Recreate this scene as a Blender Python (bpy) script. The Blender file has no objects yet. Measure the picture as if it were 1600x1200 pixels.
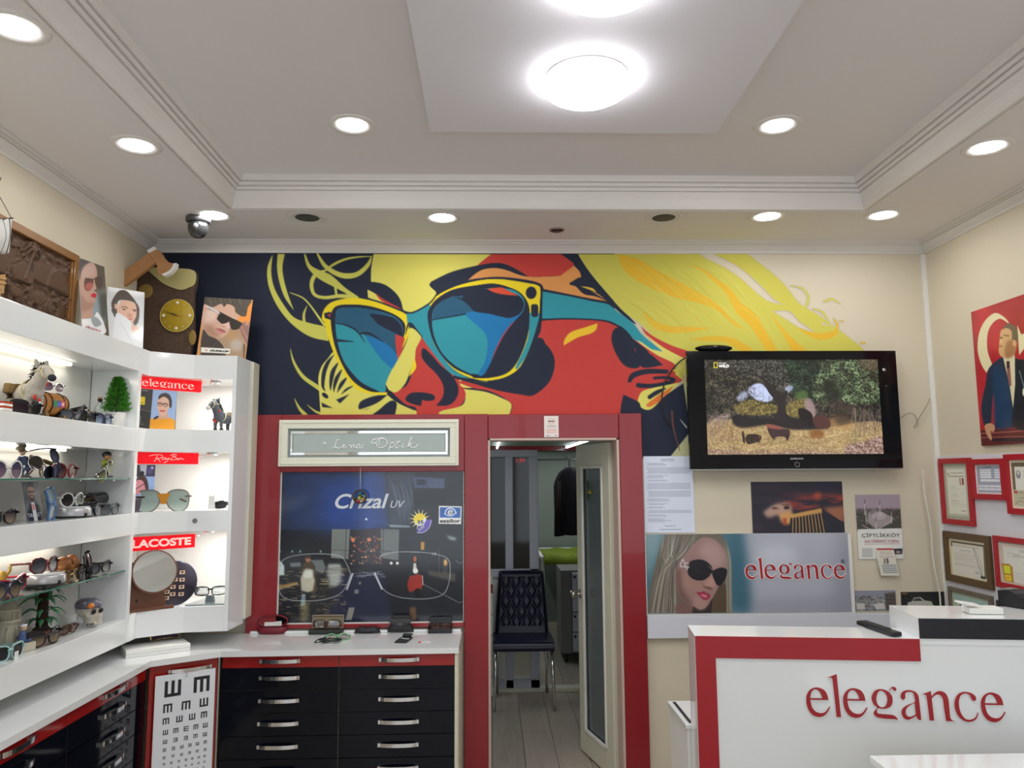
import bpy, bmesh, math, random
import numpy as np
from mathutils import Vector, Matrix, Euler
from mathutils.geometry import tessellate_polygon
random.seed(7); RNG = np.random.default_rng(7)
PI = math.pi
SC = bpy.context.scene
COL = SC.collection

# ------------------------------------------------------------------ camera
F = 1196.9
PIT, YAW, ROL = math.radians(6.817), math.radians(-1.535), math.radians(-0.351)
_cp, _sp, _cy, _sy, _cr, _sr = math.cos(PIT), math.sin(PIT), math.cos(YAW), math.sin(YAW), math.cos(ROL), math.sin(ROL)
FWD = Vector((-_sy*_cp, _cy*_cp, _sp)); _rt = Vector((_cy, _sy, 0)); _up = _rt.cross(FWD)
RT = _rt*_cr + _up*_sr; UP = -_rt*_sr + _up*_cr
EYE = Vector((0, 0, 1.65))
cam_d = bpy.data.cameras.new('camera'); cam_d.sensor_fit = 'HORIZONTAL'; cam_d.sensor_width = 36
cam_d.lens = F*36/1600; cam_d.clip_start = 0.02
cam = bpy.data.objects.new('camera', cam_d); COL.objects.link(cam)
mm = Matrix((RT, UP, -FWD)).transposed().to_4x4(); mm.translation = EYE
cam.matrix_world = mm
SC.camera = cam
# ------------------------------------------------------------------ world: dull daylight that comes in through the open shop front
W = bpy.data.worlds.new('daylight'); SC.world = W; W.use_nodes = True
_bg = W.node_tree.nodes['Background']; _bg.inputs[0].default_value = (0.86, 0.93, 1.0, 1); _bg.inputs[1].default_value = 1.9
SC.view_settings.view_transform = 'Standard'; SC.view_settings.look = 'None'
SC.view_settings.gamma = 1; SC.view_settings.use_curve_mapping = False
SC.view_settings.exposure = 0.0
SC.cycles.use_denoising = True
SC.cycles.max_bounces = 8; SC.cycles.diffuse_bounces = 4; SC.cycles.glossy_bounces = 4
SC.cycles.transmission_bounces = 6; SC.cycles.transparent_max_bounces = 10
SC.cycles.sample_clamp_indirect = 6; SC.cycles.caustics_reflective = False; SC.cycles.caustics_refractive = False
LAMP_W, DOME_W, STRIP_W, TUBE_W = 2.2, 7.0, .85, 4.0       # watts of the downlights, ceiling domes, shelf strips, store room tubes

# ------------------------------------------------------------------ measuring: where a line of sight meets a real plane of the shop
def ray(x, y): return RT*((x-800)/F) - UP*((y-600)/F) + FWD
def hit(x, y, p, n):
    d = ray(x, y); n = Vector(n); return EYE + d*((Vector(p)-EYE).dot(n)/d.dot(n))
def ax(x, y, v): return hit(x, y, (v, 0, 0), (1, 0, 0))
def ay(x, y, v): return hit(x, y, (0, v, 0), (0, 1, 0))
def az(x, y, v): return hit(x, y, (0, 0, v), (0, 0, 1))

# ------------------------------------------------------------------ materials
def lin(c):
    c = np.asarray(c, float)
    return np.where(c <= 0.04045, c/12.92, ((np.maximum(c, 0)+0.055)/1.055)**2.4)
def S(r, g, b, k=1.0):
    v = lin(np.array([r, g, b])/255.0)*k
    return tuple(float(min(x, 0.93)) for x in v)
MATS = {}
def mat(name, col=(.8, .8, .8), rough=.5, metal=0, noise=.04, scale=18, bump=0, spec=.5, coat=0, trans=0, ior=1.45, alpha=1, emit=None, es=0, stretch=None):
    if name in MATS: return MATS[name]
    m = bpy.data.materials.new(name); m.use_nodes = True; nt = m.node_tree; b = nt.nodes['Principled BSDF']
    b.inputs['Roughness'].default_value = rough; b.inputs['Metallic'].default_value = metal
    b.inputs['Specular IOR Level'].default_value = spec; b.inputs['Coat Weight'].default_value = coat
    b.inputs['Coat Roughness'].default_value = .05
    b.inputs['Transmission Weight'].default_value = trans; b.inputs['IOR'].default_value = ior; b.inputs['Alpha'].default_value = alpha
    tc = nt.nodes.new('ShaderNodeTexCoord'); mp = nt.nodes.new('ShaderNodeMapping'); nz = nt.nodes.new('ShaderNodeTexNoise')
    nt.links.new(tc.outputs['Object'], mp.inputs[0]); nt.links.new(mp.outputs[0], nz.inputs[0])
    if stretch: mp.inputs['Scale'].default_value = stretch
    nz.inputs['Scale'].default_value = scale; nz.inputs['Detail'].default_value = 4
    mr = nt.nodes.new('ShaderNodeMapRange'); mr.inputs[3].default_value = 1-noise; mr.inputs[4].default_value = 1+noise
    nt.links.new(nz.outputs[0], mr.inputs[0])
    mx = nt.nodes.new('ShaderNodeVectorMath'); mx.operation = 'SCALE'; mx.inputs[0].default_value = col[:3]
    nt.links.new(mr.outputs[0], mx.inputs['Scale']); nt.links.new(mx.outputs[0], b.inputs['Base Color'])
    if bump:
        bp = nt.nodes.new('ShaderNodeBump'); bp.inputs['Strength'].default_value = bump; bp.inputs['Distance'].default_value = .004
        nt.links.new(nz.outputs[0], bp.inputs['Height']); nt.links.new(bp.outputs[0], b.inputs['Normal'])
    if emit: b.inputs['Emission Color'].default_value = (*emit[:3], 1); b.inputs['Emission Strength'].default_value = es
    MATS[name] = m; return m
def picmat(name, rough=.5, coat=0, emit=0):
    """printed picture: the ink colours are stored on the mesh"""
    if name in MATS: return MATS[name]
    m = bpy.data.materials.new(name); m.use_nodes = True; nt = m.node_tree; b = nt.nodes['Principled BSDF']
    a = nt.nodes.new('ShaderNodeAttribute'); a.attribute_name = 'ink'
    b.inputs['Roughness'].default_value = rough; b.inputs['Coat Weight'].default_value = coat; b.inputs['Coat Roughness'].default_value = .08
    if emit:
        nt.links.new(a.outputs['Color'], b.inputs['Emission Color']); b.inputs['Emission Strength'].default_value = emit
        b.inputs['Base Color'].default_value = (.01, .01, .01, 1)
    else: nt.links.new(a.outputs['Color'], b.inputs['Base Color'])
    MATS[name] = m; return m

# ------------------------------------------------------------------ mesh collecting
class MB:
    def __init__(s): s.v = []; s.f = []; s.m = []; s.sm = []
    def add(s, vs, fs, mi=0, sm=False):
        o = len(s.v); s.v += [tuple(v) for v in vs]; s.f += [tuple(i+o for i in f) for f in fs]
        s.m += [mi]*len(fs); s.sm += [sm]*len(fs); return s
    def box(s, x0, x1, y0, y1, z0, z1, mi=0, M=None):
        vs = [Vector((x, y, z)) for z in (z0, z1) for y in (y0, y1) for x in (x0, x1)]
        if M is not None: vs = [M @ v for v in vs]
        return s.add(vs, [(0, 2, 3, 1), (4, 5, 7, 6), (0, 1, 5, 4), (2, 6, 7, 3), (0, 4, 6, 2), (1, 3, 7, 5)], mi)
    def prism(s, loop, off, mi=0, sm=False, holes=()):
        """planar loop of 3-D points pushed along off, with caps"""
        loops = [list(map(Vector, loop))]+[list(map(Vector, h)) for h in holes]; off = Vector(off)
        pts = [p for l in loops for p in l]; n = len(pts)
        tri = tessellate_polygon(loops)
        vs = pts+[p+off for p in pts]
        fs = [t for t in tri]+[tuple(i+n for i in reversed(t)) for t in tri]
        s.add(vs, fs, mi); o = 0
        for l in loops:
            k = len(l)
            s.add([*l, *[p+off for p in l]], [(i, (i+1) % k, (i+1) % k+k, i+k) for i in range(k)], mi, sm); o += k
        return s
    def lathe(s, prof, c=(0, 0, 0), n=24, mi=0, axis='z', sm=True, sx=1, sy=1, M=None):
        c = Vector(c); vs = []
        for r, z in prof:
            for k in range(n):
                a = 2*PI*k/n; p = Vector((r*math.cos(a)*sx, r*math.sin(a)*sy, z))
                if axis == 'x': p = Vector((p.z, p.x, p.y))
                elif axis == 'y': p = Vector((p.x, p.z, p.y))
                if M is not None: p = M @ p
                vs.append(c+p)
        fs = [(i*n+k, i*n+(k+1) % n, (i+1)*n+(k+1) % n, (i+1)*n+k) for i in range(len(prof)-1) for k in range(n)]
        if prof[0][0] > 1e-6: fs.append(tuple(range(n))[::-1])
        if prof[-1][0] > 1e-6: fs.append(tuple((len(prof)-1)*n+k for k in range(n)))
        return s.add(vs, fs, mi, sm)
    def tube(s, pts, r, n=8, mi=0, closed=False, flat=1.0, up=(0, 0, 1)):
        pts = [Vector(p) for p in pts]; m = len(pts)
        rr = r if isinstance(r, (list, tuple)) else [r]*m
        vs = []; up = Vector(up)
        for i, p in enumerate(pts):
            if closed: t = pts[(i+1) % m]-pts[i-1]
            else: t = pts[min(i+1, m-1)]-pts[max(i-1, 0)]
            t = t.normalized() if t.length > 1e-9 else Vector((0, 0, 1))
            a = t.cross(up)
            if a.length < 1e-3: a = t.cross(Vector((1, 0.13, 0)))
            a.normalize(); b = a.cross(t).normalized()
            for k in range(n):
                g = 2*PI*k/n; vs.append(p+a*(math.cos(g)*rr[i])+b*(math.sin(g)*rr[i]*flat))
        fs = [(i*n+k, i*n+(k+1) % n, ((i+1) % m)*n+(k+1) % n, ((i+1) % m)*n+k) for i in range(m if closed else m-1) for k in range(n)]
        if not closed: fs += [tuple(range(n))[::-1], tuple((m-1)*n+k for k in range(n))]
        return s.add(vs, fs, mi, True)
    def ball(s, c, rx, ry=None, rz=None, n=16, mi=0, M=None):
        ry = ry or rx; rz = rz or rx; k = n//2
        prof = [(max(math.sin(PI*i/k), 1e-7), -math.cos(PI*i/k)) for i in range(k+1)]
        vs = []
        for r, z in prof:
            for j in range(n):
                a = 2*PI*j/n; p = Vector((r*math.cos(a)*rx, r*math.sin(a)*ry, z*rz))
                if M is not None: p = M @ p
                vs.append(Vector(c)+p)
        fs = [(i*n+j, i*n+(j+1) % n, (i+1)*n+(j+1) % n, (i+1)*n+j) for i in range(k) for j in range(n)]
        return s.add(vs, fs, mi, True)
def TR(loc=(0, 0, 0), rz=0, rx=0, ry=0, s=1):
    return Matrix.Translation(loc) @ Euler((rx, ry, rz)).to_matrix().to_4x4() @ Matrix.Scale(s, 4)
def obj(name, mb, ms, parent=None, bevel=0, M=None, sub=0, world=False, seg=2):
    """one mesh object; world=True: the shape was given in room coordinates although it is a child"""
    me = bpy.data.meshes.new(name)
    vs = mb.v
    if M is not None: vs = [tuple(M @ Vector(v)) for v in vs]
    if parent is not None and world:
        r = Vector(parent.location)
        if parent.parent: r = r+Vector(parent.parent.location)
        vs = [tuple(Vector(v)-r) for v in vs]
    me.from_pydata(vs, [], mb.f); ms = ms if isinstance(ms, (list, tuple)) else [ms]
    for m in ms: me.materials.append(m)
    me.polygons.foreach_set('material_index', mb.m); me.polygons.foreach_set('use_smooth', mb.sm)
    bm = bmesh.new(); bm.from_mesh(me); bmesh.ops.recalc_face_normals(bm, faces=bm.faces); bm.to_mesh(me); bm.free()
    o = bpy.data.objects.new(name, me); COL.objects.link(o)
    if parent is not None: o.parent = parent
    if bevel:
        b = o.modifiers.new('bevel', 'BEVEL'); b.width = bevel; b.segments = seg; b.limit_method = 'ANGLE'; b.angle_limit = math.radians(40)
        b.use_clamp_overlap = True
    if sub: q = o.modifiers.new('sub', 'SUBSURF'); q.levels = sub; q.render_levels = sub
    return o
def tag(o, label=None, cat=None, group=None, kind=None):
    if label: o['label'] = label
    if cat: o['category'] = cat
    if group: o['group'] = group
    if kind: o['kind'] = kind
    return o
def thing(name, loc, label, cat, group=None, rz=0, rx=0, ry=0, s=1):
    o = bpy.data.objects.new(name, None); COL.objects.link(o); o.empty_display_size = .05
    o.location = loc; o.rotation_euler = (rx, ry, rz); o.scale = (s, s, s); return tag(o, label, cat, group)
def struct(name, mb, ms, parent=None, bevel=0, **k):
    o = obj(name, mb, ms, parent, bevel, **k)
    if parent is None: o['kind'] = 'structure'
    return o
def copy_tree(o, parent=None):
    c = o.copy(); COL.objects.link(c)
    if parent is not None: c.parent = parent
    for ch in [x for x in bpy.data.objects if x.parent == o]: copy_tree(ch, c)
    return c
def cr(pts, n=6, closed=True):
    """smooth curve through the points; a point given twice stays a corner"""
    P = [np.array(p, float) for p in pts]; m = len(P); out = []
    rng = range(m) if closed else range(m-1)
    for i in rng:
        p1, p2 = P[i], P[(i+1) % m]
        if np.allclose(p1, p2): continue
        p0 = P[i-1] if (closed or i > 0) else p1; p3 = P[(i+2) % m] if (closed or i+2 < m) else p2
        c0 = np.allclose(p0, p1); c3 = np.allclose(p3, p2)
        if c0: p0 = p1
        if c3: p3 = p2
        for k in range(n):
            t = k/n
            out.append(tuple(0.5*((2*p1)+(-p0+p2)*t+(2*p0-5*p1+4*p2-p3)*t*t+(-p0+3*p1-3*p2+p3)*t**3)))
    if not closed: out.append(tuple(P[-1]))
    return out
# ------------------------------------------------------------------ lettering
_fonts = {}
def text_mesh(txt, shear=0, bold=0, space=1.0):
    cu = bpy.data.curves.new('lettering', 'FONT'); cu.body = txt; cu.shear = shear; cu.offset = bold; cu.space_character = space
    cu.resolution_u = 4; cu.fill_mode = 'BOTH'
    o = bpy.data.objects.new('tmp', cu); COL.objects.link(o)
    dg = bpy.context.evaluated_depsgraph_get(); me = bpy.data.meshes.new_from_object(o.evaluated_get(dg))
    v = np.array([q.co[:] for q in me.vertices]); f = [tuple(p.vertices) for p in me.polygons]
    bpy.data.objects.remove(o); bpy.data.curves.remove(cu); bpy.data.meshes.remove(me); return v, f
def lettering(txt, O, U, V, m, parent=None, shear=0, bold=0, name='lettering', lift=.0012, space=1.0, n=None):
    """the text fills the rectangle O + u*U + v*V (O = lower left corner)"""
    v, f = text_mesh(txt, shear, bold, space)
    lo, hi = v.min(0), v.max(0); O, U, V = Vector(O), Vector(U), Vector(V)
    n = U.cross(V).normalized() if n is None else Vector(n)
    b = MB(); b.add([O+U*((p[0]-lo[0])/(hi[0]-lo[0]))+V*((p[1]-lo[1])/(hi[1]-lo[1]))+n*lift for p in v], f)
    return obj(name, b, m, parent, world=True)
# ------------------------------------------------------------------ printed pictures: ink drawn shape by shape on a fine mesh
def blur1(a, s):
    if s <= 0: return a
    r = int(3*s)+1; k = np.exp(-0.5*(np.arange(-r, r+1)/s)**2); k /= k.sum()
    a = np.pad(a, r, mode='edge')
    a = np.apply_along_axis(lambda q: np.convolve(q, k, 'valid'), 0, a)
    return np.apply_along_axis(lambda q: np.convolve(q, k, 'valid'), 1, a)
def vnoise(w, h, sx, sy, seed=0, octs=4):
    r = np.random.default_rng(seed); out = np.zeros((h, w)); amp = 1; tot = 0
    for o in range(octs):
        gx, gy = max(2, int(w/sx*2**o)+2), max(2, int(h/sy*2**o)+2)
        g = r.random((gy+1, gx+1)); X = np.linspace(0, gx-1.001, w); Y = np.linspace(0, gy-1.001, h)
        xi = X.astype(int); yi = Y.astype(int); fx = X-xi; fy = (Y-yi)[:, None]; fx = fx*fx*(3-2*fx); fy = fy*fy*(3-2*fy)
        a = g[yi][:, xi]*(1-fx)+g[yi][:, xi+1]*fx; b = g[yi+1][:, xi]*(1-fx)+g[yi+1][:, xi+1]*fx
        out += amp*(a*(1-fy)+b*fy); tot += amp; amp *= .55
    return out/tot
class Canvas:
    def __init__(s, w, h, O, U, V, base=(255, 255, 255)):
        """O = top left corner, U to the right, V down (metres)"""
        s.w, s.h = w, h; s.O, s.U, s.V = Vector(O), Vector(U), Vector(V); s.n = s.V.cross(s.U).normalized()
        s.img = np.ones((h, w, 3))*np.array(base)/255.; s.mask = np.zeros((h, w)); s.sc = (0, 0, 1); s.mode = 'photo'
    def src(s, ox, oy, k): s.sc = (ox, oy, k); s.mode = 'photo'; return s
    def unit(s, a=1, b=1): s.mode = 'unit'; s.ab = (a, b); return s
    def T(s, pts):
        out = []
        for p in pts:
            if s.mode == 'unit': out.append((p[0]/s.ab[0]*(s.w-1), p[1]/s.ab[1]*(s.h-1))); continue
            q = hit(s.sc[0]+p[0]/s.sc[2], s.sc[1]+p[1]/s.sc[2], s.O, s.n)-s.O
            out.append((q.dot(s.U)/s.U.length_squared*(s.w-1), q.dot(s.V)/s.V.length_squared*(s.h-1)))
        return out
    def win(s, P, pad):
        x = [p[0] for p in P]; y = [p[1] for p in P]
        x0, x1 = max(0, int(min(x)-pad)), min(s.w, int(max(x)+pad)+2); y0, y1 = max(0, int(min(y)-pad)), min(s.h, int(max(y)+pad)+2)
        return (x0, x1, y0, y1) if x1 > x0 and y1 > y0 else None
    def put(s, wn, m, col, a, erase=False):
        x0, x1, y0, y1 = wn; m = (m*a)
        c = np.array(col)/255. if not isinstance(col, np.ndarray) else col[y0:y1, x0:x1]
        s.img[y0:y1, x0:x1] = s.img[y0:y1, x0:x1]*(1-m[..., None])+c*m[..., None]
        s.mask[y0:y1, x0:x1] = np.maximum(s.mask[y0:y1, x0:x1], m) if not erase else s.mask[y0:y1, x0:x1]*(1-m)
        return s
    def poly(s, pts, col, a=1, blur=0, smooth=False, erase=False):
        if smooth: pts = cr(pts, 5)
        P = s.T(pts); wn = s.win(P, 3*blur+2)
        if not wn: return s
        x0, x1, y0, y1 = wn; acc = np.zeros((y1-y0, x1-x0)); SS = 3
        for sy in range(SS):
            Y = np.arange(y0, y1)+(sy+.5)/SS-.5
            for r, yy in enumerate(Y):
                xs = []
                for i in range(len(P)):
                    (xa, ya), (xb, yb) = P[i], P[(i+1) % len(P)]
                    if (ya <= yy) != (yb <= yy): xs.append(xa+(yy-ya)*(xb-xa)/(yb-ya))
                xs.sort()
                for k in range(0, len(xs)-1, 2):
                    a0, a1 = xs[k]-x0+.5, xs[k+1]-x0+.5
                    i0, i1 = max(0, int(math.floor(a0))), min(x1-x0-1, int(math.floor(a1)))
                    if a1 <= 0 or a0 >= x1-x0: continue
                    if i0 == i1: acc[r, i0] += max(0, a1-max(a0, 0))
                    else:
                        acc[r, i0] += i0+1-max(a0, i0); acc[r, i1] += min(a1-i1, 1); acc[r, i0+1:i1] += 1
        m = np.clip(acc/SS, 0, 1)
        if blur: m = blur1(m, blur)
        return s.put(wn, m, col, a, erase)
    def stroke(s, pts, wd, col, a=1, smooth=True, blur=0):
        """wd: width or list of widths, in the unit of the points"""
        n0 = len(pts); wl = list(wd) if isinstance(wd, (list, tuple)) else [wd]*n0
        if smooth and n0 > 2:
            q = cr([(*p, w) for p, w in zip(pts, wl)], 6, False); pts = [(p[0], p[1]) for p in q]; wl = [max(p[2], .05) for p in q]
        P = s.T(pts)
        e = s.T([(pts[0][0]+1, pts[0][1]), (pts[0][0], pts[0][1]+1), pts[0]])
        k = (math.dist(e[0], e[2])+math.dist(e[1], e[2]))/2; R = [w*k/2 for w in wl]
        wn = s.win(P, max(R)+2+3*blur)
        if not wn: return s
        x0, x1, y0, y1 = wn; X, Y = np.meshgrid(np.arange(x0, x1), np.arange(y0, y1)); m = np.zeros(X.shape)
        for i in range(len(P)-1):
            (xa, ya), (xb, yb) = P[i], P[i+1]; dx, dy = xb-xa, yb-ya; L = dx*dx+dy*dy+1e-9
            t = np.clip(((X-xa)*dx+(Y-ya)*dy)/L, 0, 1); d = np.hypot(X-xa-t*dx, Y-ya-t*dy); r = R[i]+(R[i+1]-R[i])*t
            m = np.maximum(m, np.clip(r-d+.5, 0, 1)*np.clip(r*2, 0, 1))
        if blur: m = blur1(m, blur)
        return s.put(wn, m, col, a)
    def ell(s, cx, cy, rx, ry, col, a=1, rot=0, blur=0, t0=0, t1=2*PI):
        c, q = math.cos(rot), math.sin(rot)
        return s.poly([(cx+rx*math.cos(t)*c-ry*math.sin(t)*q, cy+rx*math.cos(t)*q+ry*math.sin(t)*c) for t in np.linspace(t0, t1, 25)[:-1 if t1-t0 > 6.2 else None]], col, a, blur)
    def ring(s, cx, cy, rx, ry, wd, col, a=1, rot=0):
        c, q = math.cos(rot), math.sin(rot)
        return s.stroke([(cx+rx*math.cos(t)*c-ry*math.sin(t)*q, cy+rx*math.cos(t)*q+ry*math.sin(t)*c) for t in np.linspace(0, 2*PI, 25)], wd, col, a, False)
    def lines(s, x0, x1, ys, wd, col, a=.8, seed=0, gap=.0):
        r = random.Random(seed)
        for y in ys:
            xe = x1-(x1-x0)*gap*r.random()
            s.stroke([(x0, y), (xe, y)], wd, col, a*(.6+.4*r.random()), False)
        return s
    def grad(s, c0, c1, vertical=True):
        t = np.linspace(0, 1, s.h if vertical else s.w)
        g = np.array(c0)/255.*(1-t)[:, None]+np.array(c1)/255.*t[:, None]
        s.img[:] = g[:, None, :] if vertical else g[None]; s.mask[:] = 1; return s
    def build(s, name, m, k=1.35, thick=.004, parent=None, masked=False, side=None, gain=None, world=True):
        w, h = s.w, s.h; uu, vv = np.meshgrid(np.linspace(0, 1, w), np.linspace(0, 1, h))
        O, U, V = np.array(s.O), np.array(s.U), np.array(s.V)
        if parent is not None and world:
            O = O-np.array(parent.location)
            if parent.parent: O = O-np.array(parent.parent.location)
        co = (O+uu[..., None]*U+vv[..., None]*V).reshape(-1, 3)
        idx = np.arange(w*h).reshape(h, w)
        q = np.stack([idx[:-1, :-1], idx[1:, :-1], idx[1:, 1:], idx[:-1, 1:]], -1).reshape(-1, 4)
        if masked:
            keep = (np.maximum.reduce([s.mask[:-1, :-1], s.mask[1:, :-1], s.mask[1:, 1:], s.mask[:-1, 1:]]) > .04).reshape(-1); q = q[keep]
        nv = w*h; col = lin(np.clip(s.img, 0, 1)).reshape(-1, 3)*k; extra = np.zeros((0, 3)); eq = np.zeros((0, 4), int)
        if thick and not masked:
            n = -np.array(s.n)*thick; c4 = np.array([O, O+U, O+U+V, O+V]); extra = np.concatenate([c4, c4+n])
            eq = np.array([[0, 1, 5, 4], [1, 2, 6, 5], [2, 3, 7, 6], [3, 0, 4, 7], [4, 5, 6, 7]])+nv
            sc_ = np.array(side if side else (.75, .75, .72)); col = np.concatenate([col, np.tile(sc_, (8, 1))])
        co = np.concatenate([co, extra]); q = np.concatenate([q, eq])
        me = bpy.data.meshes.new(name); me.vertices.add(len(co)); me.vertices.foreach_set('co', co.astype(np.float32).ravel())
        me.loops.add(q.size); me.loops.foreach_set('vertex_index', q.astype(np.int32).ravel())
        me.polygons.add(len(q)); me.polygons.foreach_set('loop_start', np.arange(0, q.size, 4, dtype=np.int32))
        me.update(calc_edges=True)
        at = me.color_attributes.new('ink', 'FLOAT_COLOR', 'POINT')
        at.data.foreach_set('color', np.concatenate([np.clip(col, 0, .93), np.ones((len(col), 1))], 1).astype(np.float32).ravel())
        me.materials.append(m)
        if masked and len(me.vertices):
            bm = bmesh.new(); bm.from_mesh(me); bmesh.ops.delete(bm, geom=[v for v in bm.verts if not v.link_faces], context='VERTS'); bm.to_mesh(me); bm.free()
        o = bpy.data.objects.new(name, me); COL.objects.link(o)
        if parent is not None: o.parent = parent
        return o
def px_rect(plane, tl, br, v):
    """rectangle upright on a wall: plane 'y' (back wall) or 'x'"""
    f = ay if plane == 'y' else ax
    a, b = f(*tl, v), f(*br, v)
    if plane == 'y': return (a.x, v, a.z), (b.x-a.x, 0, 0), (0, 0, b.z-a.z)
    return (v, a.y, a.z), (0, b.y-a.y, 0), (0, 0, b.z-a.z)

# ================================================================== ROOM
BY, LX, RX, FY = 4.20, -1.888, 2.473, -1.9          # back wall, left wall, right wall, shop front
ZS, ZT, ZP, ZM = 2.953, 3.085, 3.068, 2.893         # soffit, tray ceiling, dropped panel, foot of the cornice
K = 1.3
m_cream = mat('cream wall paint', S(189, 181, 163, 1.32), .62, noise=.03, scale=3)
m_ceil = mat('white ceiling paint', S(201, 198, 198, 1.34), .7, noise=.015, scale=2)
m_mould = mat('white cornice paint', S(206, 203, 200, 1.25), .45, noise=.015, scale=2)
m_panel = mat('cool white ceiling paint', S(203, 202, 208, 1.34), .7, noise=.015, scale=2)
m_white = mat('white gloss laminate', S(232, 235, 236, 1.0), .16, noise=.012, scale=3, coat=.4)
m_whitem = mat('white matt laminate', S(226, 226, 222, 1.05), .4, noise=.012, scale=3)
m_red = mat('dark red lacquer', S(140, 24, 34, 1.0), .3, noise=.10, scale=5, coat=.3, stretch=(6, 6, 1))
m_redg = mat('red gloss laminate', S(158, 26, 24, 1.0), .14, noise=.05, scale=4, coat=.6)
m_black = mat('black gloss laminate', (.004, .005, .010), .07, noise=.1, scale=4, spec=.3)
m_chrome = mat('chrome', (.8, .8, .8), .12, 1, noise=.02)
m_steel = mat('brushed metal', (.45, .45, .46), .35, 1, noise=.05)
m_dark = mat('black plastic', (.012, .012, .014), .35, noise=.1)
m_alu = mat('white aluminium', S(190, 194, 208, 1.15), .35, noise=.02)
m_ivory = mat('ivory door paint', S(200, 198, 180, 1.2), .4, noise=.02)
m_store = mat('grey green wall paint', S(120, 130, 122, 1.3), .7, noise=.05, scale=3)
m_glass = mat('clear glass', (.93, .98, .96), .02, trans=1, ior=1.45, noise=0)
m_gedge = mat('green glass edge', S(70, 120, 105), .1, noise=.05)
m_lampon = mat('lit lamp diffuser', (.9, .9, .9), .5, emit=(1, .99, 1), es=14)
def floor_material():
    m = mat('grey oak laminate', (.5, .5, .5), .32); nt = m.node_tree; b = nt.nodes['Principled BSDF']
    br = nt.nodes.new('ShaderNodeTexBrick'); tc = nt.nodes.new('ShaderNodeTexCoord'); mp = nt.nodes.new('ShaderNodeMapping')
    mp.inputs['Rotation'].default_value = (0, 0, PI/2)
    nt.links.new(tc.outputs['Object'], mp.inputs[0]); nt.links.new(mp.outputs[0], br.inputs[0])
    br.inputs['Scale'].default_value = 1; br.inputs['Brick Width'].default_value = 1.3; br.inputs['Row Height'].default_value = .19
    br.inputs['Mortar Size'].default_value = .0022; br.inputs['Color1'].default_value = (*S(172, 162, 150, 1.1), 1)
    br.inputs['Color2'].default_value = (*S(158, 150, 140, 1.1), 1); br.inputs['Mortar'].default_value = (*S(80, 74, 68), 1)
    nz = nt.nodes.new('ShaderNodeTexNoise'); m2 = nt.nodes.new('ShaderNodeMapping'); m2.inputs['Scale'].default_value = (26, 2.2, 1)
    nt.links.new(tc.outputs['Object'], m2.inputs[0]); nt.links.new(m2.outputs[0], nz.inputs[0]); nz.inputs['Detail'].default_value = 8
    nz.inputs['Scale'].default_value = 1.2; nz.inputs['Distortion'].default_value = 1.2
    mr = nt.nodes.new('ShaderNodeMapRange'); mr.inputs[3].default_value = .72; mr.inputs[4].default_value = 1.2
    nt.links.new(nz.outputs[0], mr.inputs[0]); vm = nt.nodes.new('ShaderNodeVectorMath'); vm.operation = 'SCALE'
    nt.links.new(br.outputs[0], vm.inputs[0]); nt.links.new(mr.outputs[0], vm.inputs['Scale']); nt.links.new(vm.outputs[0], b.inputs['Base Color'])
    return m
m_floor = floor_material()

OPL, OPR, OPT = -.021, .692, ay(860, 685, BY).z     # door opening
SY = 8.6; SX0, SX1 = -.95, 1.55; SZ = 1.95         # store room beyond
struct('floor', MB().box(LX-.1, RX+.1, FY, SY+.1, -.1, 0), m_floor)
struct('wall_left', MB().box(LX-.12, LX, FY, BY+.12, 0, 3.2), m_cream)
struct('wall_right', MB().box(RX, RX+.12, FY, BY+.12, 0, 3.2), m_cream)
b = MB(); b.box(LX, OPL, BY, BY+.12, 0, 3.2); b.box(OPR, RX, BY, BY+.12, 0, 3.2); b.box(OPL, OPR, BY, BY+.12, OPT, 3.2)
struct('wall_back', b, m_cream)
# shop front behind the camera: low sill, posts, door post and a header, open to the daylight
b = MB(); b.box(LX, RX, FY-.1, FY, 0, .45); b.box(LX, RX, FY-.1, FY, 2.6, 3.2); b.box(LX, LX+.12, FY-.1, FY, .45, 2.6); b.box(RX-.12, RX, FY-.1, FY, .45, 2.6); b.box(.35, .45, FY-.1, FY, .45, 2.6)
struct('wall_front', b, m_whitem)
TX0, TX1, TY1, TY0 = -1.26, 1.846, 3.616, -.7
b = MB(); b.box(LX, TX0, FY, BY, ZS, 3.25); b.box(TX1, RX, FY, BY, ZS, 3.25); b.box(TX0, TX1, TY1, BY, ZS, 3.25); b.box(TX0, TX1, FY, TY0, ZS, 3.25)
b.box(TX0, TX1, TY0, TY1, ZT, 3.25)
struct('ceiling', b, m_ceil)
struct('ceiling_panel', MB().box(-.252, .945, .2, 3.04, ZP, ZT+.001), m_panel)
def sweep(path, inn, prof, closed=False):
    b = MB(); n = len(prof); vs = []
    for (x, y), (ix, iy) in zip(path, inn):
        for d, z in prof: vs.append((x+ix*d, y+iy*d, z))
    m = len(path)
    fs = [(i*n+k, i*n+(k+1) % n, ((i+1) % m)*n+(k+1) % n, ((i+1) % m)*n+k) for i in range(m if closed else m-1) for k in range(n)]
    b.add(vs, fs); return b
cp = [(0, ZM), (.006, ZM), (.010, ZM+.004), (.010, ZM+.010), (.005, ZM+.013), (.010, ZM+.018), (.022, ZM+.028), (.036, ZM+.040), (.036, ZM+.047), (.043, ZM+.041), (.050, ZM+.043), (.052, ZM+.053), (.058, ZM+.049), (.066, ZM+.051), (.069, ZM+.056), (.069, ZS+.002), (0, ZS+.002)]
struct('trim_cornice', sweep([(LX, FY), (LX, BY), (RX, BY), (RX, FY)], [(1, 0), (1, -1), (-1, -1), (-1, 0)], cp), m_mould)
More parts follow.
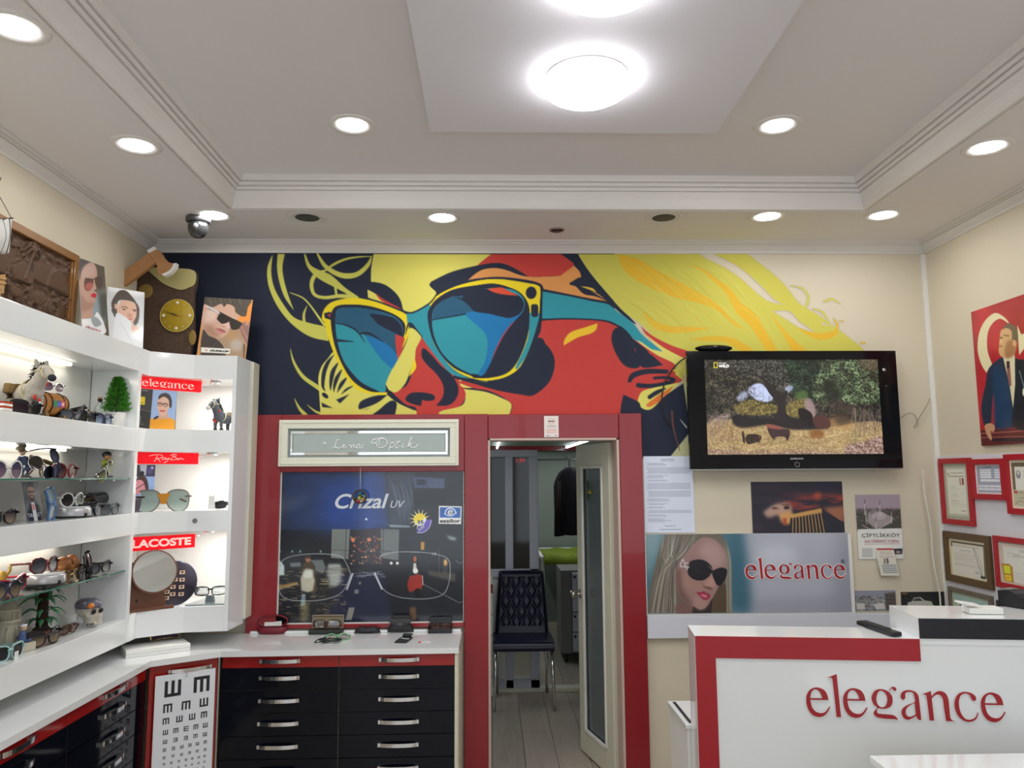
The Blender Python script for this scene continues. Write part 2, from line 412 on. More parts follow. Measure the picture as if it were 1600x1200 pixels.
tp = [(-.03, ZS+.004), (-.029, ZS-.006), (-.022, ZS-.013), (-.012, ZS-.013), (-.008, ZS-.002), (-.002, ZS-.012), (.006, ZS-.010), (.011, ZS+.0), (.013, ZS+.004),
      (.020, ZS+.035), (.032, ZS+.066), (.030, ZS+.072), (.042, ZS+.070), (.046, ZS+.082), (.042, ZS+.090), (.055, ZS+.088), (.060, ZS+.100), (.056, ZS+.108), (.069, ZS+.106), (.074, ZS+.118), (.084, ZT+.001), (-.01, ZT+.001)]
struct('trim_tray', sweep([(TX0, TY0), (TX0, TY1), (TX1, TY1), (TX1, TY0)], [(1, 1), (1, -1), (-1, -1), (-1, 1)], tp, True), m_mould)
# store room shell
b = MB(); b.box(SX0, SX1, SY, SY+.1, 0, 2.3); b.box(SX0-.1, SX0, BY+.12, SY, 0, 2.3); b.box(SX1, SX1+.1, BY+.12, SY, 0, 2.3)
struct('wall_storeroom', b, m_store)
struct('ceiling_storeroom', MB().box(SX0, SX1, BY+.12, SY, SZ+.02, SZ+.12), m_store)
struct('trim_storeroom_beam', MB().box(SX0, SX1, 8.45, 8.55, 1.92, SZ+.02), m_red)
struct('baseboard_storeroom', MB().box(SX0, SX1, SY-.015, SY, 0, .06), m_ivory)

# ------------------------------------------------------------------ red timber partition round window and door
def xz(x, y): p = ay(x, y, BY); return p.x, p.z
RZ = 1.984                                     # top of the red boards
PY = BY-.035
RL = -1.292; WL, WR = -1.135, xz(725, 850)[0]; RR = .818
WT, WB = xz(580, 737)[1], xz(580, 973)[1]
struct('trim_red_left_post', MB().box(RL, WL, PY, BY, .0, RZ), m_red, bevel=.003)
struct('trim_red_middle_post', MB().box(WR+.004, OPL, PY-.004, BY, 0, RZ), m_red, bevel=.003)
struct('trim_red_window_head', MB().box(WL+.001, WR+.003, PY, BY, WT, RZ), m_red, bevel=.003)
struct('trim_red_window_foot', MB().box(WL+.001, WR+.003, PY, BY, .86, WB), m_red, bevel=.003)
struct('trim_red_door_head', MB().box(OPL+.001, OPR+.001, PY, BY+.0, OPT, RZ-.002), m_red, bevel=.003)
struct('trim_red_right_post', MB().box(OPR+.002, RR, PY-.004, BY, 0, RZ), m_red, bevel=.003)
b = MB(); b.box(OPL, OPL+.012, PY-.006, BY+.12, 0, OPT); b.box(OPR-.014, OPR, PY-.006, BY+.12, 0, OPT); b.box(OPL, OPR, PY-.006, BY+.12, OPT-.012, OPT)
struct('door_frame', b, mat('pale pink door lining', S(190, 165, 155, 1.1), .4), bevel=.001)

# ------------------------------------------------------------------ door leaf, swung into the store room
hx, hy = OPR-.016, BY+.13; fx, fy = .548, 4.84
dl = math.hypot(fx-hx, fy-hy); ang = math.atan2(fy-hy, fx-hx)
MD = TR((hx, hy, 0), rz=ang); H1 = OPT-.015
door = bpy.data.objects.new('door_1', None); COL.objects.link(door); door.location = (hx, hy, 0); door.rotation_euler = (0, 0, ang); door['kind'] = 'structure'
dw = .10
b = MB(); b.box(0, dw, -.02, .02, .012, H1); b.box(dl-dw+.015, dl, -.02, .02, .012, H1); b.box(dw, dl-dw+.015, -.02, .02, .012, .14); b.box(dw, dl-dw+.015, -.02, .02, H1-.13, H1)
struct('door_frame', b, m_ivory, door, bevel=.004)
b = MB(); x0, x1, z0, z1 = dw, dl-dw+.015, .14, H1-.13
for s in (-1, 1):
    y0, y1 = (-.025, -.012) if s < 0 else (.012, .025)
    b.box(x0, x0+.018, y0, y1, z0, z1); b.box(x1-.018, x1, y0, y1, z0, z1); b.box(x0, x1, y0, y1, z0, z0+.018); b.box(x0, x1, y0, y1, z1-.018, z1)
struct('glazing_bead', b, mat('white glazing bead', S(228, 228, 222, 1.1), .35), door, bevel=.002)
struct('door_glass', MB().box(x0, x1, -.004, .004, z0, z1), mat('frosted door glass', S(150, 165, 170, 1.1), .25, trans=.75, noise=.03), door)
b = MB(); b.lathe([(.026, 0), (.026, .004), (.012, .008), (.009, .03), (.022, .036), (.027, .05), (.022, .064), (.0001, .068)], (dl-.045, .02, .93), 20, axis='y')
b.lathe([(.026, 0), (.026, -.004), (.012, -.008), (.009, -.03), (.022, -.036), (.027, -.05), (.022, -.064), (.0001, -.068)], (dl-.045, -.02, .93), 20, axis='y')
struct('door_knob', b, mat('satin nickel', (.5, .48, .45), .25, 1), door)
for hz in (.22, 1.60):
    b = MB(); b.box(-.012, .03, -.024, -.0195, hz-.05, hz+.05); b.lathe([(.007, -.05), (.007, .05)], (-.006, -.024, hz), 10)
    for k in (-.03, 0, .03): b.lathe([(.004, 0), (.0001, .003)], (.018, -.0235, hz+k), 8, axis='y', M=Matrix.Scale(-1, 3))
    struct('door_hinge', b, m_alu, door)

# ================================================================== LAMPS
def downlight(x, y, z, label, r=.066):
    t = thing('recessed_downlight', (x, y, z), label, 'ceiling light', 'recessed round downlights in the ceiling')
    obj('trim_ring', MB().lathe([(r*.93, .006), (r*.97, -.002), (r*1.18, -.005), (r*1.42, -.004), (r*1.46, -.0005), (r*1.46, .004)], n=40), m_mould, t)
    obj('diffuser', MB().lathe([(r*.97, .003), (r*.94, -.001), (.0001, -.002)], n=40), m_lampon, t)
    l = bpy.data.lights.new('downlight', 'AREA'); l.shape = 'DISK'; l.size = r*2; l.energy = LAMP_W; l.color = (1, .97, .93)
    o = bpy.data.objects.new('downlight_light', l); COL.objects.link(o); o.parent = t; o.location = (0, 0, -.008)
    return t
for (u, v), z, lb in (((213, 227), ZS, 'round recessed downlight in the left soffit above the carved picture'), ((334, 336), ZS, 'round recessed downlight directly behind the dark dome camera'),
                      ((691, 340), ZS, 'round recessed downlight over the mural between two round vents'), ((1199, 338), ZS, 'round recessed downlight above the television'),
                      ((1380, 336), ZS, 'round recessed downlight nearest the right back corner of the room'), ((1543, 230), ZS, 'round recessed downlight in the right soffit above the flag portrait'),
                      ((22, 42), ZS, 'largest recessed downlight, cut by the left edge of the photo'), ((550, 195), ZT, 'recessed downlight in the raised ceiling left of the dropped panel'),
                      ((1215, 196), ZT, 'recessed downlight in the raised ceiling right of the dropped panel')):
    p = az(u, v, z); downlight(p.x, p.y, z, lb)
for x, y, lb in ((-1.38, .6, 'left soffit near the shop front'), (1.99, 1.9, 'right soffit before the desk'), (1.99, .6, 'right soffit near the shop front'), (-.6, 1.4, 'raised ceiling over the middle of the shop, left'), (1.3, 1.4, 'raised ceiling over the middle of the shop, right'), (-.6, -.2, 'raised ceiling by the shop front, left'), (1.3, -.2, 'raised ceiling by the shop front, right')): downlight(x, y, ZT if abs(x-.3) < 1.2 else ZS, 'recessed downlight in the '+lb)
def dome(x, y, r, label):
    t = thing('ceiling_dome_lamp', (x, y, ZP), label, 'ceiling light', 'large glowing dome lamps on the ceiling panel')
    obj('base_plate', MB().lathe([(r*.97, .0), (r*1.0, -.006), (r*1.0, -.018), (r*.9, -.02)], n=56), m_mould, t)
    obj('dome_shade', MB().lathe([(r*.97, -.014), (r*1.03, -.02), (r*1.04, -.03), (r*.98, -.05), (r*.8, -.066), (r*.45, -.078), (.0001, -.082)], n=56), m_lampon, t)
    l = bpy.data.lights.new('dome', 'AREA'); l.shape = 'DISK'; l.size = r*1.6; l.energy = DOME_W; l.color = (.93, .97, 1)
    o = bpy.data.objects.new('dome_light', l); COL.objects.link(o); o.parent = t; o.location = (0, 0, -.09)
    l = bpy.data.lights.new('dome_glow', 'POINT'); l.shadow_soft_size = .03; l.energy = DOME_W*.014; l.color = (.8, .9, 1)
    o = bpy.data.objects.new('dome_rim_light', l); COL.objects.link(o); o.parent = t; o.location = (0, 0, -.19)
p = az(917, 142, ZP-.05); dome(p.x, p.y, .152, 'large round glowing dome lamp on the dropped ceiling panel')
p = az(947, -22, ZP-.05); dome(p.x, p.y, .152, 'glowing dome lamp cut by the top edge of the photo')
def vent(u, v, r, label, small=False):
    p = az(u, v, ZS); t = thing('ceiling_speaker' if not small else 'ceiling_sensor', (p.x, p.y, ZS), label, 'ceiling speaker' if not small else 'sensor')
    if small:
        obj('bezel', MB().lathe([(r, .0), (r, -.004), (r*.8, -.007), (r*.75, -.001)], n=28), m_steel, t)
        obj('grille', MB().lathe([(r*.78, -.002), (.0001, -.009)], n=28), m_dark, t)
    else:
        obj('trim_ring', MB().lathe([(r*.62, .002), (r*.64, -.003), (r*.75, -.005), (r*.77, -.001), (r*.82, -.001), (r*.84, -.006), (r, -.004), (r*1.02, .002)], n=40), m_mould, t)
        obj('grille', MB().lathe([(r*.63, -.001), (r*.5, -.004), (.0001, -.005)], n=40), mat('dark grey mesh grille', (.06, .062, .06), .6, noise=.5, scale=260), t)
vent(480, 340, .096, 'round ceiling speaker with dark grille left of the middle downlight')
vent(1037, 340, .094, 'round ceiling speaker with dark grille between middle and television downlights')
vent(870, 359, .042, 'small dark round sensor in the soffit above the mural', True)
p = az(310, 340, ZS); t = thing('dome_camera', (p.x, p.y, ZS), 'dark smoked dome security camera hanging from the soffit', 'security camera')
obj('mount_ring', MB().lathe([(.058, 0), (.060, -.006), (.060, -.022), (.055, -.028), (.05, -.028)], n=32), mat('grey metal plastic', (.12, .12, .125), .3, .5), t)
obj('smoked_dome', MB().lathe([(.050, -.024), (.050, -.055), (.045, -.078), (.033, -.095), (.017, -.105), (.0001, -.108)], n=32), mat('smoked dome plastic', (.03, .032, .035), .06, coat=1), t)
obj('lens', MB().ball((.006, -.045, -.055), .012), mat('pale lens', (.6, .6, .62), .1), t)

# ================================================================== WALL PAINTING
def sh(pts, dx): return [(x+dx, *r) for x, *r in pts]
def mural():
    x1 = ay(1350, 500, BY-.002).x; zt = ZM+.004; zb = ay(1040, 716, BY-.002).z
    x0 = LX+.002; w = 1060; h = int(w*(zt-zb)/(x1-x0))
    c = Canvas(w, h, (x0, BY-.002, zt), (x1-x0, 0, 0), (0, 0, zb-zt), (201, 192, 170))
    N = (25, 34, 56); N2 = (9, 19, 42); Y1 = (224, 217, 104); Y2 = (238, 214, 30); R = (198, 62, 56); O = (224, 152, 84)
    T = (44, 150, 166); B = (18, 118, 178); D = (34, 88, 118); G = (230, 186, 48); HY = (208, 202, 88); CR = (201, 192, 170); YC = (206, 204, 92)
    c.src(0, 0, 1).poly([(200, 380), (960, 380), (960, 660), (200, 660)], N)
    c.poly([(200, 380), (395, 380), (405, 660), (200, 660)], N2, 1, 14)  # one navy paint; its lighter tone further right has glare painted in
    c.src(400, 390, 4)
    # curls of hair on the dark side
    P = lambda pts, col, **k: c.poly(pts, col, smooth=True, **k)
    P([(105, 28), (105, 28), (72, 110), (75, 210), (110, 310), (165, 400), (240, 480), (340, 545), (455, 572), (455, 572), (440, 490), (340, 460), (240, 425), (170, 340), (115, 240), (95, 140)], YC)
    P([(180, 28), (180, 28), (165, 110), (175, 190), (200, 280), (238, 382), (238, 382), (180, 300), (148, 210), (132, 120), (135, 28), (135, 28)], YC)
    c.stroke([(215, 270), (290, 300), (340, 350), (390, 420), (430, 475)], [5, 9, 10, 13, 16], YC)
    c.stroke([(320, 350), (300, 400), (300, 450)], [3, 14, 18], YC)
    P([(300, 28), (300, 28), (322, 110), (390, 180), (500, 240), (555, 270), (610, 305), (660, 310), (560, 240), (470, 160), (400, 130), (340, 95), (310, 28), (310, 28)], YC)
    c.stroke([(450, 125), (375, 155), (347, 215), (365, 280), (430, 300), (520, 290), (600, 295)], [8, 24, 24, 20, 20, 24, 26], YC)
    c.stroke([(385, 28), (430, 100), (500, 148), (570, 165), (640, 150), (700, 95), (722, 40)], [12, 25, 30, 34, 30, 24, 5], YC)
    c.stroke([(725, 42), (640, 46), (560, 60), (490, 90), (440, 125)], [3, 10, 14, 16, 10], YC)
    c.stroke([(495, 230), (503, 285)], [16, 14], YC)
    c.stroke([(215, 620), (235, 700), (290, 790), (370, 850), (430, 890)], [3, 14, 22, 26, 28], YC)
    c.stroke([(240, 930), (270, 990), (310, 1035)], [3, 16, 26], YC); c.stroke([(320, 970), (370, 1010), (420, 1030)], [3, 12, 18], YC)
    # burst of hair under the frame
    P([(405, 1050), (405, 1050), (395, 900), (390, 800), (410, 730), (450, 680), (487, 640), (520, 700), (610, 830), (700, 885), (800, 900), (870, 940), (990, 1000), (1040, 1050), (1040, 1050)], Y1)
    for a, wd in (([(490, 655), (450, 705), (425, 770), (418, 850), (432, 885)], [3, 22, 26, 18, 3]), ([(518, 700), (482, 760), (468, 830), (466, 880)], [4, 26, 20, 3]),
                  ([(540, 745), (507, 800), (491, 850), (486, 890)], [5, 24, 18, 3]), ([(572, 795), (535, 840), (508, 893)], [6, 24, 3]), ([(606, 852), (565, 875), (535, 902)], [5, 14, 3])): c.stroke(a, wd, N)
    c.ell(432, 912, 24, 13, N, rot=.7); c.poly([(500, 938), (585, 903), (525, 962)], N); c.poly([(408, 955), (480, 990), (415, 985)], N)
    P([(640, 980), (660, 945), (740, 915), (825, 905), (825, 905), (760, 960), (700, 995), (650, 1000)], N)
    c.stroke([(640, 1005), (730, 978), (790, 945), (840, 912)], [6, 12, 10, 5], Y1)
    P([(700, 1050), (700, 1050), (770, 1000), (810, 965), (850, 943), (880, 965), (865, 1050), (865, 1050)], N)
    # forehead
    P([(735, 28), (735, 28), (1480, 28), (1480, 28), (1380, 100), (1095, 200), (1130, 275), (1085, 335), (990, 388), (940, 392), (915, 365), (895, 300), (850, 250), (790, 215), (718, 200), (718, 200), (720, 120)], Y1)
    P([(697, 250), (697, 250), (745, 275), (820, 330), (905, 374), (905, 374), (700, 300), (700, 300)], Y1)
    P([(700, 240), (720, 205), (790, 213), (850, 250), (900, 310), (918, 372), (918, 372), (860, 345), (790, 305), (740, 270)], N)
    P([(742, 268), (742, 268), (800, 312), (918, 374), (918, 374), (850, 356), (780, 318)], R)
    # left lens
    P([(412, 430), (425, 375), (470, 330), (560, 305), (650, 303), (740, 322), (830, 352), (935, 402), (958, 445), (947, 520), (920, 600), (880, 700), (820, 860), (820, 905), (740, 905), (640, 880), (570, 810), (500, 680), (455, 560), (428, 460)], Y2)
    P([(425, 398), (425, 398), (470, 392), (470, 440), (470, 440), (430, 428), (430, 428)], N); c.poly([(446, 405), (468, 402), (462, 425)], R)
    P([(468, 410), (495, 358), (560, 343), (680, 348), (780, 372), (870, 408), (925, 455), (932, 510), (905, 600), (872, 690), (842, 760), (815, 892), (815, 892), (720, 888), (640, 850), (580, 790), (530, 700), (492, 600), (472, 500)], N)
    P([(498, 420), (515, 372), (600, 362), (700, 372), (800, 395), (880, 430), (914, 480), (917, 540), (900, 620), (880, 690), (850, 745), (808, 886), (740, 872), (660, 830), (600, 770), (550, 700), (520, 620), (500, 520)], T)
    P([(498, 462), (505, 390), (530, 366), (700, 372), (880, 430), (916, 490), (914, 540), (875, 660), (820, 605), (760, 565), (690, 542), (630, 505), (560, 470)], D)
    P([(690, 540), (780, 570), (850, 620), (888, 690), (852, 748), (852, 748), (780, 680), (720, 600)], B)
    P([(705, 400), (705, 400), (780, 408), (860, 428), (908, 480), (917, 545), (917, 545), (850, 512), (770, 470), (730, 430)], N)
    P([(870, 528), (870, 528), (935, 560), (918, 620), (888, 695), (888, 695), (874, 610)], R)
    c.stroke([(500, 460), (560, 472), (630, 508), (682, 582)], [4, 9, 10, 3], N); c.stroke([(650, 525), (710, 525), (795, 577)], [10, 14, 3], N); c.stroke([(510, 568), (610, 575)], [18, 4], N)
    c.stroke([(935, 430), (948, 520), (915, 612)], [12, 18, 3], Y2)
    # nose
    P([(1030, 535), (1030, 535), (1100, 600), (1180, 700), (1230, 775), (1290, 830), (1312, 900), (1282, 970), (1200, 1012), (1150, 1008), (1160, 1050), (1160, 1050), (1000, 1050), (1000, 1050), (1000, 990), (940, 970), (880, 920), (850, 880), (930, 860), (970, 790), (985, 700), (1000, 620)], R)
    P([(965, 488), (1032, 540), (1000, 620), (992, 690), (962, 765), (930, 840), (880, 890), (840, 883), (812, 850), (830, 790), (880, 700), (922, 620), (950, 550)], Y1)
    P([(992, 680), (992, 680), (1000, 740), (955, 795), (955, 795), (975, 730)], Y2)
    P([(1045, 615), (1100, 662), (1150, 720), (1220, 780), (1265, 860), (1252, 930), (1205, 972), (1125, 977), (1125, 977), (1167, 920), (1170, 850), (1130, 780), (1070, 720), (1035, 668)], N)
    P([(933, 932), (970, 896), (1050, 893), (1112, 910), (1112, 940), (1060, 945), (1040, 940), (1032, 978), (1032, 978), (960, 958)], N)
    c.stroke([(812, 850), (835, 903), (900, 955), (990, 1002)], [5, 22, 18, 6], N)
    P([(1300, 872), (1300, 872), (1430, 888), (1530, 925), (1597, 968), (1575, 1050), (1575, 1050), (1160, 1050), (1160, 1050), (1150, 1012), (1285, 975), (1310, 910)], Y1)
    P([(1270, 800), (1270, 800), (1350, 835), (1420, 862), (1420, 862), (1290, 860)], Y1)
    c.src(740, 390, 4)
    # forehead, brow and hairline
    P([(20, 105), (110, 28), (110, 28), (565, 28), (565, 28), (628, 100), (540, 165), (540, 165), (340, 168), (240, 110), (120, 88)], R)
    P([(-62, 208), (-62, 208), (0, 155), (80, 118), (180, 120), (330, 168), (540, 165), (540, 165), (628, 100), (628, 100), (675, 165), (600, 212), (640, 230), (765, 270), (842, 325), (842, 325), (700, 300), (430, 250), (400, 218), (300, 192), (150, 178), (0, 188)], O)
    P([(-265, 200), (-265, 200), (-140, 140), (20, 100), (150, 83), (240, 108), (342, 168), (342, 168), (240, 138), (150, 116), (60, 124), (0, 160), (-60, 212), (-130, 232), (-230, 278), (-230, 278)], N)
    P([(545, 28), (545, 28), (650, 28), (650, 28), (700, 105), (760, 185), (850, 295), (940, 385), (1015, 465), (960, 432), (850, 338), (770, 268), (690, 222), (595, 212), (595, 212), (650, 178), (672, 168), (640, 100)], N)
    P([(640, 230), (640, 230), (700, 240), (842, 325), (842, 325), (760, 292), (690, 278)], N); P([(665, 228), (665, 228), (740, 240), (770, 268), (770, 268)], (230, 190, 60))
    # cheek, ear
    P([(425, 445), (425, 445), (600, 436), (800, 443), (900, 478), (985, 545), (1060, 600), (1150, 660), (1250, 710), (1306, 770), (1300, 822), (1200, 862), (1100, 900), (1030, 952), (935, 905), (935, 905), (915, 1050), (915, 1050), (215, 1050), (215, 1050), (238, 965), (110, 888), (0, 866), (-100, 830), (-100, 830), (200, 700), (395, 555)], R)
    P([(562, 600), (562, 600), (570, 560), (610, 515), (700, 485), (775, 460), (775, 460), (765, 500), (730, 525), (650, 550)], (238, 196, 44))
    P([(900, 485), (950, 483), (985, 540), (1000, 610), (1040, 722), (1000, 742), (940, 722), (890, 650), (862, 570), (870, 510)], N)
    P([(985, 550), (985, 550), (1080, 625), (1090, 645), (1000, 615)], N)
    P([(1010, 618), (1010, 618), (1100, 650), (1185, 722), (1185, 722), (1060, 738), (1022, 680)], N)
    c.stroke([(975, 820), (1000, 785), (1080, 762), (1205, 762)], [24, 34, 32, 26], N)
    c.stroke([(1030, 848), (1100, 852), (1200, 838), (1252, 815), (1200, 800), (1130, 803)], [30, 26, 26, 22, 18, 18], N)
    P([(1025, 950), (1050, 890), (1120, 865), (1290, 830), (1290, 830), (1220, 900), (1150, 970), (1090, 1002), (1040, 985)], Y1)
    P([(1080, 970), (1140, 920), (1250, 850), (1250, 850), (1200, 920), (1110, 980)], (224, 120, 50)); c.stroke([(1100, 922), (1150, 890), (1200, 868)], [26, 26, 6], N)
    P([(395, 550), (450, 590), (490, 640), (508, 705), (492, 790), (450, 855), (370, 912), (300, 907), (150, 880), (0, 838), (-135, 800), (-135, 800), (100, 600)], N)
    # right lens and its frame
    c.src(400, 390, 4)
    d2 = lambda pts: sh(pts, 1360)
    P([(1072, 350), (1130, 290), (1230, 235), (1380, 195), (1500, 183)]+d2([(240, 193), (330, 208), (412, 232), (414, 330), (408, 420), (388, 500), (362, 580), (325, 672), (280, 745), (210, 792), (120, 817), (0, 828)])+[(1450, 826), (1340, 802), (1240, 752), (1150, 655), (1095, 545), (1070, 430)], Y2)
    P([(940, 400), (940, 400), (990, 392), (1075, 340), (1090, 380), (1085, 470), (1110, 580), (1160, 660), (1240, 755), (1345, 808), (1345, 808), (1230, 782), (1150, 702), (1080, 612), (1030, 540), (1000, 500), (965, 465), (950, 478)], T)
    P([(1074, 440), (1080, 375), (1130, 308), (1230, 250), (1380, 222), (1480, 212)]+d2([(200, 228), (290, 268), (342, 340), (352, 430), (342, 520), (312, 620), (262, 720), (200, 777), (100, 802), (0, 802)])+[(1350, 792), (1240, 742), (1160, 662), (1103, 560)], N)
    P(d2([(350, 396), (350, 396), (410, 400), (388, 500), (362, 580), (325, 670), (275, 745), (275, 745), (262, 735), (312, 630), (344, 530)]), T)
    P([(1100, 440), (1118, 362), (1200, 305), (1330, 265), (1480, 240)]+d2([(240, 250), (300, 290), (320, 340), (300, 400), (250, 455), (180, 590), (100, 740), (60, 782), (60, 782), (0, 777)])+[(1330, 772), (1240, 722), (1160, 642), (1113, 540)], T)
    P([(1103, 435), (1118, 362), (1200, 305), (1330, 268), (1330, 330), (1410, 385), (1250, 410), (1103, 442)], D); c.stroke([(1103, 440), (1240, 415), (1400, 388)], [5, 9, 5], N)
    P([(1310, 400), (1400, 385), (1500, 402)]+d2([(190, 425), (290, 360), (318, 330), (318, 330), (290, 410), (240, 460), (180, 570), (120, 700), (60, 782), (30, 777), (70, 700), (87, 600), (70, 520), (10, 465)]), B)
    P([(1295, 320), (1240, 292), (1300, 265), (1420, 247), (1550, 248)]+d2([(220, 262), (285, 290), (315, 335), (298, 392), (240, 425), (190, 424), (100, 402), (10, 388)])+[(1340, 360)], N)
    P([(1445, 246), (1445, 246), (1530, 236)]+d2([(200, 248), (282, 288), (282, 288), (200, 282), (130, 268)]), (222, 78, 52)); c.poly([(1230, 298), (1290, 286), (1295, 302)], D)
    P(d2([(252, 450), (300, 400), (328, 360), (341, 430), (336, 520), (302, 640), (242, 740), (150, 788), (60, 792), (60, 792), (110, 700), (150, 600), (200, 520)]), N)
    c.stroke(d2([(262, 440), (200, 512), (152, 600), (112, 690)]), [3, 6, 6, 3], (190, 50, 50))
    c.ell(1360+360, 270, 34, 39, N); P(d2([(360, 350), (380, 342), (402, 350), (402, 410), (382, 422), (362, 410)]), N)
    c.stroke(d2([(-230, 278), (-130, 232), (-60, 208), (0, 188), (150, 177), (300, 190), (400, 214), (428, 245), (431, 330), (421, 440), (396, 555)]), [10, 9, 9, 9, 14, 12, 16, 18, 16, 14, 8], N)
    c.stroke([(640, 300), (740, 318), (830, 350), (935, 390), (990, 390), (1085, 335), (1130, 278)], [4, 9, 10, 11, 11, 10, 8], N)
    c.stroke([(935, 530), (950, 472), (970, 462), (1000, 498), (1040, 548)], [3, 11, 11, 9, 4], N)
    c.stroke([(420, 420), (470, 560), (520, 700), (600, 830), (680, 890)], [8, 8, 8, 8, 4], N, .0)
    c.stroke(sh([(0, 832), (100, 822), (200, 800), (290, 745), (340, 670)], 1360), [6, 5, 4, 4, 3], N)
    c.src(740, 390, 4)
    P([(432, 262), (432, 262), (600, 292), (740, 322), (840, 342), (900, 388), (960, 430), (1005, 470), (1050, 528), (1100, 572), (1182, 637), (1182, 637), (1120, 620), (1050, 577), (1000, 560), (960, 512), (900, 467), (800, 442), (600, 432), (428, 436), (428, 436)], T)
    c.stroke([(430, 250), (600, 284), (740, 314), (850, 334), (940, 402)], [10, 10, 9, 9, 6], N); c.stroke([(428, 436), (600, 432), (800, 442), (885, 468), (940, 502), (990, 553)], [8, 9, 10, 12, 12, 5], N)
    # neck
    P([(935, 905), (935, 905), (1030, 952), (1050, 990), (1110, 997), (1200, 912), (1312, 835), (1312, 835), (1345, 1060), (1372, 1320), (1372, 1320), (900, 1320), (900, 1320), (915, 1030)], N)
    c.poly([(1312, 835), (1346, 700), (1350, 1100)], (205, 205, 140)); P([(1210, 1320), (1210, 1320), (1280, 1230), (1345, 1150), (1345, 1150), (1380, 1320), (1380, 1320)], (196, 196, 150))
    c.stroke([(1240, 1010), (1250, 1120), (1290, 1260)], [12, 10, 4], (120, 70, 60)); c.stroke([(1290, 1060), (1330, 1110)], [3, 10], (205, 200, 190))
    # hair blowing to the right
    c.src(1060, 390, 4)
    P([(-628, 28), (-628, 28), (430, 28), (430, 28), (500, 80), (600, 160), (680, 240), (760, 340), (860, 400), (960, 470), (1040, 530), (1150, 620), (1170, 680), (1170, 680), (40, 760), (26, 720), (-60, 640), (-160, 545), (-230, 470), (-340, 390), (-430, 290), (-520, 185), (-580, 105)], HY)
    c.poly([(-20, 700), (30, 690), (30, 820), (-20, 780)], HY); P([(-235, 478), (-235, 478), (-160, 540), (-40, 600), (66, 640), (64, 690), (-80, 620), (-180, 560)], R)
    P([(-228, 512), (-228, 512), (-80, 620), (64, 692), (64, 692), (62, 800), (25, 770), (-30, 710), (-130, 660), (-220, 600), (-240, 575), (-180, 590), (-98, 640)], (222, 214, 110))
    c.poly([(-240, 572), (-180, 582), (-100, 638), (-170, 622)], T)
    for pts in ([(-378, 28), (-378, 28), (-250, 60), (-150, 120), (0, 200), (130, 270), (250, 340), (330, 430), (425, 505), (425, 505), (350, 472), (250, 385), (130, 335), (0, 305), (-150, 250), (-280, 180), (-350, 110)],
                [(60, 92), (60, 92), (150, 120), (250, 190), (330, 250), (400, 340), (480, 400), (540, 500), (625, 640), (625, 640), (560, 640), (450, 480), (360, 390), (300, 280), (220, 200), (140, 130)],
                [(-225, 378), (-225, 378), (-150, 440), (-50, 478), (60, 482), (205, 490), (205, 490), (60, 516), (-80, 516), (-180, 470)],
                [(60, 560), (60, 560), (200, 543), (330, 550), (430, 600), (480, 640), (480, 640), (400, 640), (300, 582), (180, 572)],
                [(570, 393), (570, 393), (650, 490), (720, 560), (810, 640), (810, 640), (720, 640), (660, 540), (610, 460)],
                [(735, 488), (735, 488), (850, 520), (930, 518), (985, 495), (968, 425), (968, 425), (1000, 470), (985, 532), (930, 562), (850, 555)]): P(pts, G)
    rs = random.Random(4)
    for _ in range(46):                       # brush streaks along the strands
        x = rs.uniform(-450, 420); y = rs.uniform(40, 330); L = rs.uniform(.5, 1.2)
        c.stroke([(x, y), (x+130*L, y+70*L), (x+240*L, y+170*L), (x+310*L, y+280*L)], [1, 9, 8, 1], rs.choice([(190, 182, 70), (222, 214, 112), (214, 190, 66)]), .35)
    P([(130, 28), (130, 28), (225, 28), (225, 28), (380, 110), (500, 210), (600, 310), (655, 345), (560, 322), (480, 262), (400, 190), (300, 120), (180, 60)], CR, erase=True)
    P([(585, 383), (585, 383), (695, 385), (760, 450), (850, 512), (760, 490), (660, 430)], CR, erase=True)
    P([(890, 450), (890, 450), (960, 480), (960, 480), (900, 470)], CR)
    c.stroke([(700, 225), (770, 240), (810, 290), (800, 350), (760, 375)], [3, 9, 14, 14, 8], HY); c.stroke([(910, 325), (960, 310), (1010, 337)], [9, 13, 4], HY)
    c.stroke([(840, 370), (900, 390), (942, 455)], [5, 12, 8], HY); c.stroke([(1140, 582), (1178, 588), (1195, 630)], [9, 11, 7], G); c.stroke([(1008, 447), (1032, 447)], 5, G); c.stroke([(1235, 558), (1268, 618)], [2, 5], HY)
    o = c.build('painted_mural', picmat('wall paint colours', .8), k=.98, masked=True)
    tag(o, 'painted mural of a face in blue cat-eye sunglasses with blowing yellow hair', 'mural')
mural()

# ================================================================== POSTERS, SCREENS AND PAPERS
pm_paper = picmat('printed paper', .5); pm_gloss = picmat('glossy print', .28, .35); pm_film = picmat('window film behind glass', .12, .25); pm_screen = picmat('lit screen', .15, 0, 1.05)
m_gold = mat('antique brown frame', S(92, 70, 44), .4, noise=.1); m_redf = mat('red plastic frame', S(172, 28, 40), .35, noise=.03)
m_txtw = mat('white lettering', S(225, 228, 230, 1.1), .4); m_txtk = mat('black lettering', (.01, .01, .012), .4); m_txtr = mat('red lettering', S(172, 26, 36), .4)
def wall_pic(name, tl, br, w, h, base, v=None, d=.006, plane='y'):
    v = BY-d if v is None else v; O, U, V = px_rect(plane, tl, br, v); return Canvas(w, h, O, U, V, base)
def fin(c, name, label, cat, m=None, k=1.3, thick=.004, group=None, side=None):
    return tag(c.build(name, m or pm_paper, k, thick, side=side), label, cat, group)

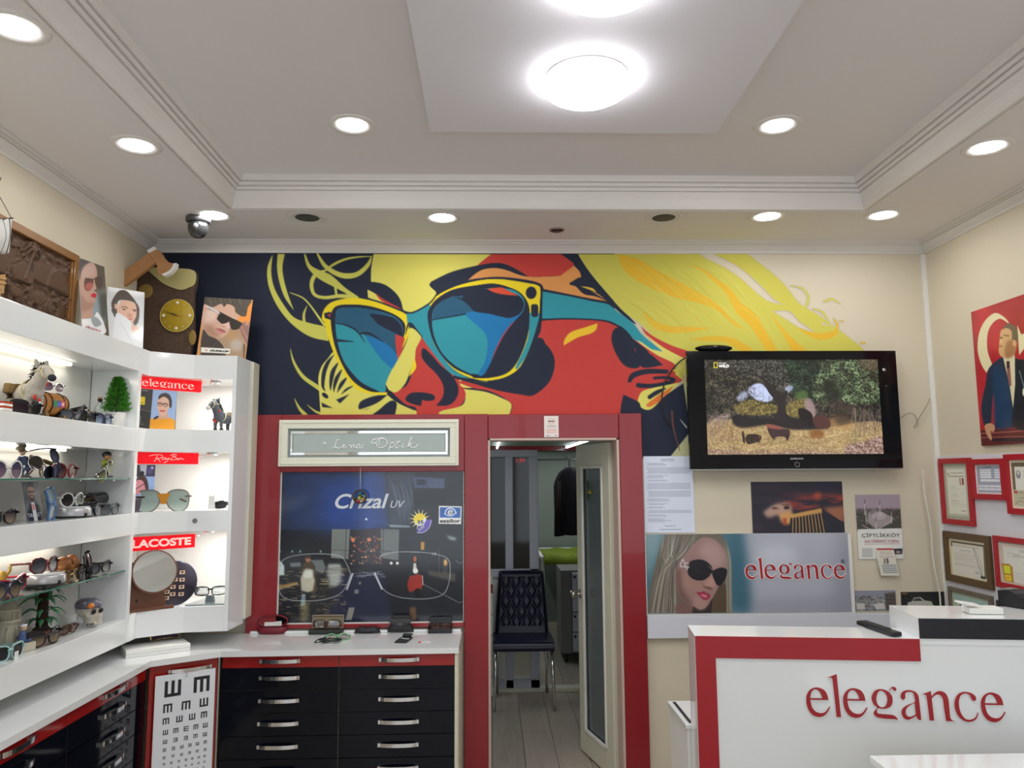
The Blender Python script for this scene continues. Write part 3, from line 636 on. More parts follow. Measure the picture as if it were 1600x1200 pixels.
# --- film on the back of the window: rainy night street behind a pair of glasses
def window_film():
    O, U, V = (WL, BY-.012, WT), (WR-WL, 0, 0), (0, 0, WB-WT)
    c = Canvas(400, 320, O, U, V, (22, 27, 36)); P = c.poly
    n = vnoise(400, 320, 26, 18, 3); c.src(415, 730, 4.8)
    P([(55, 30), (800, 30), (800, 470), (40, 470)], (30, 42, 66)); P([(150, 30), (820, 30), (820, 470), (180, 470)], (30, 52, 96), .8, 12); P([(420, 120), (820, 80), (820, 470), (420, 470)], (28, 70, 158), .75, 22)
    c.src(570, 730, 4.8); P([(0, 30), (150, 30), (180, 460), (0, 460)], (36, 66, 140), .7, 4)
    P([(150, 30), (750, 30), (750, 1180), (330, 1180), (340, 470), (180, 460)], (26, 31, 40)); P([(150, 40), (370, 40), (360, 200), (330, 440), (180, 440)], (66, 78, 98), .6, 5)
    for q in range(16): c.stroke([(170+q*11, 60+13*q % 90), (230+9*q, 200+(q*37) % 120), (240+7*q, 330+(q*23) % 100)], [2, 14, 3], (120, 132, 150), .16)
    P([(180, 430), (340, 440), (340, 452), (190, 450)], (150, 170, 180), .8, 1)
    P([(360, 70), (600, 85), (600, 160), (375, 155)], (62, 72, 104)); P([(388, 90), (458, 95), (458, 135), (388, 133)], (30, 34, 50)); P([(365, 180), (610, 190), (600, 290), (365, 280)], (22, 26, 34))
    for y in (105, 125, 142): c.stroke([(480, y), (585, y)], 5, (96, 106, 140), .7, False)
    # pylons, road
    c.src(415, 730, 4.8)
    P([(498, 465), (632, 465), (622, 690), (490, 680)], (112, 118, 116)); c.stroke([(606, 465), (596, 690)], 5, (60, 64, 66)); c.stroke([(495, 620), (622, 625)], 4, (60, 64, 66)); P([(636, 470), (800, 470), (800, 720), (640, 700)], (40, 36, 44))
    c.src(570, 730, 4.8); P([(120, 462), (258, 468), (252, 700), (120, 680)], (98, 104, 104)); c.stroke([(140, 465), (132, 690)], 5, (60, 64, 66)); c.stroke([(120, 625), (250, 640)], 5, (56, 60, 62)); P([(0, 462), (120, 462), (120, 720), (0, 720)], (48, 40, 48))
    r = random.Random(2)
    for _ in range(70):
        x, y = r.uniform(640, 880), r.uniform(520, 735); c.src(415, 730, 4.8).ell(x, y, r.uniform(3, 9), r.uniform(3, 7), r.choice([(220, 120, 70), (230, 190, 150), (190, 70, 50), (120, 100, 90)]), .8, blur=.6)
    for x in (655, 776): c.ell(x, 543, 16, 14, (235, 140, 90), .9, blur=1)
    P([(35, 760), (400, 740), (800, 760), (800, 1165), (35, 1165)], (34, 36, 42)); P([(560, 800), (880, 790), (960, 1165), (440, 1165)], (30, 36, 62), .9, 6)
    for _ in range(330):                        # wet reflections
        x, y = r.uniform(45, 600), r.uniform(760, 1150); L = r.uniform(10, 60)
        c.stroke([(x, y), (x+L, y+r.uniform(-4, 4))], r.uniform(2, 7), r.choice([(190, 170, 110), (120, 100, 60), (70, 74, 78), (214, 206, 180), (24, 26, 30), (30, 32, 34)]), .45, False)
    P([(455, 760), (580, 760), (560, 880), (480, 900)], (200, 206, 200), .7, 4)
    P([(45, 690), (100, 690), (140, 740), (140, 810), (60, 810)], (196, 214, 214), .9, 1); P([(60, 705), (95, 702), (115, 740), (58, 745)], (70, 90, 90)); P([(180, 720), (260, 712), (270, 745), (190, 750)], (120, 130, 130), .8, 1)
    P([(330, 695), (430, 695), (450, 750), (430, 800), (330, 760)], (120, 128, 130), .8, 1); P([(470, 725), (560, 725), (570, 755), (465, 758)], (210, 214, 206), .7, 2)
    P([(40, 900), (240, 860), (240, 880), (45, 925)], (180, 140, 70), .8, 1); c.stroke([(40, 940), (240, 872)], 8, (150, 140, 120), .7)
    # rider on a scooter
    P([(270, 780), (285, 715), (345, 705), (372, 740), (385, 930), (350, 960), (330, 830), (270, 820)], (70, 62, 52)); c.ell(317, 690, 19, 24, (150, 104, 82)); c.ell(317, 672, 22, 14, (60, 48, 42))
    P([(262, 830), (300, 760), (345, 765), (368, 850), (355, 925), (320, 940), (268, 925)], (170, 168, 150), 1, 1.2); P([(280, 780), (360, 770), (350, 830), (285, 830)], (206, 214, 208), .8, 2); P([(295, 940), (335, 940), (330, 1005), (300, 1005)], (34, 36, 40))
    P([(260, 1020), (325, 1010), (318, 1160), (262, 1160)], (150, 140, 96), .55, 3); P([(272, 950), (300, 950), (296, 1040), (262, 1040)], (150, 170, 176), .7, 1)
    # rider on the red scooter, walker, traffic light
    c.src(570, 730, 4.8)
    P([(355, 740), (352, 680), (385, 665), (408, 700), (412, 790), (355, 795)], (20, 20, 24)); c.ell(376, 690, 13, 22, (160, 84, 60)); P([(365, 720), (385, 720), (390, 770), (362, 775)], (196, 196, 190))
    P([(335, 820), (400, 800), (430, 815), (438, 880), (415, 920), (330, 935), (318, 880)], (150, 44, 38), 1, 1); c.ell(380, 778, 20, 20, (216, 220, 216)); c.stroke([(432, 815), (436, 880)], 6, (170, 170, 170)); P([(375, 915), (410, 905), (408, 990), (380, 990)], (14, 16, 22))
    for y in (840, 858, 876): c.stroke([(335, y), (425, y-8)], 3, (96, 22, 24))
    P([(340, 1050), (385, 1045), (385, 1150), (335, 1150)], (120, 84, 50), .6, 2)
    for y in range(1055, 1150, 12): c.stroke([(345, y), (380, y+4)], 3, (210, 150, 100), .5)
    P([(420, 560), (448, 560), (446, 620), (420, 620)], (190, 140, 50), .9, .6); c.stroke([(557, 620), (557, 790)], 5, (90, 94, 94), .8); P([(585, 690), (615, 685), (625, 740), (615, 800), (590, 800), (580, 740)], (60, 56, 56), .9, 1); c.ell(605, 715, 14, 24, (206, 160, 100), .9)
    P([(470, 775), (680, 800), (680, 860), (480, 810)], (96, 92, 80), .7, 2); P([(610, 510), (690, 530), (680, 550), (640, 545)], (180, 196, 200), .7, 2); c.ell(198, 720, 11, 11, (235, 235, 230), blur=.5); c.ell(244, 720, 11, 11, (235, 235, 230), blur=.5)
    for x in range(340, 410, 12): c.stroke([(x, 632), (x+5, 642)], 3, (190, 190, 185), .7)
    for x in (508, 525, 531): c.ring(x, 650, 4, 9, 3, (190, 196, 200), .9)
    c.src(415, 730, 4.8)
    P([(625, 1052), (668, 1052), (645, 1145), (600, 1145)], (120, 120, 116)); P([(668, 918), (698, 918), (696, 948), (666, 948)], (110, 112, 116)); P([(698, 860), (716, 860), (714, 880), (698, 880)], (110, 112, 116))
    c.ell(1040-290+5, 390, 9, 9, (190, 220, 255), blur=.4)
    for k in range(22): c.stroke([(640+r.uniform(0, 250), 775+r.uniform(0, 60)), (650+r.uniform(0, 250), 777+r.uniform(0, 60))], 4, (180, 190, 200), .35, False)
    for x in (75, 108, 200, 260, 413): c.ell(x, 632, 8, 10, (150, 190, 176), .7, blur=.7)
    # the rimless glasses drawn over the street
    W_ = (196, 202, 204)
    c.stroke([(638, 800), (605, 720), (560, 668), (430, 650), (280, 655), (160, 680), (110, 730), (92, 820), (100, 920), (150, 985), (280, 1003), (420, 995), (540, 960), (600, 900), (640, 800)], 4.5, W_, .8); c.stroke([(652, 800), (610, 915)], 13, (200, 206, 210), .85)
    c.src(570, 730, 4.8); c.stroke([(110, 690), (130, 660), (250, 636), (450, 640), (580, 665), (630, 700), (640, 760), (632, 860), (590, 950), (480, 985), (330, 985), (210, 960), (130, 905), (70, 795)], 4.5, W_, .8); c.stroke([(75, 795), (128, 912)], 14, (200, 206, 210), .85)
    c.stroke([(432, 875), (560, 940), (712, 1018), (748, 1000)], 5, (150, 152, 150), .7, False); c.stroke([(685, 700), (715, 722), (745, 700)], 5, (150, 152, 150), .6, False)
    # sun badge
    for k in range(14):
        a = 2*PI*k/14+.1; P([(413+38*math.cos(a-.14), 392+38*math.sin(a-.14)), (413+84*math.cos(a), 392+84*math.sin(a)), (413+38*math.cos(a+.14), 392+38*math.sin(a+.14))], (222, 214, 150))
    c.ell(413, 392, 46, 46, (226, 196, 50)); c.poly([(367, 400), (390, 425), (430, 395), (458, 375), (460, 400), (440, 432), (410, 440), (380, 430)], (226, 230, 232)); P([(497, 392), (460, 398), (440, 432), (398, 446), (395, 492), (440, 490), (480, 455), (500, 415)], (92, 80, 170), smooth=True)
    c.stroke([(393, 490), (440, 488), (482, 455), (498, 400)], 4, (210, 210, 230))
    # maker's badge
    P([(556, 290), (727, 294), (722, 427), (554, 424)], (226, 230, 232)); P([(564, 300), (719, 302), (716, 380), (562, 378)], (38, 92, 170)); c.stroke([(600, 350), (612, 320), (640, 308), (670, 318), (685, 345)], 7, (240, 244, 246)); c.stroke([(600, 345), (620, 362), (655, 362), (685, 340)], 6, (240, 244, 246))
    c.img = np.clip(c.img*(.9+.2*n[..., None]), 0, 1)
    win = bpy.data.objects.new('window_1', None); COL.objects.link(win); win.location = ((WL+WR)/2, BY, WB); win['kind'] = 'structure'
    c.build('street_poster_film', pm_film, 1.25, .003, parent=win)
    b = MB()
    for q in ((WL, WL+.006, WB, WT), (WL, WR, WB, WB+.006), (WR-.003, WR, WB, WT)): b.box(q[0], q[1], BY-.019, BY-.0125, q[2], q[3])
    obj('window_bead', b, m_whitem, win, world=True)
    def lt(t, x0, y1, x1, y0, m, ori, k=4.8, **kw):
        a = ay(ori+x0/k, 730+y1/k, BY-.0125); q = ay(ori+x1/k, 730+y0/k, BY-.0125); return lettering(t, a, (q.x-a.x, 0, 0), (0, 0, q.z-a.z), m, win, **kw)
    tw = mat('pale grey lettering', S(206, 212, 220, 1.1), .3)
    lt('Crizal', 520, 312, 925, 197, tw, 415, shear=.28, bold=.02); lt('UV', 192, 304, 300, 250, tw, 570, shear=.3)
    lt('35', 394, 425, 440, 398, mat('navy lettering', S(40, 60, 110), .4), 570, bold=.02); lt('essilor', 562, 416, 718, 388, m_txtk, 570, bold=.02)
    lt('e', 620, 358, 662, 318, tw, 570, shear=.2, bold=.03)
    q = lettering('E-SPF', (0, 0, 0), (.036, 0, 0), (0, 0, .016), tw, None, bold=.02); q.parent = win; p = ay(570+412/4.8, 730+480/4.8, BY-.0135); q.location = p-win.location; q.rotation_euler = (0, -.62, 0)
window_film()

# --- framed mirror sign over the window
def mirror_sign():
    a, e = ay(436, 729, BY-.04), ay(717, 656, BY-.04); x0, x1, z0, z1 = a.x, e.x, a.z, e.z+.002
    t = thing('framed_mirror_sign', ((x0+x1)/2, PY, z0), 'white framed frosted glass sign with silver script above the window', 'sign')
    b = MB(); y0, y1 = PY-.028, PY; f = .047
    b.box(x0, x1, y0, y1, z0, z0+f); b.box(x0, x1, y0, y1, z1-f, z1); b.box(x0, x0+f, y0, y1, z0+f, z1-f); b.box(x1-f, x1, y0, y1, z0+f, z1-f)
    b.box(x0+.012, x1-.012, y0-.004, y0, z0+.012, z0+.018); b.box(x0+.012, x1-.012, y0-.004, y0, z1-.018, z1-.012); b.box(x0+.012, x0+.018, y0-.004, y0, z0+.012, z1-.012); b.box(x1-.018, x1-.012, y0-.004, y0, z0+.012, z1-.012)
    obj('sign_frame', b, mat('ivory painted frame', S(212, 212, 196, 1.2), .35), t, .002, world=True)
    X0, X1, Z0, Z1 = x0+f, x1-f, z0+f, z1-f
    obj('mirror_border', MB().box(X0, X1, PY-.012, PY-.002, Z0, Z1), mat('grey sign glass', S(128, 138, 138, 1.2), .3), t, world=True)
    b = MB(); s = .012; w_ = .016
    for q in ((X0+s, X1-s, Z1-s-w_, Z1-s), (X0+s, X1-s, Z0+s, Z0+s+w_), (X0+s, X0+s+w_*.8, Z0+s+w_, Z1-s-w_), (X1-s-w_*.8, X1-s, Z0+s+w_, Z1-s-w_)): b.box(q[0], q[1], PY-.015, PY-.012, q[2], q[3])
    obj('mirror_strip', b, mat('mirror', (.88, .9, .9), .03, 1, noise=0), t, .002, world=True)
    obj('frosted_panel', MB().box(X0+s+w_, X1-s-w_, PY-.014, PY-.012, Z0+s+w_, Z1-s-w_), mat('frosted sign glass', S(160, 172, 170, 1.2), .4), t, world=True)
    # script letters as engraved ribbons, traced on the glass
    b = MB(); g = lambda x, y: ay(430+x/5.333, 645+y/5.333, PY-.0155)
    rib = [[(536, 226), (512, 228), (504, 256), (494, 286), (476, 296), (500, 288), (530, 298), (556, 286)], [(560, 284), (578, 272), (570, 268), (560, 282), (575, 294), (600, 280)], [(615, 280), (628, 268), (632, 294), (640, 274), (655, 268), (652, 290), (668, 284)],
           [(668, 292), (690, 264), (705, 272), (700, 292), (680, 292), (682, 272)], [(735, 266), (720, 270), (728, 284), (715, 296), (705, 288)], [(425, 250), (405, 246), (400, 258), (430, 262)],
           [(905, 218), (860, 222), (840, 250), (855, 285), (890, 292), (925, 270), (930, 235), (900, 212), (850, 215), (815, 228), (802, 245), (815, 256), (840, 250)], [(870, 225), (862, 250), (872, 275)],
           [(945, 320), (955, 285), (962, 255), (985, 250), (992, 268), (978, 288), (958, 286)], [(1030, 228), (1014, 262), (1004, 286), (1016, 294), (1040, 278)], [(1000, 246), (1046, 242)], [(1066, 252), (1054, 286), (1068, 292), (1086, 278)], [(1072, 236), (1074, 239)],
           [(1100, 292), (1118, 245), (1140, 208), (1128, 215), (1108, 288)], [(1112, 270), (1145, 250), (1122, 268), (1140, 292), (1170, 286), (1190, 262)]]
    for q in rib:
        q = cr(q, 5, False); pts = [g(*p) for p in q]; nn = len(pts)
        b.tube(pts, [.0017+.0018*abs(math.sin(i*.4)) for i in range(nn)], 5, flat=.5, up=(0, 1, 0))
    obj('script_lettering', b, mat('bright silver letters', (.9, .92, .93), .25, .2), t, world=True)
mirror_sign()

# --- elegance word, used on the desk, banner and signs
def word_loops():
    A = lambda pts: [(1250+x/10, 1045+y/10) for x, y in cr(pts, 4)]; B = lambda pts: [(1410+x/9.41, 1045+y/9.41) for x, y in cr(pts, 4)]
    e = lambda dx, dy, f: ([f([(x+dx, y+dy) for x, y in [(465, 515), (465, 515), (450, 430), (400, 355), (290, 322), (190, 355), (125, 440), (112, 550), (135, 660), (200, 750), (300, 782), (390, 755), (450, 690), (492, 618), (492, 618), (480, 612), (480, 612), (440, 665), (400, 705), (340, 722), (260, 700), (200, 630), (178, 516), (178, 516)]])],
                           [f([(x+dx, y+dy) for x, y in [(178, 490), (178, 490), (195, 410), (230, 365), (270, 352), (320, 375), (355, 430), (370, 490), (370, 490)]])])
    L = []
    o, h = e(0, 0, A); L.append((o[0], h)); o, h = e(588, 0, A); L.append((o[0], h))
    B2 = lambda pts: [(1410+x/9.41, 1045+y/9.41) for x, y in cr([((q-112)*.92+1172, (w_-322)*.925+326) for q, w_ in pts], 4)]
    o, h = e(0, 0, B2); L.append((o[0], h))
    L.append((A([(475, 165), (475, 165), (618, 108), (618, 108), (652, 775), (652, 775), (582, 775), (582, 775), (550, 210), (540, 175), (515, 160), (480, 172)]), []))
    L.append((A([(1310, 328), (1390, 345), (1432, 372), (1455, 320), (1495, 288), (1540, 300), (1550, 330), (1530, 352), (1500, 340), (1490, 312), (1465, 325), (1440, 378), (1475, 430), (1478, 520), (1440, 595), (1360, 630), (1290, 630), (1245, 625), (1225, 660), (1235, 700), (1300, 712), (1400, 718), (1480, 728), (1530, 765), (1548, 802), (1548, 802), (1500, 788), (1330, 782), (1220, 762), (1172, 715), (1180, 675), (1232, 615), (1180, 570), (1152, 480), (1175, 400), (1230, 345)]),
              [A([(1310, 352), (1255, 385), (1225, 480), (1245, 570), (1310, 612), (1370, 580), (1400, 490), (1380, 400)])]))
    L.append((B([(75, 430), (40, 458), (10, 425), (25, 360), (90, 320), (170, 318), (240, 345), (272, 400), (280, 500), (290, 742), (290, 742), (250, 742), (225, 700), (218, 684), (170, 715), (100, 745), (40, 725), (8, 655), (25, 590), (90, 540), (210, 485), (212, 420), (200, 360), (160, 342), (110, 345), (80, 370)]),
              [B([(212, 495), (212, 495), (110, 555), (70, 620), (80, 680), (130, 702), (180, 685), (217, 662), (217, 662)])]))
    L.append((B([(320, 378), (320, 378), (458, 322), (458, 322), (464, 400), (464, 400), (530, 340), (600, 320), (670, 350), (705, 430), (712, 560), (715, 690), (740, 735), (785, 750), (785, 750), (652, 750), (652, 750), (635, 560), (625, 430), (580, 375), (520, 380), (464, 430), (464, 430), (478, 748), (478, 748), (412, 748), (412, 748), (392, 420), (375, 380), (345, 374)]), []))
    L.append((B([(1110, 430), (1075, 455), (1040, 425), (1020, 370), (960, 348), (895, 375), (860, 450), (858, 560), (885, 650), (940, 715), (1010, 722), (1080, 690), (1120, 615), (1120, 615), (1128, 625), (1128, 625), (1090, 710), (1010, 752), (910, 740), (830, 670), (792, 560), (800, 450), (850, 365), (940, 325), (1040, 338), (1100, 380)]), []))
    return L
WORD = word_loops(); WX0, WX1, WY0, WY1 = 1261.2, 1571.0, 1055.5, 1125.5
def elegance(O, U, V, m, parent=None, name='lettering', depth=.002, out=0.0):
    """O lower left; U, V span the word; optional outline thickening"""
    O, U, V = Vector(O), Vector(U), Vector(V); n = U.cross(V).normalized(); b = MB()
    f = lambda p: O+U*((p[0]-WX0)/(WX1-WX0))+V*((WY1-p[1])/(WY1-WY0))
    for o, hs in WORD:
        if out:
            c = sum((Vector((*p, 0)) for p in o), Vector())/len(o); k = len(o); q = []
            for i in range(k):
                t = Vector((o[(i+1) % k][0]-o[i-1][0], o[(i+1) % k][1]-o[i-1][1])); t = t.normalized() if t.length else t; q.append((o[i][0]+t.y*out, o[i][1]-t.x*out))
            ar = sum(o[i-1][0]*o[i][1]-o[i][0]*o[i-1][1] for i in range(k))
            if ar < 0: q = [(2*o[i][0]-q[i][0], 2*o[i][1]-q[i][1]) for i in range(k)]
            o = q; hs = [h for h in hs]
        b.prism([f(p) for p in o], n*depth, holes=[[f(p) for p in h] for h in hs])
    return obj(name, b, m, parent, world=True)

# --- long banner with the woman in dark glasses
def banner():
    c = wall_pic('b', (1009, 835), (1331, 956), 380, 143, (172, 176, 190), d=.022); c.src(1000, 700, 4)
    P = lambda pts, col, **k: c.poly(pts, col, smooth=True, **k)
    g = np.linspace(0, 1, 380); c.img[:, :, 0] += (g*.0)[None]; c.poly([(20, 530), (640, 530), (690, 1030), (40, 1030)], (72, 112, 128), 1, 12); c.poly([(20, 530), (140, 530), (100, 700), (30, 830)], (118, 150, 158), .9, 6); c.poly([(560, 530), (640, 530), (700, 1030), (580, 1030)], (50, 96, 120), .8, 8)
    c.ell(860, 680, 130, 80, (196, 202, 214), .9, blur=9); c.poly([(1240, 530), (1340, 530), (1340, 1030), (1200, 1030)], (120, 126, 142), .5, 14); c.poly([(700, 950), (1340, 930), (1340, 1030), (700, 1030)], (140, 146, 160), .5, 8)
    c.src(1005, 830, 9.23)
    P([(330, 20), (330, 20), (1110, 20), (1110, 20), (1200, 180), (1250, 400), (1275, 700), (1285, 1180), (1285, 1180), (60, 1180), (60, 1180), (90, 850), (140, 620), (200, 380), (250, 180)], (104, 98, 88))
    r = random.Random(5)
    for i in range(70):
        x = r.uniform(280, 800); e = r.uniform(80, 480); c.stroke([(x, 25), (x*.75+e*.2, 300), (e*.6+180, 600), (e, 1170)], [4, r.uniform(6, 20), r.uniform(6, 18), 10], r.choice([(70, 62, 54), (138, 132, 120), (176, 176, 168), (92, 84, 74), (150, 140, 122)]), .55)
    for i in range(14):
        x = r.uniform(1180, 1260); c.stroke([(x-60, 120), (x, 400), (x+10, 800), (x+15, 1170)], [2, 9, 10, 8], r.choice([(150, 148, 136), (110, 98, 78), (180, 182, 172)]), .6)
    P([(1090, 800), (1090, 800), (1190, 780), (1200, 1170), (1200, 1170), (960, 1170), (960, 1170), (1000, 980)], (84, 68, 52)); c.poly([(720, 1060), (1000, 960), (980, 1180), (690, 1180)], (34, 26, 28))
    P([(860, 90), (1000, 110), (1100, 180), (1170, 270), (1195, 400), (1190, 540), (1120, 620), (1085, 800), (1000, 960), (900, 1100), (820, 1130), (740, 1090), (640, 1060), (540, 980), (490, 850), (470, 700), (480, 560), (520, 430), (640, 290), (740, 170)], (150, 118, 114))
    P([(900, 150), (1050, 180), (1150, 290), (1180, 430), (1120, 530), (1000, 540), (880, 400), (800, 300)], (176, 146, 144), a=.9, blur=6); P([(560, 560), (700, 700), (860, 760), (900, 850), (760, 880), (600, 820), (520, 700)], (162, 126, 116), blur=6); P([(470, 560), (540, 560), (560, 800), (640, 960), (740, 1060), (640, 1060), (530, 970), (480, 800)], (104, 76, 72), a=.9, blur=4)
    P([(960, 660), (1010, 640), (1050, 760), (1030, 800), (960, 830), (890, 800), (870, 770)], (180, 140, 128), blur=3); P([(850, 740), (850, 740), (880, 790), (1000, 820), (960, 840), (870, 800)], (96, 60, 58), blur=1.2); P([(480, 1060), (700, 1080), (690, 1180), (480, 1180)], (120, 88, 84), blur=2)
    P([(740, 940), (900, 1000), (960, 1000), (900, 1100), (820, 1130), (740, 1080)], (170, 134, 126), blur=4)
    P([(770, 880), (830, 880), (870, 868), (900, 880), (960, 915), (965, 950), (920, 990), (860, 980), (800, 920)], (150, 40, 70)); P([(820, 915), (900, 915), (930, 950), (880, 955)], (206, 120, 136), blur=1)
    P([(690, 430), (800, 408), (900, 430), (980, 500), (1000, 570), (1000, 570), (1110, 525), (1190, 540), (1210, 580), (1190, 680), (1130, 770), (1080, 785), (1040, 740), (1000, 640), (990, 600), (940, 660), (860, 708), (760, 705), (680, 660), (640, 590), (660, 480)], (18, 16, 26))
    c.stroke([(920, 490), (975, 535), (1000, 575)], [3, 7, 3], (200, 204, 210)); c.ell(800, 560, 90, 70, (30, 26, 40), .8, blur=5)
    for q in ([(575, 405), (545, 460), (540, 510), (600, 510), (640, 550)], [(575, 405), (600, 460), (640, 455)], [(600, 470), (610, 510), (660, 520)]): c.stroke(q, 13, (206, 208, 206))
    t = thing('banner_light_box', (ay(1170, 900, BY).x, BY-.03, ay(1170, 996, BY).z), 'long banner board with blond woman in dark glasses beside red brand lettering', 'banner')
    c.build('printed_banner', pm_gloss, 1.08, .004, parent=t)
    a, e = ay(1010.5, 996, BY), ay(1480, 956, BY)
    obj('lower_board', MB().box(a.x, e.x, BY-.03, BY-.001, a.z, e.z-.001), mat('silver grey board', S(186, 190, 200, 1.35), .3, noise=.02), t, .001, world=True)
    obj('back_board', MB().box(a.x, ay(1331, 900, BY).x, BY-.0175, BY-.001, e.z, ay(1170, 835.5, BY).z), m_whitem, t, world=True)
    p, q = ay(1165, 906, BY-.023), ay(1320, 870, BY-.023)
    elegance(p, (q.x-p.x, 0, 0), (0, 0, q.z-p.z), mat('white letter outline', S(226, 226, 230, 1.1), .4), t, 'letter_outline', .0006, out=2.2); elegance(Vector(p)+Vector((0, -.0008, 0)), (q.x-p.x, 0, 0), (0, 0, q.z-p.z), m_txtr, t, 'lettering', .0012)
    s = ay(1317, 877, BY-.024); b = MB(); b.tube([s+Vector((.009*math.cos(a), 0, .009*math.sin(a))) for a in np.linspace(0, 2*PI, 17)[:-1]], .001, 5, closed=True); obj('registered_mark', b, m_txtk, t, world=True)
    lettering('R', s+Vector((-.004, 0, -.005)), (.008, 0, 0), (0, 0, .010), m_txtk, t, name='registered_letter')
banner()

# --- collage poster with columns at sunset
def sunset():
    c = wall_pic('s', (1173, 753), (1320, 832), 190, 104, (40, 34, 48)); c.src(1165, 745, 10)
    n = vnoise(190, 104, 60, 14, 8); n2 = vnoise(190, 104, 40, 9, 9); c.img += (n[..., None]-.5)*np.array([.14, .05, .07])
    y = np.linspace(0, 1, 104)[:, None]; x = np.linspace(0, 1, 190)[None]; m = np.clip((n2-.42)*4, 0, 1)*np.exp(-((y-.42+.1*(x-.7))/.16)**2)*np.clip((x-.22)*3, 0, 1); c.img += m[..., None]*(np.array([165, 60, 48])/255-c.img)*.9
    P = c.poly; P([(1100, 80), (1520, 80), (1520, 230), (1000, 220)], (26, 30, 56), .7, 5); P([(700, 480), (1190, 470), (1520, 700), (1540, 460), (1200, 480)], (180, 120, 80), .5, 3); c.ell(1120, 300, 60, 70, (214, 96, 50), .6, rot=.8, blur=4)
    P([(1240, 500), (1530, 470), (1540, 700), (1420, 690)], (150, 96, 70), .9, 3)
    P([(340, 500), (480, 420), (690, 420), (720, 560), (700, 720), (560, 690), (510, 600), (360, 640), (280, 560)], (196, 160, 140), .85, 3, True); P([(520, 570), (740, 540), (700, 740), (580, 740)], (206, 150, 80), .8, 3)
    P([(590, 470), (640, 445), (690, 470), (680, 505), (610, 510)], (40, 22, 26), .9, 1); P([(400, 490), (460, 470), (530, 500), (430, 510)], (80, 40, 36), .9, 1); c.stroke([(570, 440), (640, 432), (700, 450)], 14, (60, 26, 28), .8); P([(580, 650), (640, 640), (640, 750), (590, 750)], (160, 60, 40), .8, 1)
    P([(700, 640), (1190, 540), (1260, 880), (680, 880)], (26, 24, 32)); P([(700, 590), (1180, 490), (1200, 560), (710, 650)], (196, 150, 84), .95, 1); P([(1190, 500), (1540, 720), (1550, 880), (1260, 880)], (32, 34, 48))
    for i in range(10): c.stroke([(740+i*48, 640-i*9), (735+i*55, 880)], 17, (168, 136, 92), .9, False); c.stroke([(752+i*48, 650-i*9), (750+i*55, 880)], 6, (90, 60, 44), .8, False)
    fin(c, 'sunset_poster', 'dark poster of columned building and eyes at sunset below the television', 'poster')
sunset()

# --- typed notice
def notice():
    c = wall_pic('n', (1005, 713), (1086, 832), 110, 160, (196, 204, 220), d=.004); c.unit(100, 150); r = random.Random(3)
    c.lines(36, 62, [6, 9], 1.1, (90, 96, 110)); y = 14
    while y < 132:
        blk = r.choice([2, 3, 4, 6]); full = r.random() < .45
        for _ in range(blk):
            if y < 132: c.stroke([(6+r.choice([0, 3]), y), ((94 if full else 34+r.random()*20), y)], .8, (96, 102, 118), .7, False)
            y += 2.1
        y += 2.6
    c.lines(40, 60, [137], 1, (90, 96, 110)); c.lines(30, 72, [144], 1.2, (90, 96, 110))
    fin(c, 'typed_notice', 'tall white page of small typed lines beside the door frame', 'notice', side=S(200, 204, 214))
notice()

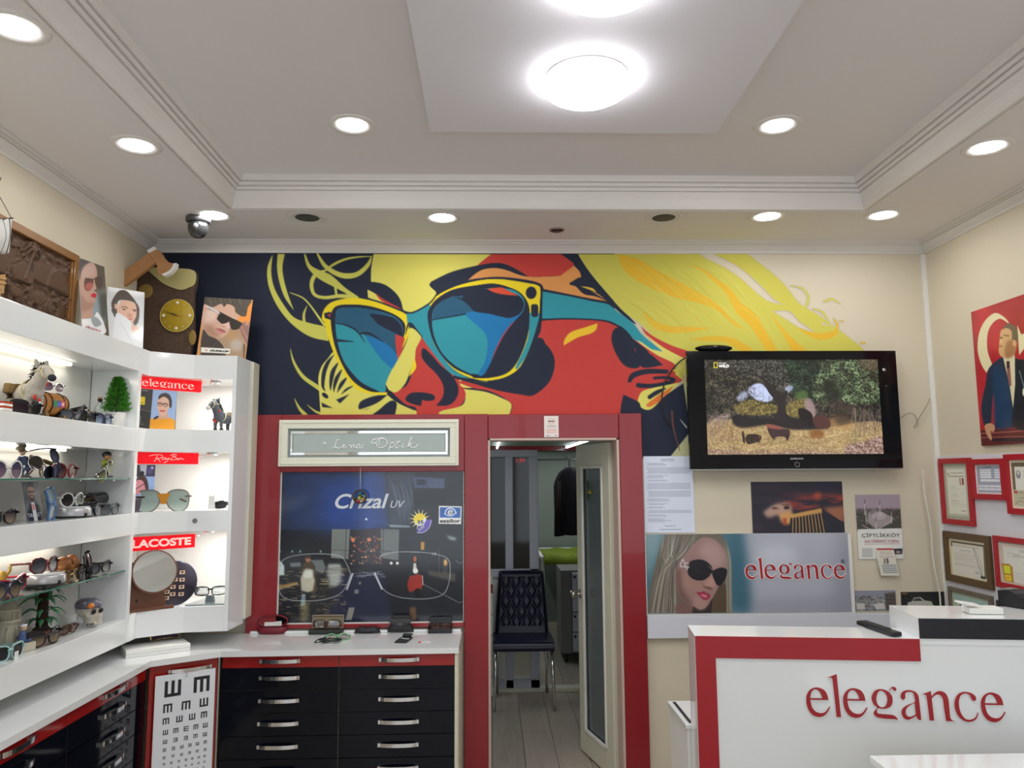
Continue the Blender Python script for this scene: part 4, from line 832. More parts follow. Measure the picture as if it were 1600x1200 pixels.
# --- wall calendar
def calendar():
    t = thing('tear_off_calendar', (ay(1375, 832, BY).x, BY, ay(1375, 870, BY).z), 'hanging calendar with mosque picture and tear-off date pad', 'calendar')
    c = wall_pic('c', (1336, 773), (1412, 873), 110, 145, (206, 208, 204), d=.006); c.src(1320, 740, 5.453)
    c.poly([(70, 180), (500, 170), (510, 480), (80, 490)], (92, 80, 84)); c.poly([(70, 175), (500, 170), (500, 300), (80, 300)], (150, 136, 148), 1, 2); c.poly([(90, 330), (490, 320), (495, 478), (100, 482)], (66, 66, 58), 1, 3)
    r = random.Random(9)
    for _ in range(90): c.ell(r.uniform(95, 490), r.uniform(300, 470), r.uniform(3, 14), r.uniform(3, 8), r.choice([(140, 130, 130), (60, 62, 52), (110, 100, 100), (40, 46, 38)]), .6)
    c.poly([(200, 330), (310, 320), (420, 380), (380, 430), (260, 470), (190, 410)], (156, 146, 150), .9, 1.2); c.ell(250, 330, 34, 26, (120, 112, 122)); c.ell(290, 360, 60, 34, (170, 160, 164), .8)
    for x, y0 in ((170, 230), (297, 240), (395, 300), (180, 290), (265, 380)): c.stroke([(x, y0), (x+3, y0+120)], [4, 9], (190, 184, 190), .9, False); c.stroke([(x, y0-8), (x, y0+24)], 7, (70, 60, 70), .8, False)
    c.stroke([(150, 440), (260, 480), (400, 400)], 6, (190, 186, 186), .8)
    c.src(1320, 740, 5.453); c.poly([(110, 475), (500, 465), (522, 730), (130, 735)], (204, 206, 202)); c.stroke([(170, 602), (468, 597)], 3, (120, 60, 60), .8, False); c.poly([(415, 640), (492, 637), (490, 686), (420, 688)], (44, 46, 66)); c.ell(455, 668, 22, 10, (180, 160, 140), .8)
    for y in range(642, 712, 11): c.stroke([(150, y), (238, y-2)], 4, (80, 80, 84), .7, False)
    c.build('calendar_sheet', pm_paper, 1.3, .002, parent=t)
    g = lambda x, y, d=.0068: ay(1320+x/5.453, 740+y/5.453, BY-d)
    a, e = g(146, 548), g(468, 505); lettering('ÇİFTLİKKÖY', a, (e.x-a.x, 0, e.z-a.z-(e.z-a.z)), (0, 0, e.z-a.z+.003), mat('dark green lettering', S(40, 44, 36), .5), t)
    a, e = g(172, 588), g(458, 562); lettering('KIZ ÖĞRENCİ YURDU', a, (e.x-a.x, 0, 0), (0, 0, e.z-a.z+.004), m_txtr, t)
    c2 = Canvas(50, 60, g(262, 636, .024), g(415, 636, .024)-g(262, 636, .024), g(262, 870, .024)-g(262, 636, .024), (204, 202, 190)); c2.V = Vector((.022, -.0, c2.V.z)); c2.unit(50, 60)
    c2.poly([(3, 0), (50, 0), (50, 4), (3, 4)], (170, 60, 60)); c2.stroke([(6, 19), (46, 19)], .8, (90, 90, 90), 1, False)
    for y in (8, 11, 14): c2.stroke([(10, y), (42, y)], 1, (150, 150, 146), .7, False)
    for y in range(37, 56, 4): c2.stroke([(8, y), (47, y)], 1.7, (70, 84, 110), .8, False)
    c2.build('date_pad', pm_paper, 1.25, .020, parent=t)
    a, e = g(335, 765, .026), g(372, 722, .026); lettering('15', a, (e.x-a.x, 0, 0), (0, 0, e.z-a.z), m_txtk, t, name='date_number', bold=.02)
calendar()

# --- two picture postcards
def cards():
    c = wall_pic('p', (1333, 923), (1401, 954), 90, 44, (120, 124, 128)); c.unit(90, 44); r = random.Random(6)
    c.poly([(0, 0), (90, 0), (90, 11), (0, 13)], (128, 130, 148), 1, 1)
    for _ in range(120): c.ell(r.uniform(0, 66), r.uniform(12, 42), r.uniform(1, 4), r.uniform(.8, 2.2), r.choice([(150, 146, 140), (70, 72, 70), (100, 98, 96), (170, 168, 164), (52, 56, 48)]), .7)
    c.poly([(5, 28), (22, 27), (24, 40), (6, 41)], (180, 178, 172)); c.poly([(42, 30), (64, 26), (66, 40), (46, 41)], (186, 184, 184), .9); c.poly([(66, 6), (90, 4), (90, 44), (68, 44)], (84, 76, 74))
    for x in (71, 77, 83):
        for y in (10, 18, 26, 34): c.poly([(x, y), (x+3, y), (x+3, y+4), (x, y+4)], (50, 48, 50))
    fin(c, 'town_postcard', 'grey postcard of an old town square, left of the old car picture', 'postcard')
    c = wall_pic('p', (1407, 925), (1477, 956), 92, 42, (26, 27, 28)); c.unit(92, 42)
    for _ in range(60): c.ell(r.uniform(0, 92), r.uniform(2, 40), r.uniform(1, 3), r.uniform(.8, 2), r.choice([(60, 60, 60), (40, 42, 42), (16, 16, 18)]), .6)
    c.poly([(14, 22), (22, 20), (28, 12), (42, 11), (50, 18), (64, 20), (68, 28), (66, 33), (16, 32), (13, 27)], (168, 168, 160), 1, .4); c.poly([(24, 19), (29, 14), (40, 13), (46, 19)], (50, 52, 54)); c.ell(24, 33, 5, 5, (24, 24, 26)); c.ell(56, 34, 5.5, 5.5, (24, 24, 26)); c.ell(56, 34, 2.5, 2.5, (140, 140, 136)); c.poly([(0, 36), (30, 38), (30, 42), (0, 42)], (150, 150, 146), .8, .6)
    t = fin(c, 'car_postcard', 'black and white picture of an old saloon car behind the counter', 'postcard')
    a = ay(1408.5, 929, BY-.007); lettering('1960', a, (.030, 0, 0), (0, 0, .010), mat('faded orange lettering', S(190, 130, 90), .5), None, name='lettering').parent = t
cards()

# ================================================================== RIGHT WALL
struct('wall_right_board', MB().box(RX-.006, RX, .6, 4.182, .2, 1.742), mat('white wall board', S(196, 197, 204, 1.25), .4, noise=.02))
def framed(z0, z1, ya, yb, fr, label, draw, w=90, h=110, fw=.028, group='framed certificates on the right wall', base=(206, 204, 190)):
    """ya = far edge, yb = near edge"""
    t = thing('framed_certificate', (RX-.006, (ya+yb)/2, z0), label, 'certificate', group)
    b = MB(); x0, x1 = RX-.024, RX-.007
    b.box(x0, x1, yb, ya, z0, z0+fw); b.box(x0, x1, yb, ya, z1-fw, z1); b.box(x0, x1, yb, yb+fw, z0+fw, z1-fw); b.box(x0, x1, ya-fw, ya, z0+fw, z1-fw)
    obj('picture_frame', b, fr, t, .0015, world=True)
    c = Canvas(w, h, (RX-.013, ya-fw, z1-fw), (0, yb-ya+2*fw, 0), (0, 0, z0-z1+2*fw), base); c.unit(100, 100); draw(c)
    c.build('certificate_sheet', pm_gloss, 1.3, .004, parent=t); return t
DK = (96, 98, 96)
def d1(c):
    c.poly([(0, 0), (100, 0), (100, 100), (0, 100)], (150, 156, 138)); c.poly([(7, 6), (93, 6), (93, 94), (7, 94)], (172, 176, 158)); c.poly([(14, 10), (86, 10), (86, 90), (14, 90)], (204, 204, 190))
    c.lines(30, 80, [17], 1.2, DK); c.lines(22, 82, [23], 1.8, DK); c.poly([(64, 26), (80, 26), (80, 38), (64, 38)], (120, 50, 48)); c.stroke([(70, 28), (70, 36)], 4, (220, 210, 200)); c.ell(20, 19, 3, 3, DK, .6)
    c.lines(24, 66, [42, 45, 48, 54, 57, 60, 66, 67.5], .9, DK, .5, 2, .5); c.lines(24, 84, [72, 76], .8, DK, .5); c.lines(62, 80, [84], 2, DK, .6)
def d2(c):
    c.poly([(0, 0), (100, 0), (100, 100), (0, 100)], (206, 208, 212)); c.poly([(6, 4), (96, 4), (96, 95), (6, 95)], (146, 150, 168)); c.lines(36, 60, [9], 2, (70, 74, 90), 1)
    for y in (16, 24, 32, 40): c.poly([(18, y), (60, y), (60, y+6), (18, y+6)], (208, 212, 222)); c.poly([(72, y), (96, y), (96, y+6), (72, y+6)], (200, 204, 216))
    c.poly([(18, 50), (90, 50), (90, 58), (18, 58)], (208, 212, 222))
    for y in (70, 80): c.poly([(8, y), (94, y), (94, y+7), (8, y+7)], (202, 206, 216)); [c.stroke([(x, y), (x, y+7)], 1, (120, 124, 140)) for x in (28, 50, 72)]
def d3(c):
    c.poly([(0, 0), (100, 0), (100, 100), (0, 100)], (206, 202, 186)); c.poly([(6, 5), (96, 5), (96, 14), (6, 14)], (104, 92, 72)); c.poly([(6, 5), (16, 5), (16, 62), (6, 62)], (104, 92, 72)); c.poly([(16, 14), (96, 14), (96, 62), (16, 62)], (206, 206, 198))
    c.poly([(6, 62), (96, 62), (96, 95), (6, 95)], (176, 174, 146)); c.ell(28, 30, 8, 9, (120, 118, 124), .9); c.ell(28, 27, 4, 4, (196, 192, 190)); c.lines(44, 90, [24, 30, 36, 46, 52], 1.2, DK, .7, 3, .3); c.poly([(8, 64), (20, 64), (20, 69), (8, 69)], (160, 60, 50)); c.lines(26, 60, [67, 78], 2.5, DK, .6); c.stroke([(10, 90), (30, 84), (50, 92), (80, 88)], 2, (110, 104, 84), .6)
def d4(c):
    c.poly([(0, 0), (100, 0), (100, 100), (0, 100)], (208, 204, 176)); c.stroke([(3, 2), (3, 98)], 2.5, (180, 160, 90), 1, False); c.poly([(7, 6), (98, 6), (98, 11), (7, 11)], (84, 74, 60)); c.poly([(92, 6), (98, 6), (98, 92), (90, 92)], (92, 88, 76)); c.poly([(8, 13), (90, 13), (86, 96), (6, 96)], (202, 200, 190)); c.lines(14, 80, [18], 1.2, DK, .6)
    c.lines(30, 60, [28, 31], 1, DK, .5); c.lines(14, 72, [38, 42, 46, 50, 54, 58], .9, DK, .45, 4, .15); c.lines(14, 76, [66, 70], 1, DK, .5); c.ell(72, 82, 6, 4, DK, .3)
    c.stroke([(66, 18), (74, 50), (84, 92)], 1.6, (60, 66, 74), .9); c.stroke([(70, 20), (84, 60), (84, 92)], 1.2, (90, 96, 100), .8); c.poly([(80, 88), (92, 88), (92, 95), (80, 95)], (40, 42, 46)); c.stroke([(8, 13), (8, 20)], 4, (60, 56, 50))
def d5(c):
    c.poly([(0, 0), (100, 0), (100, 100), (0, 100)], (182, 180, 166)); c.poly([(8, 5), (100, 5), (100, 95), (8, 95)], (204, 204, 196)); c.lines(12, 98, [8], 1.6, (190, 90, 80), .6); c.stroke([(9, 8), (9, 50)], 1.2, (190, 90, 80), .6); c.lines(44, 66, [16, 20], 1.4, DK, .5); c.lines(30, 90, [30], 1.4, DK, .7); c.lines(18, 44, [26, 34], 1, DK, .6); c.lines(50, 68, [42, 46, 50, 54, 58, 62], 1, DK, .5)
    c.lines(30, 90, [72, 78, 84], .9, DK, .45, 7, .2); c.stroke([(74, 40), (74, 92)], .8, DK, .5)
    c.poly([(4, 54), (20, 52), (27, 58), (27, 96), (8, 96)], (170, 120, 40)); c.poly([(8, 58), (22, 57), (22, 76), (9, 77)], (196, 206, 30)); c.poly([(9, 81), (22, 80), (23, 93), (10, 94)], (228, 208, 30)); c.stroke([(10, 84), (20, 90)], 1.6, (190, 120, 40)); c.stroke([(20, 83), (11, 91)], 1.6, (190, 120, 40))
def d6(c):
    c.poly([(0, 0), (100, 0), (100, 100), (0, 100)], (168, 186, 166)); c.poly([(6, 8), (96, 8), (96, 92), (6, 92)], (176, 196, 188))
    for i in range(16): c.ell(8+i*5.8, 13, 2.4, 6, (140, 176, 176), .8)
    for i in range(14): c.ell(9, 20+i*5, 3.5, 2, (150, 180, 110), .8); c.ell(93, 20+i*5, 3, 2, (120, 140, 180), .8)
    c.poly([(16, 22), (86, 22), (86, 84), (16, 84)], (196, 204, 204)); c.lines(36, 76, [30, 36], 1.6, DK, .5); c.ell(22, 34, 4, 6, (70, 74, 80), .7)
def d7(c):
    c.poly([(0, 0), (100, 0), (100, 100), (0, 100)], (190, 190, 184)); c.poly([(0, 0), (100, 0), (100, 16), (0, 16)], (70, 74, 80)); c.lines(14, 90, [30, 38, 50, 58], 1, DK, .5)
framed(1.377, 1.727, 4.168, 3.893, m_redf, 'narrow red framed certificate with grey green border next to the corner', d1, 80, 110)
framed(1.517, 1.718, 3.890, 3.630, m_redf, 'small red framed blue grey form between two taller red frames', d2, 90, 80)
framed(1.455, 1.736, 3.627, 3.37, m_redf, 'red framed certificate with small portrait seal below the flag portrait', d3, 80, 90)
framed(1.075, 1.338, 4.173, 3.785, m_gold, 'brown framed certificate with a loose cord across it', d4, 120, 90, .036)
framed(1.10, 1.345, 3.755, 3.36, m_redf, 'red framed certificate with yellow sticker in its corner', d5, 110, 80, .026)
framed(.80, 1.045, 4.163, 3.803, mat('grey wood frame', S(112, 102, 88), .5, noise=.1), 'grey framed certificate with green ornamental border, half hidden by the counter', d6, 110, 80, .022)
framed(.80, 1.035, 3.765, 3.40, mat('charcoal frame', S(52, 54, 60), .4), 'charcoal framed certificate lowest behind the counter', d7, 90, 70, .018)
def flag_portrait():
    y0, y1, z0, z1 = 3.792, 3.27, 1.783, 2.467
    c = Canvas(170, 230, (RX-.016, y0, z1), (0, y1-y0, 0), (0, 0, z0-z1), (160, 34, 44)); n = vnoise(170, 230, 40, 60, 12); c.img *= (.8+.4*n[..., None]); c.src(1440, 440, 4)
    P = lambda pts, col, **k: c.poly(pts, col, smooth=True, **k); CRM = (204, 196, 160)
    P([(545, 262), (520, 225), (460, 196), (400, 240), (360, 320), (350, 420), (370, 510), (405, 570), (405, 570), (440, 515), (440, 515), (412, 430), (412, 330), (440, 265), (490, 232)], CRM)
    c.poly([(598, 270), (622, 330), (700, 310), (650, 390), (690, 470), (640, 420), (610, 460), (606, 400)], CRM)
    c.poly([(370, 930), (760, 905), (760, 1010), (372, 1030)], (84, 34, 36)); c.stroke([(372, 950), (760, 925)], 6, (150, 80, 74)); c.stroke([(372, 975), (760, 965)], 4, (150, 80, 74)); c.poly([(440, 980), (760, 970), (760, 1000), (440, 1000)], (44, 26, 40))
    P([(505, 472), (440, 520), (412, 560), (400, 640), (372, 780), (390, 895), (430, 900), (440, 780), (450, 700), (462, 800), (455, 920), (455, 920), (700, 905), (700, 905), (760, 560), (640, 500), (585, 478)], (34, 44, 62)); P([(450, 520), (530, 600), (560, 760), (560, 900), (460, 910), (445, 700)], (28, 60, 96), a=.7, blur=3); P([(590, 500), (720, 560), (720, 900), (575, 905), (580, 760)], (26, 28, 38), blur=1)
    c.poly([(508, 468), (548, 640), (572, 790), (585, 640), (582, 455)], (200, 192, 160)); c.poly([(532, 498), (548, 496), (556, 570), (562, 650), (548, 655), (534, 570)], (130, 84, 78)); c.poly([(530, 498), (550, 496), (552, 540), (532, 545)], (60, 34, 40))
    P([(490, 330), (500, 300), (540, 275), (580, 290), (598, 340), (595, 390), (580, 450), (540, 480), (500, 470), (482, 440), (484, 400)], (190, 152, 110)); P([(540, 370), (590, 380), (580, 455), (530, 478), (520, 430)], (150, 106, 74), blur=2); P([(505, 300), (540, 262), (590, 285), (603, 340), (590, 390), (575, 360), (565, 370), (562, 310), (530, 290)], (96, 84, 66)); c.ell(580, 385, 12, 20, (196, 150, 110))
    c.stroke([(487, 352), (505, 350)], 6, (90, 60, 40)); c.stroke([(515, 335), (545, 340)], 6, (110, 90, 60)); c.stroke([(485, 405), (503, 403)], 5, (140, 70, 60)); c.ell(497, 375, 8, 9, (214, 176, 134), .8, blur=1)
    P([(395, 900), (430, 885), (458, 905), (450, 940), (430, 935), (440, 980), (430, 990), (405, 950)], (178, 136, 104)); c.stroke([(612, 560), (640, 660)], 4, (150, 160, 170)); c.ell(640, 690, 10, 26, (200, 200, 190))
    fin(c, 'flag_portrait', 'tall portrait of a man in dark suit before red crescent flag', 'portrait', pm_gloss, 1.35, .010, side=S(190, 184, 176))
flag_portrait()
# corner trunking and the loose cords
a, e = xz(1437.5, 420)[0], xz(1447, 420)[0]
tag(obj('cable_trunking', MB().box(a+.004, e+.004, BY-.016, BY, .0, ZM-.004), m_whitem, None, .002), 'white vertical cable trunking in the right back corner', 'trunking')
def cord(name, pts, r, m, label, cat='cable', y=BY-.02, src=(0, 0, 1)):
    q = [ay(src[0]+p[0]/src[2], src[1]+p[1]/src[2], (p[2] if len(p) > 2 else y)) for p in pts]
    q = cr([tuple(v) for v in q], 6, False); b = MB(); b.tube(q, r, 7, up=(0, 1, 0)); return tag(obj(name, b, m), label, cat)
m_cord = mat('white cord', S(200, 198, 186, 1.2), .5); m_cordk = mat('black cord', (.015, .015, .018), .4)
cord('hanging_cable', [(1441, 735), (1444, 765), (1450, 800), (1455, 830), (1457, 865), (1463, 900), (1468, 925), (1470, 960), (1470, 990)], .0045, m_cord, 'white cable hanging down beside the corner trunking', y=BY-.045)
cord('loose_wire', [(1404, 655), (1420, 646), (1430, 650), (1434, 664), (1428, 668), (1438, 650), (1449, 632), (1453, 622)], .0022, mat('grey wire', S(150, 144, 124), .5), 'thin grey wire looping out from the right side of the television')
cord('television_cable', [(1078, 556, BY-.03), (1062, 565), (1047, 582), (1038, 600), (1034, 625), (1037, 645), (1044, 660), (1050, 668)], .004, m_cordk, 'black cable curving over the mural left of the television')

# ================================================================== TELEVISION
def television():
    y = BY-.10; a, e = ay(1077.5, 733, y), ay(1398, 548, y); x0, x1, z0, z1 = a.x+.004, e.x+.004, a.z, e.z
    t = thing('television', ((x0+x1)/2, y, z0), 'black flat television showing wild animals under trees', 'television')
    s0, s1 = ay(1106, 710.5, y), ay(1372, 561.5, y)
    b = MB(); b.box(x0, x1, y, y+.022, z0, s0.z); b.box(x0, x1, y, y+.022, s1.z, z1); b.box(x0, s0.x, y, y+.022, s0.z, s1.z); b.box(s1.x, x1, y, y+.022, s0.z, s1.z)
    obj('bezel', b, mat('piano black plastic', (.004, .004, .006), .08, spec=.3), t, world=True)
    b = MB(); b.box(x0+.01, x1-.01, y+.0225, y+.055, z0+.01, z1-.01); b.box(x0+.25, x1-.25, y+.0552, BY-.002, z0+.12, z1-.12)
    obj('rear_housing', b, m_dark, t, world=True)
    obj('silver_trim', MB().box(x0, x1, y+.002, y+.03, z0-.008, z0-.0005), m_steel, t, .002, world=True)
    w, h = 370, 212; c = Canvas(w, h, (s0.x, y+.006, s1.z), (s1.x-s0.x, 0, 0), (0, 0, s0.z-s1.z), (60, 58, 52)); c.src(1060, 530, 4.324)
    N1 = vnoise(w, h, 16, 14, 31, 5); N2 = vnoise(w, h, 2.6, 2.6, 32, 2); N3 = vnoise(w, h, 30, 8, 33, 4)
    leaf = np.clip((N2-.5)*3+.5, 0, 1)[..., None]; big = np.clip((N1-.5)*3+.5, 0, 1)[..., None]
    br = np.array([88, 80, 66])/255*leaf+np.array([22, 22, 24])/255*(1-leaf); br = br*(.6+.6*big); c.img[:] = br; c.mask[:] = 1
    gr = (np.array([112, 128, 92])/255*leaf+np.array([26, 36, 28])/255*(1-leaf))*(.55+.7*big); dk = (np.array([52, 74, 56])/255*leaf+np.array([12, 20, 18])/255*(1-leaf))*(.6+.6*big)
    gs = (np.array([196, 172, 122])/255*leaf+np.array([158, 128, 88])/255*(1-leaf))*(.82+.3*N3[..., None]); pk = (np.array([190, 160, 150])/255*leaf+np.array([110, 84, 74])/255*(1-leaf)); sky = np.ones((h, w, 3))*np.array([196, 206, 240])/255; ol = (np.array([150, 134, 80])/255*leaf+np.array([86, 76, 40])/255*(1-leaf))
    P = lambda pts, col, **k: c.poly(pts, col, smooth=True, **k)
    P([(380, 130), (720, 130), (760, 330), (640, 330), (560, 280), (430, 250)], (np.array([96, 100, 92])/255*leaf+.1*(1-leaf)), a=.7, blur=2)
    P([(720, 120), (1020, 120), (1000, 240), (920, 300), (930, 420), (800, 400), (760, 330), (740, 240)], dk, blur=1); P([(1000, 130), (1345, 130), (1370, 420), (1300, 440), (1160, 440), (1080, 400), (1000, 430), (920, 400), (910, 310), (960, 210)], gr, blur=1.5); P([(980, 280), (1060, 300), (1100, 400), (1000, 410)], (20, 28, 22), a=.8, blur=3); P([(1220, 130), (1345, 130), (1350, 210), (1250, 200)], (110, 92, 74), a=.6, blur=3)
    P([(790, 370), (850, 345), (880, 380), (850, 410), (790, 405)], (84, 110, 58), a=.8, blur=2)
    P([(470, 350), (500, 310), (560, 300), (610, 350), (640, 400), (600, 425), (540, 415), (500, 390)], sky, blur=1.2); P([(400, 390), (440, 350), (470, 370), (450, 410), (400, 415)], sky, a=.8, blur=2); P([(720, 330), (760, 310), (775, 330), (740, 365)], sky, a=.7, blur=1.5)
    P([(380, 450), (470, 410), (600, 430), (670, 450), (650, 500), (500, 515), (400, 500)], ol, blur=1.5); P([(725, 450), (800, 410), (860, 410), (850, 500), (810, 530), (750, 520), (725, 490)], ol, blur=1.5)
    r = random.Random(8)
    for _ in range(70):
        x, y_ = r.uniform(370, 700), r.uniform(300, 480); c.stroke([(x, y_), (x+r.uniform(-50, 50), y_+r.uniform(-40, 40)), (x+r.uniform(-80, 80), y_+r.uniform(-60, 60))], [3, 2, 1], (40, 34, 32), .8)
    P([(200, 560), (380, 540), (700, 530), (1000, 590), (1370, 560), (1370, 790), (200, 795)], gs, blur=1); P([(380, 515), (520, 525), (760, 530), (900, 560), (1000, 600), (850, 612), (740, 606), (600, 580), (440, 600), (370, 570)], (24, 22, 30), a=.95, blur=2)
    P([(570, 270), (610, 290), (660, 350), (690, 390), (720, 350), (740, 360), (722, 430), (730, 500), (770, 545), (700, 560), (640, 545), (672, 480), (660, 420), (610, 360)], (38, 32, 36)); c.stroke([(690, 380), (560, 260), (440, 230), (330, 200)], [22, 14, 8, 3], (40, 34, 34)); c.stroke([(670, 430), (560, 440), (430, 520)], [12, 6, 3], (44, 38, 36), .8)
    P([(1010, 540), (1100, 520), (1200, 560), (1180, 600), (1040, 600)], (190, 142, 88), a=.6, blur=4); P([(860, 400), (900, 410), (930, 490), (905, 545), (880, 500), (855, 460)], (190, 160, 160), a=.75, blur=2); P([(810, 475), (850, 470), (905, 510), (900, 590), (860, 560), (820, 530)], (18, 14, 22)); P([(910, 530), (980, 510), (1020, 545), (1020, 600), (940, 600), (915, 570)], (80, 48, 46), blur=1); P([(1050, 430), (1150, 440), (1200, 520), (1100, 580), (1060, 540)], (60, 48, 42), a=.7, blur=4)
    for _ in range(50):
        x = r.uniform(1180, 1365); c.stroke([(x, 440+r.uniform(0, 60)), (x+r.uniform(-20, 20), 560), (x+r.uniform(-30, 30), 660)], [3, 3, 1.5], r.choice([(128, 110, 96), (60, 50, 46), (150, 136, 120)]), .7)
    for _ in range(46):
        x = r.uniform(215, 350); y_ = r.uniform(480, 560); c.stroke([(330+r.uniform(-30, 30), 505+r.uniform(-10, 30)), (x, y_+30), (x-60, y_+r.uniform(60, 170))], [3, 3, 1.5], r.choice([(176, 156, 150), (90, 70, 66), (140, 120, 116)]), .6)
    for _ in range(34): x = r.uniform(215, 420); c.stroke([(x, 580+r.uniform(0, 40)), (x+r.uniform(-16, 16), 690)], [3, 1.5], r.choice([(110, 70, 60), (160, 120, 96), (60, 40, 36)]), .6)
    P([(1120, 750), (1160, 710), (1260, 690), (1370, 660), (1370, 790), (1150, 790)], pk, blur=2); P([(220, 740), (500, 760), (900, 750), (1100, 770), (1100, 795), (220, 795)], pk, a=.7, blur=4)
    P([(455, 660), (480, 640), (540, 645), (562, 660), (545, 690), (480, 708), (455, 690)], (52, 36, 30)); c.stroke([(478, 690), (478, 708)], 10, (40, 26, 24)); c.stroke([(540, 680), (545, 695)], 9, (40, 26, 24)); P([(430, 620), (445, 640), (450, 700), (436, 690)], (40, 28, 28))
    P([(600, 590), (640, 585), (700, 605), (750, 612), (750, 660), (735, 680), (715, 660), (660, 660), (650, 680), (620, 650)], (62, 42, 46)); P([(590, 575), (640, 578), (700, 598), (690, 610), (610, 600)], (150, 84, 76), a=.9, blur=.8); c.stroke([(735, 650), (738, 682)], 10, (40, 28, 30)); P([(890, 625), (940, 610), (985, 630), (970, 665), (900, 665)], (130, 78, 36), a=.8, blur=2.5)
    for _ in range(260): x, y_ = r.uniform(215, 1365), r.uniform(640, 785); c.stroke([(x, y_), (x+r.uniform(-6, 6), y_-r.uniform(8, 22))], [3, 1], r.choice([(226, 200, 140), (160, 124, 78), (240, 220, 180)]), .5, False)
    c.stroke([(241, 158), (263, 158), (263, 192), (241, 192), (241, 158)], 6, (226, 206, 60), 1, False)
    c.build('screen', pm_screen, 1.0, .003, parent=t)
    g = lambda x, y_, d=.005: ay(1060+x/4.324, 530+y_/4.324, y+d)
    a, e = g(272, 191), g(341, 172); lettering('WILD', a, (e.x-a.x, 0, 0), (0, 0, e.z-a.z), mat('bright screen lettering', (.8, .8, .8), .5, emit=(1, 1, 1), es=.8), t, bold=.03)
    a, e = g(272, 166), g(322, 158); lettering('NAT GEO', a, (e.x-a.x, 0, 0), (0, 0, e.z-a.z), MATS['bright screen lettering'], t)
    a, e = g(757, 813, 0), g(843, 801, 0); lettering('SAMSUNG', a, (e.x-a.x, 0, 0), (0, 0, e.z-a.z), mat('silver lettering', (.6, .6, .62), .3, .5), t, bold=.02)
    c_ = g(803, 847, -.001); b = MB(); b.tube([c_+Vector((.0125*math.cos(q), 0, .0125*math.sin(q))) for q in np.linspace(0, 2*PI, 25)[:-1]], .0016, 6, closed=True); obj('power_ring', b, m_steel, t, world=True)
    b = MB(); b.lathe([(.010, 0), (.009, -.002), (.0001, -.003)], g(1390, 207, 0), 16, axis='y'); obj('side_button', b, m_steel, t, world=True); b = MB(); b.lathe([(.004, 0), (.0001, -.002)], g(1405, 316, 0), 10, axis='y'); obj('side_light', b, m_chrome, t, world=True)
    p = ay(1116, 545, y+.02); q = thing('oval_receiver', (p.x, y+.03, z1), 'black oval receiver resting on the top left of the television', 'receiver')
    obj('oval_body', MB().lathe([(.02, 0.0), (.075, .002), (.098, .012), (.104, .019), (.10, .026), (.07, .034), (.0001, .037)], n=36, sy=.42), mat('piano black plastic'), q)
    [obj('status_light', MB().ball((x, y_, .021), .006, .003, .002), m_chrome, q) for x, y_ in ((-.02, -.038), (.05, -.034))]
television()

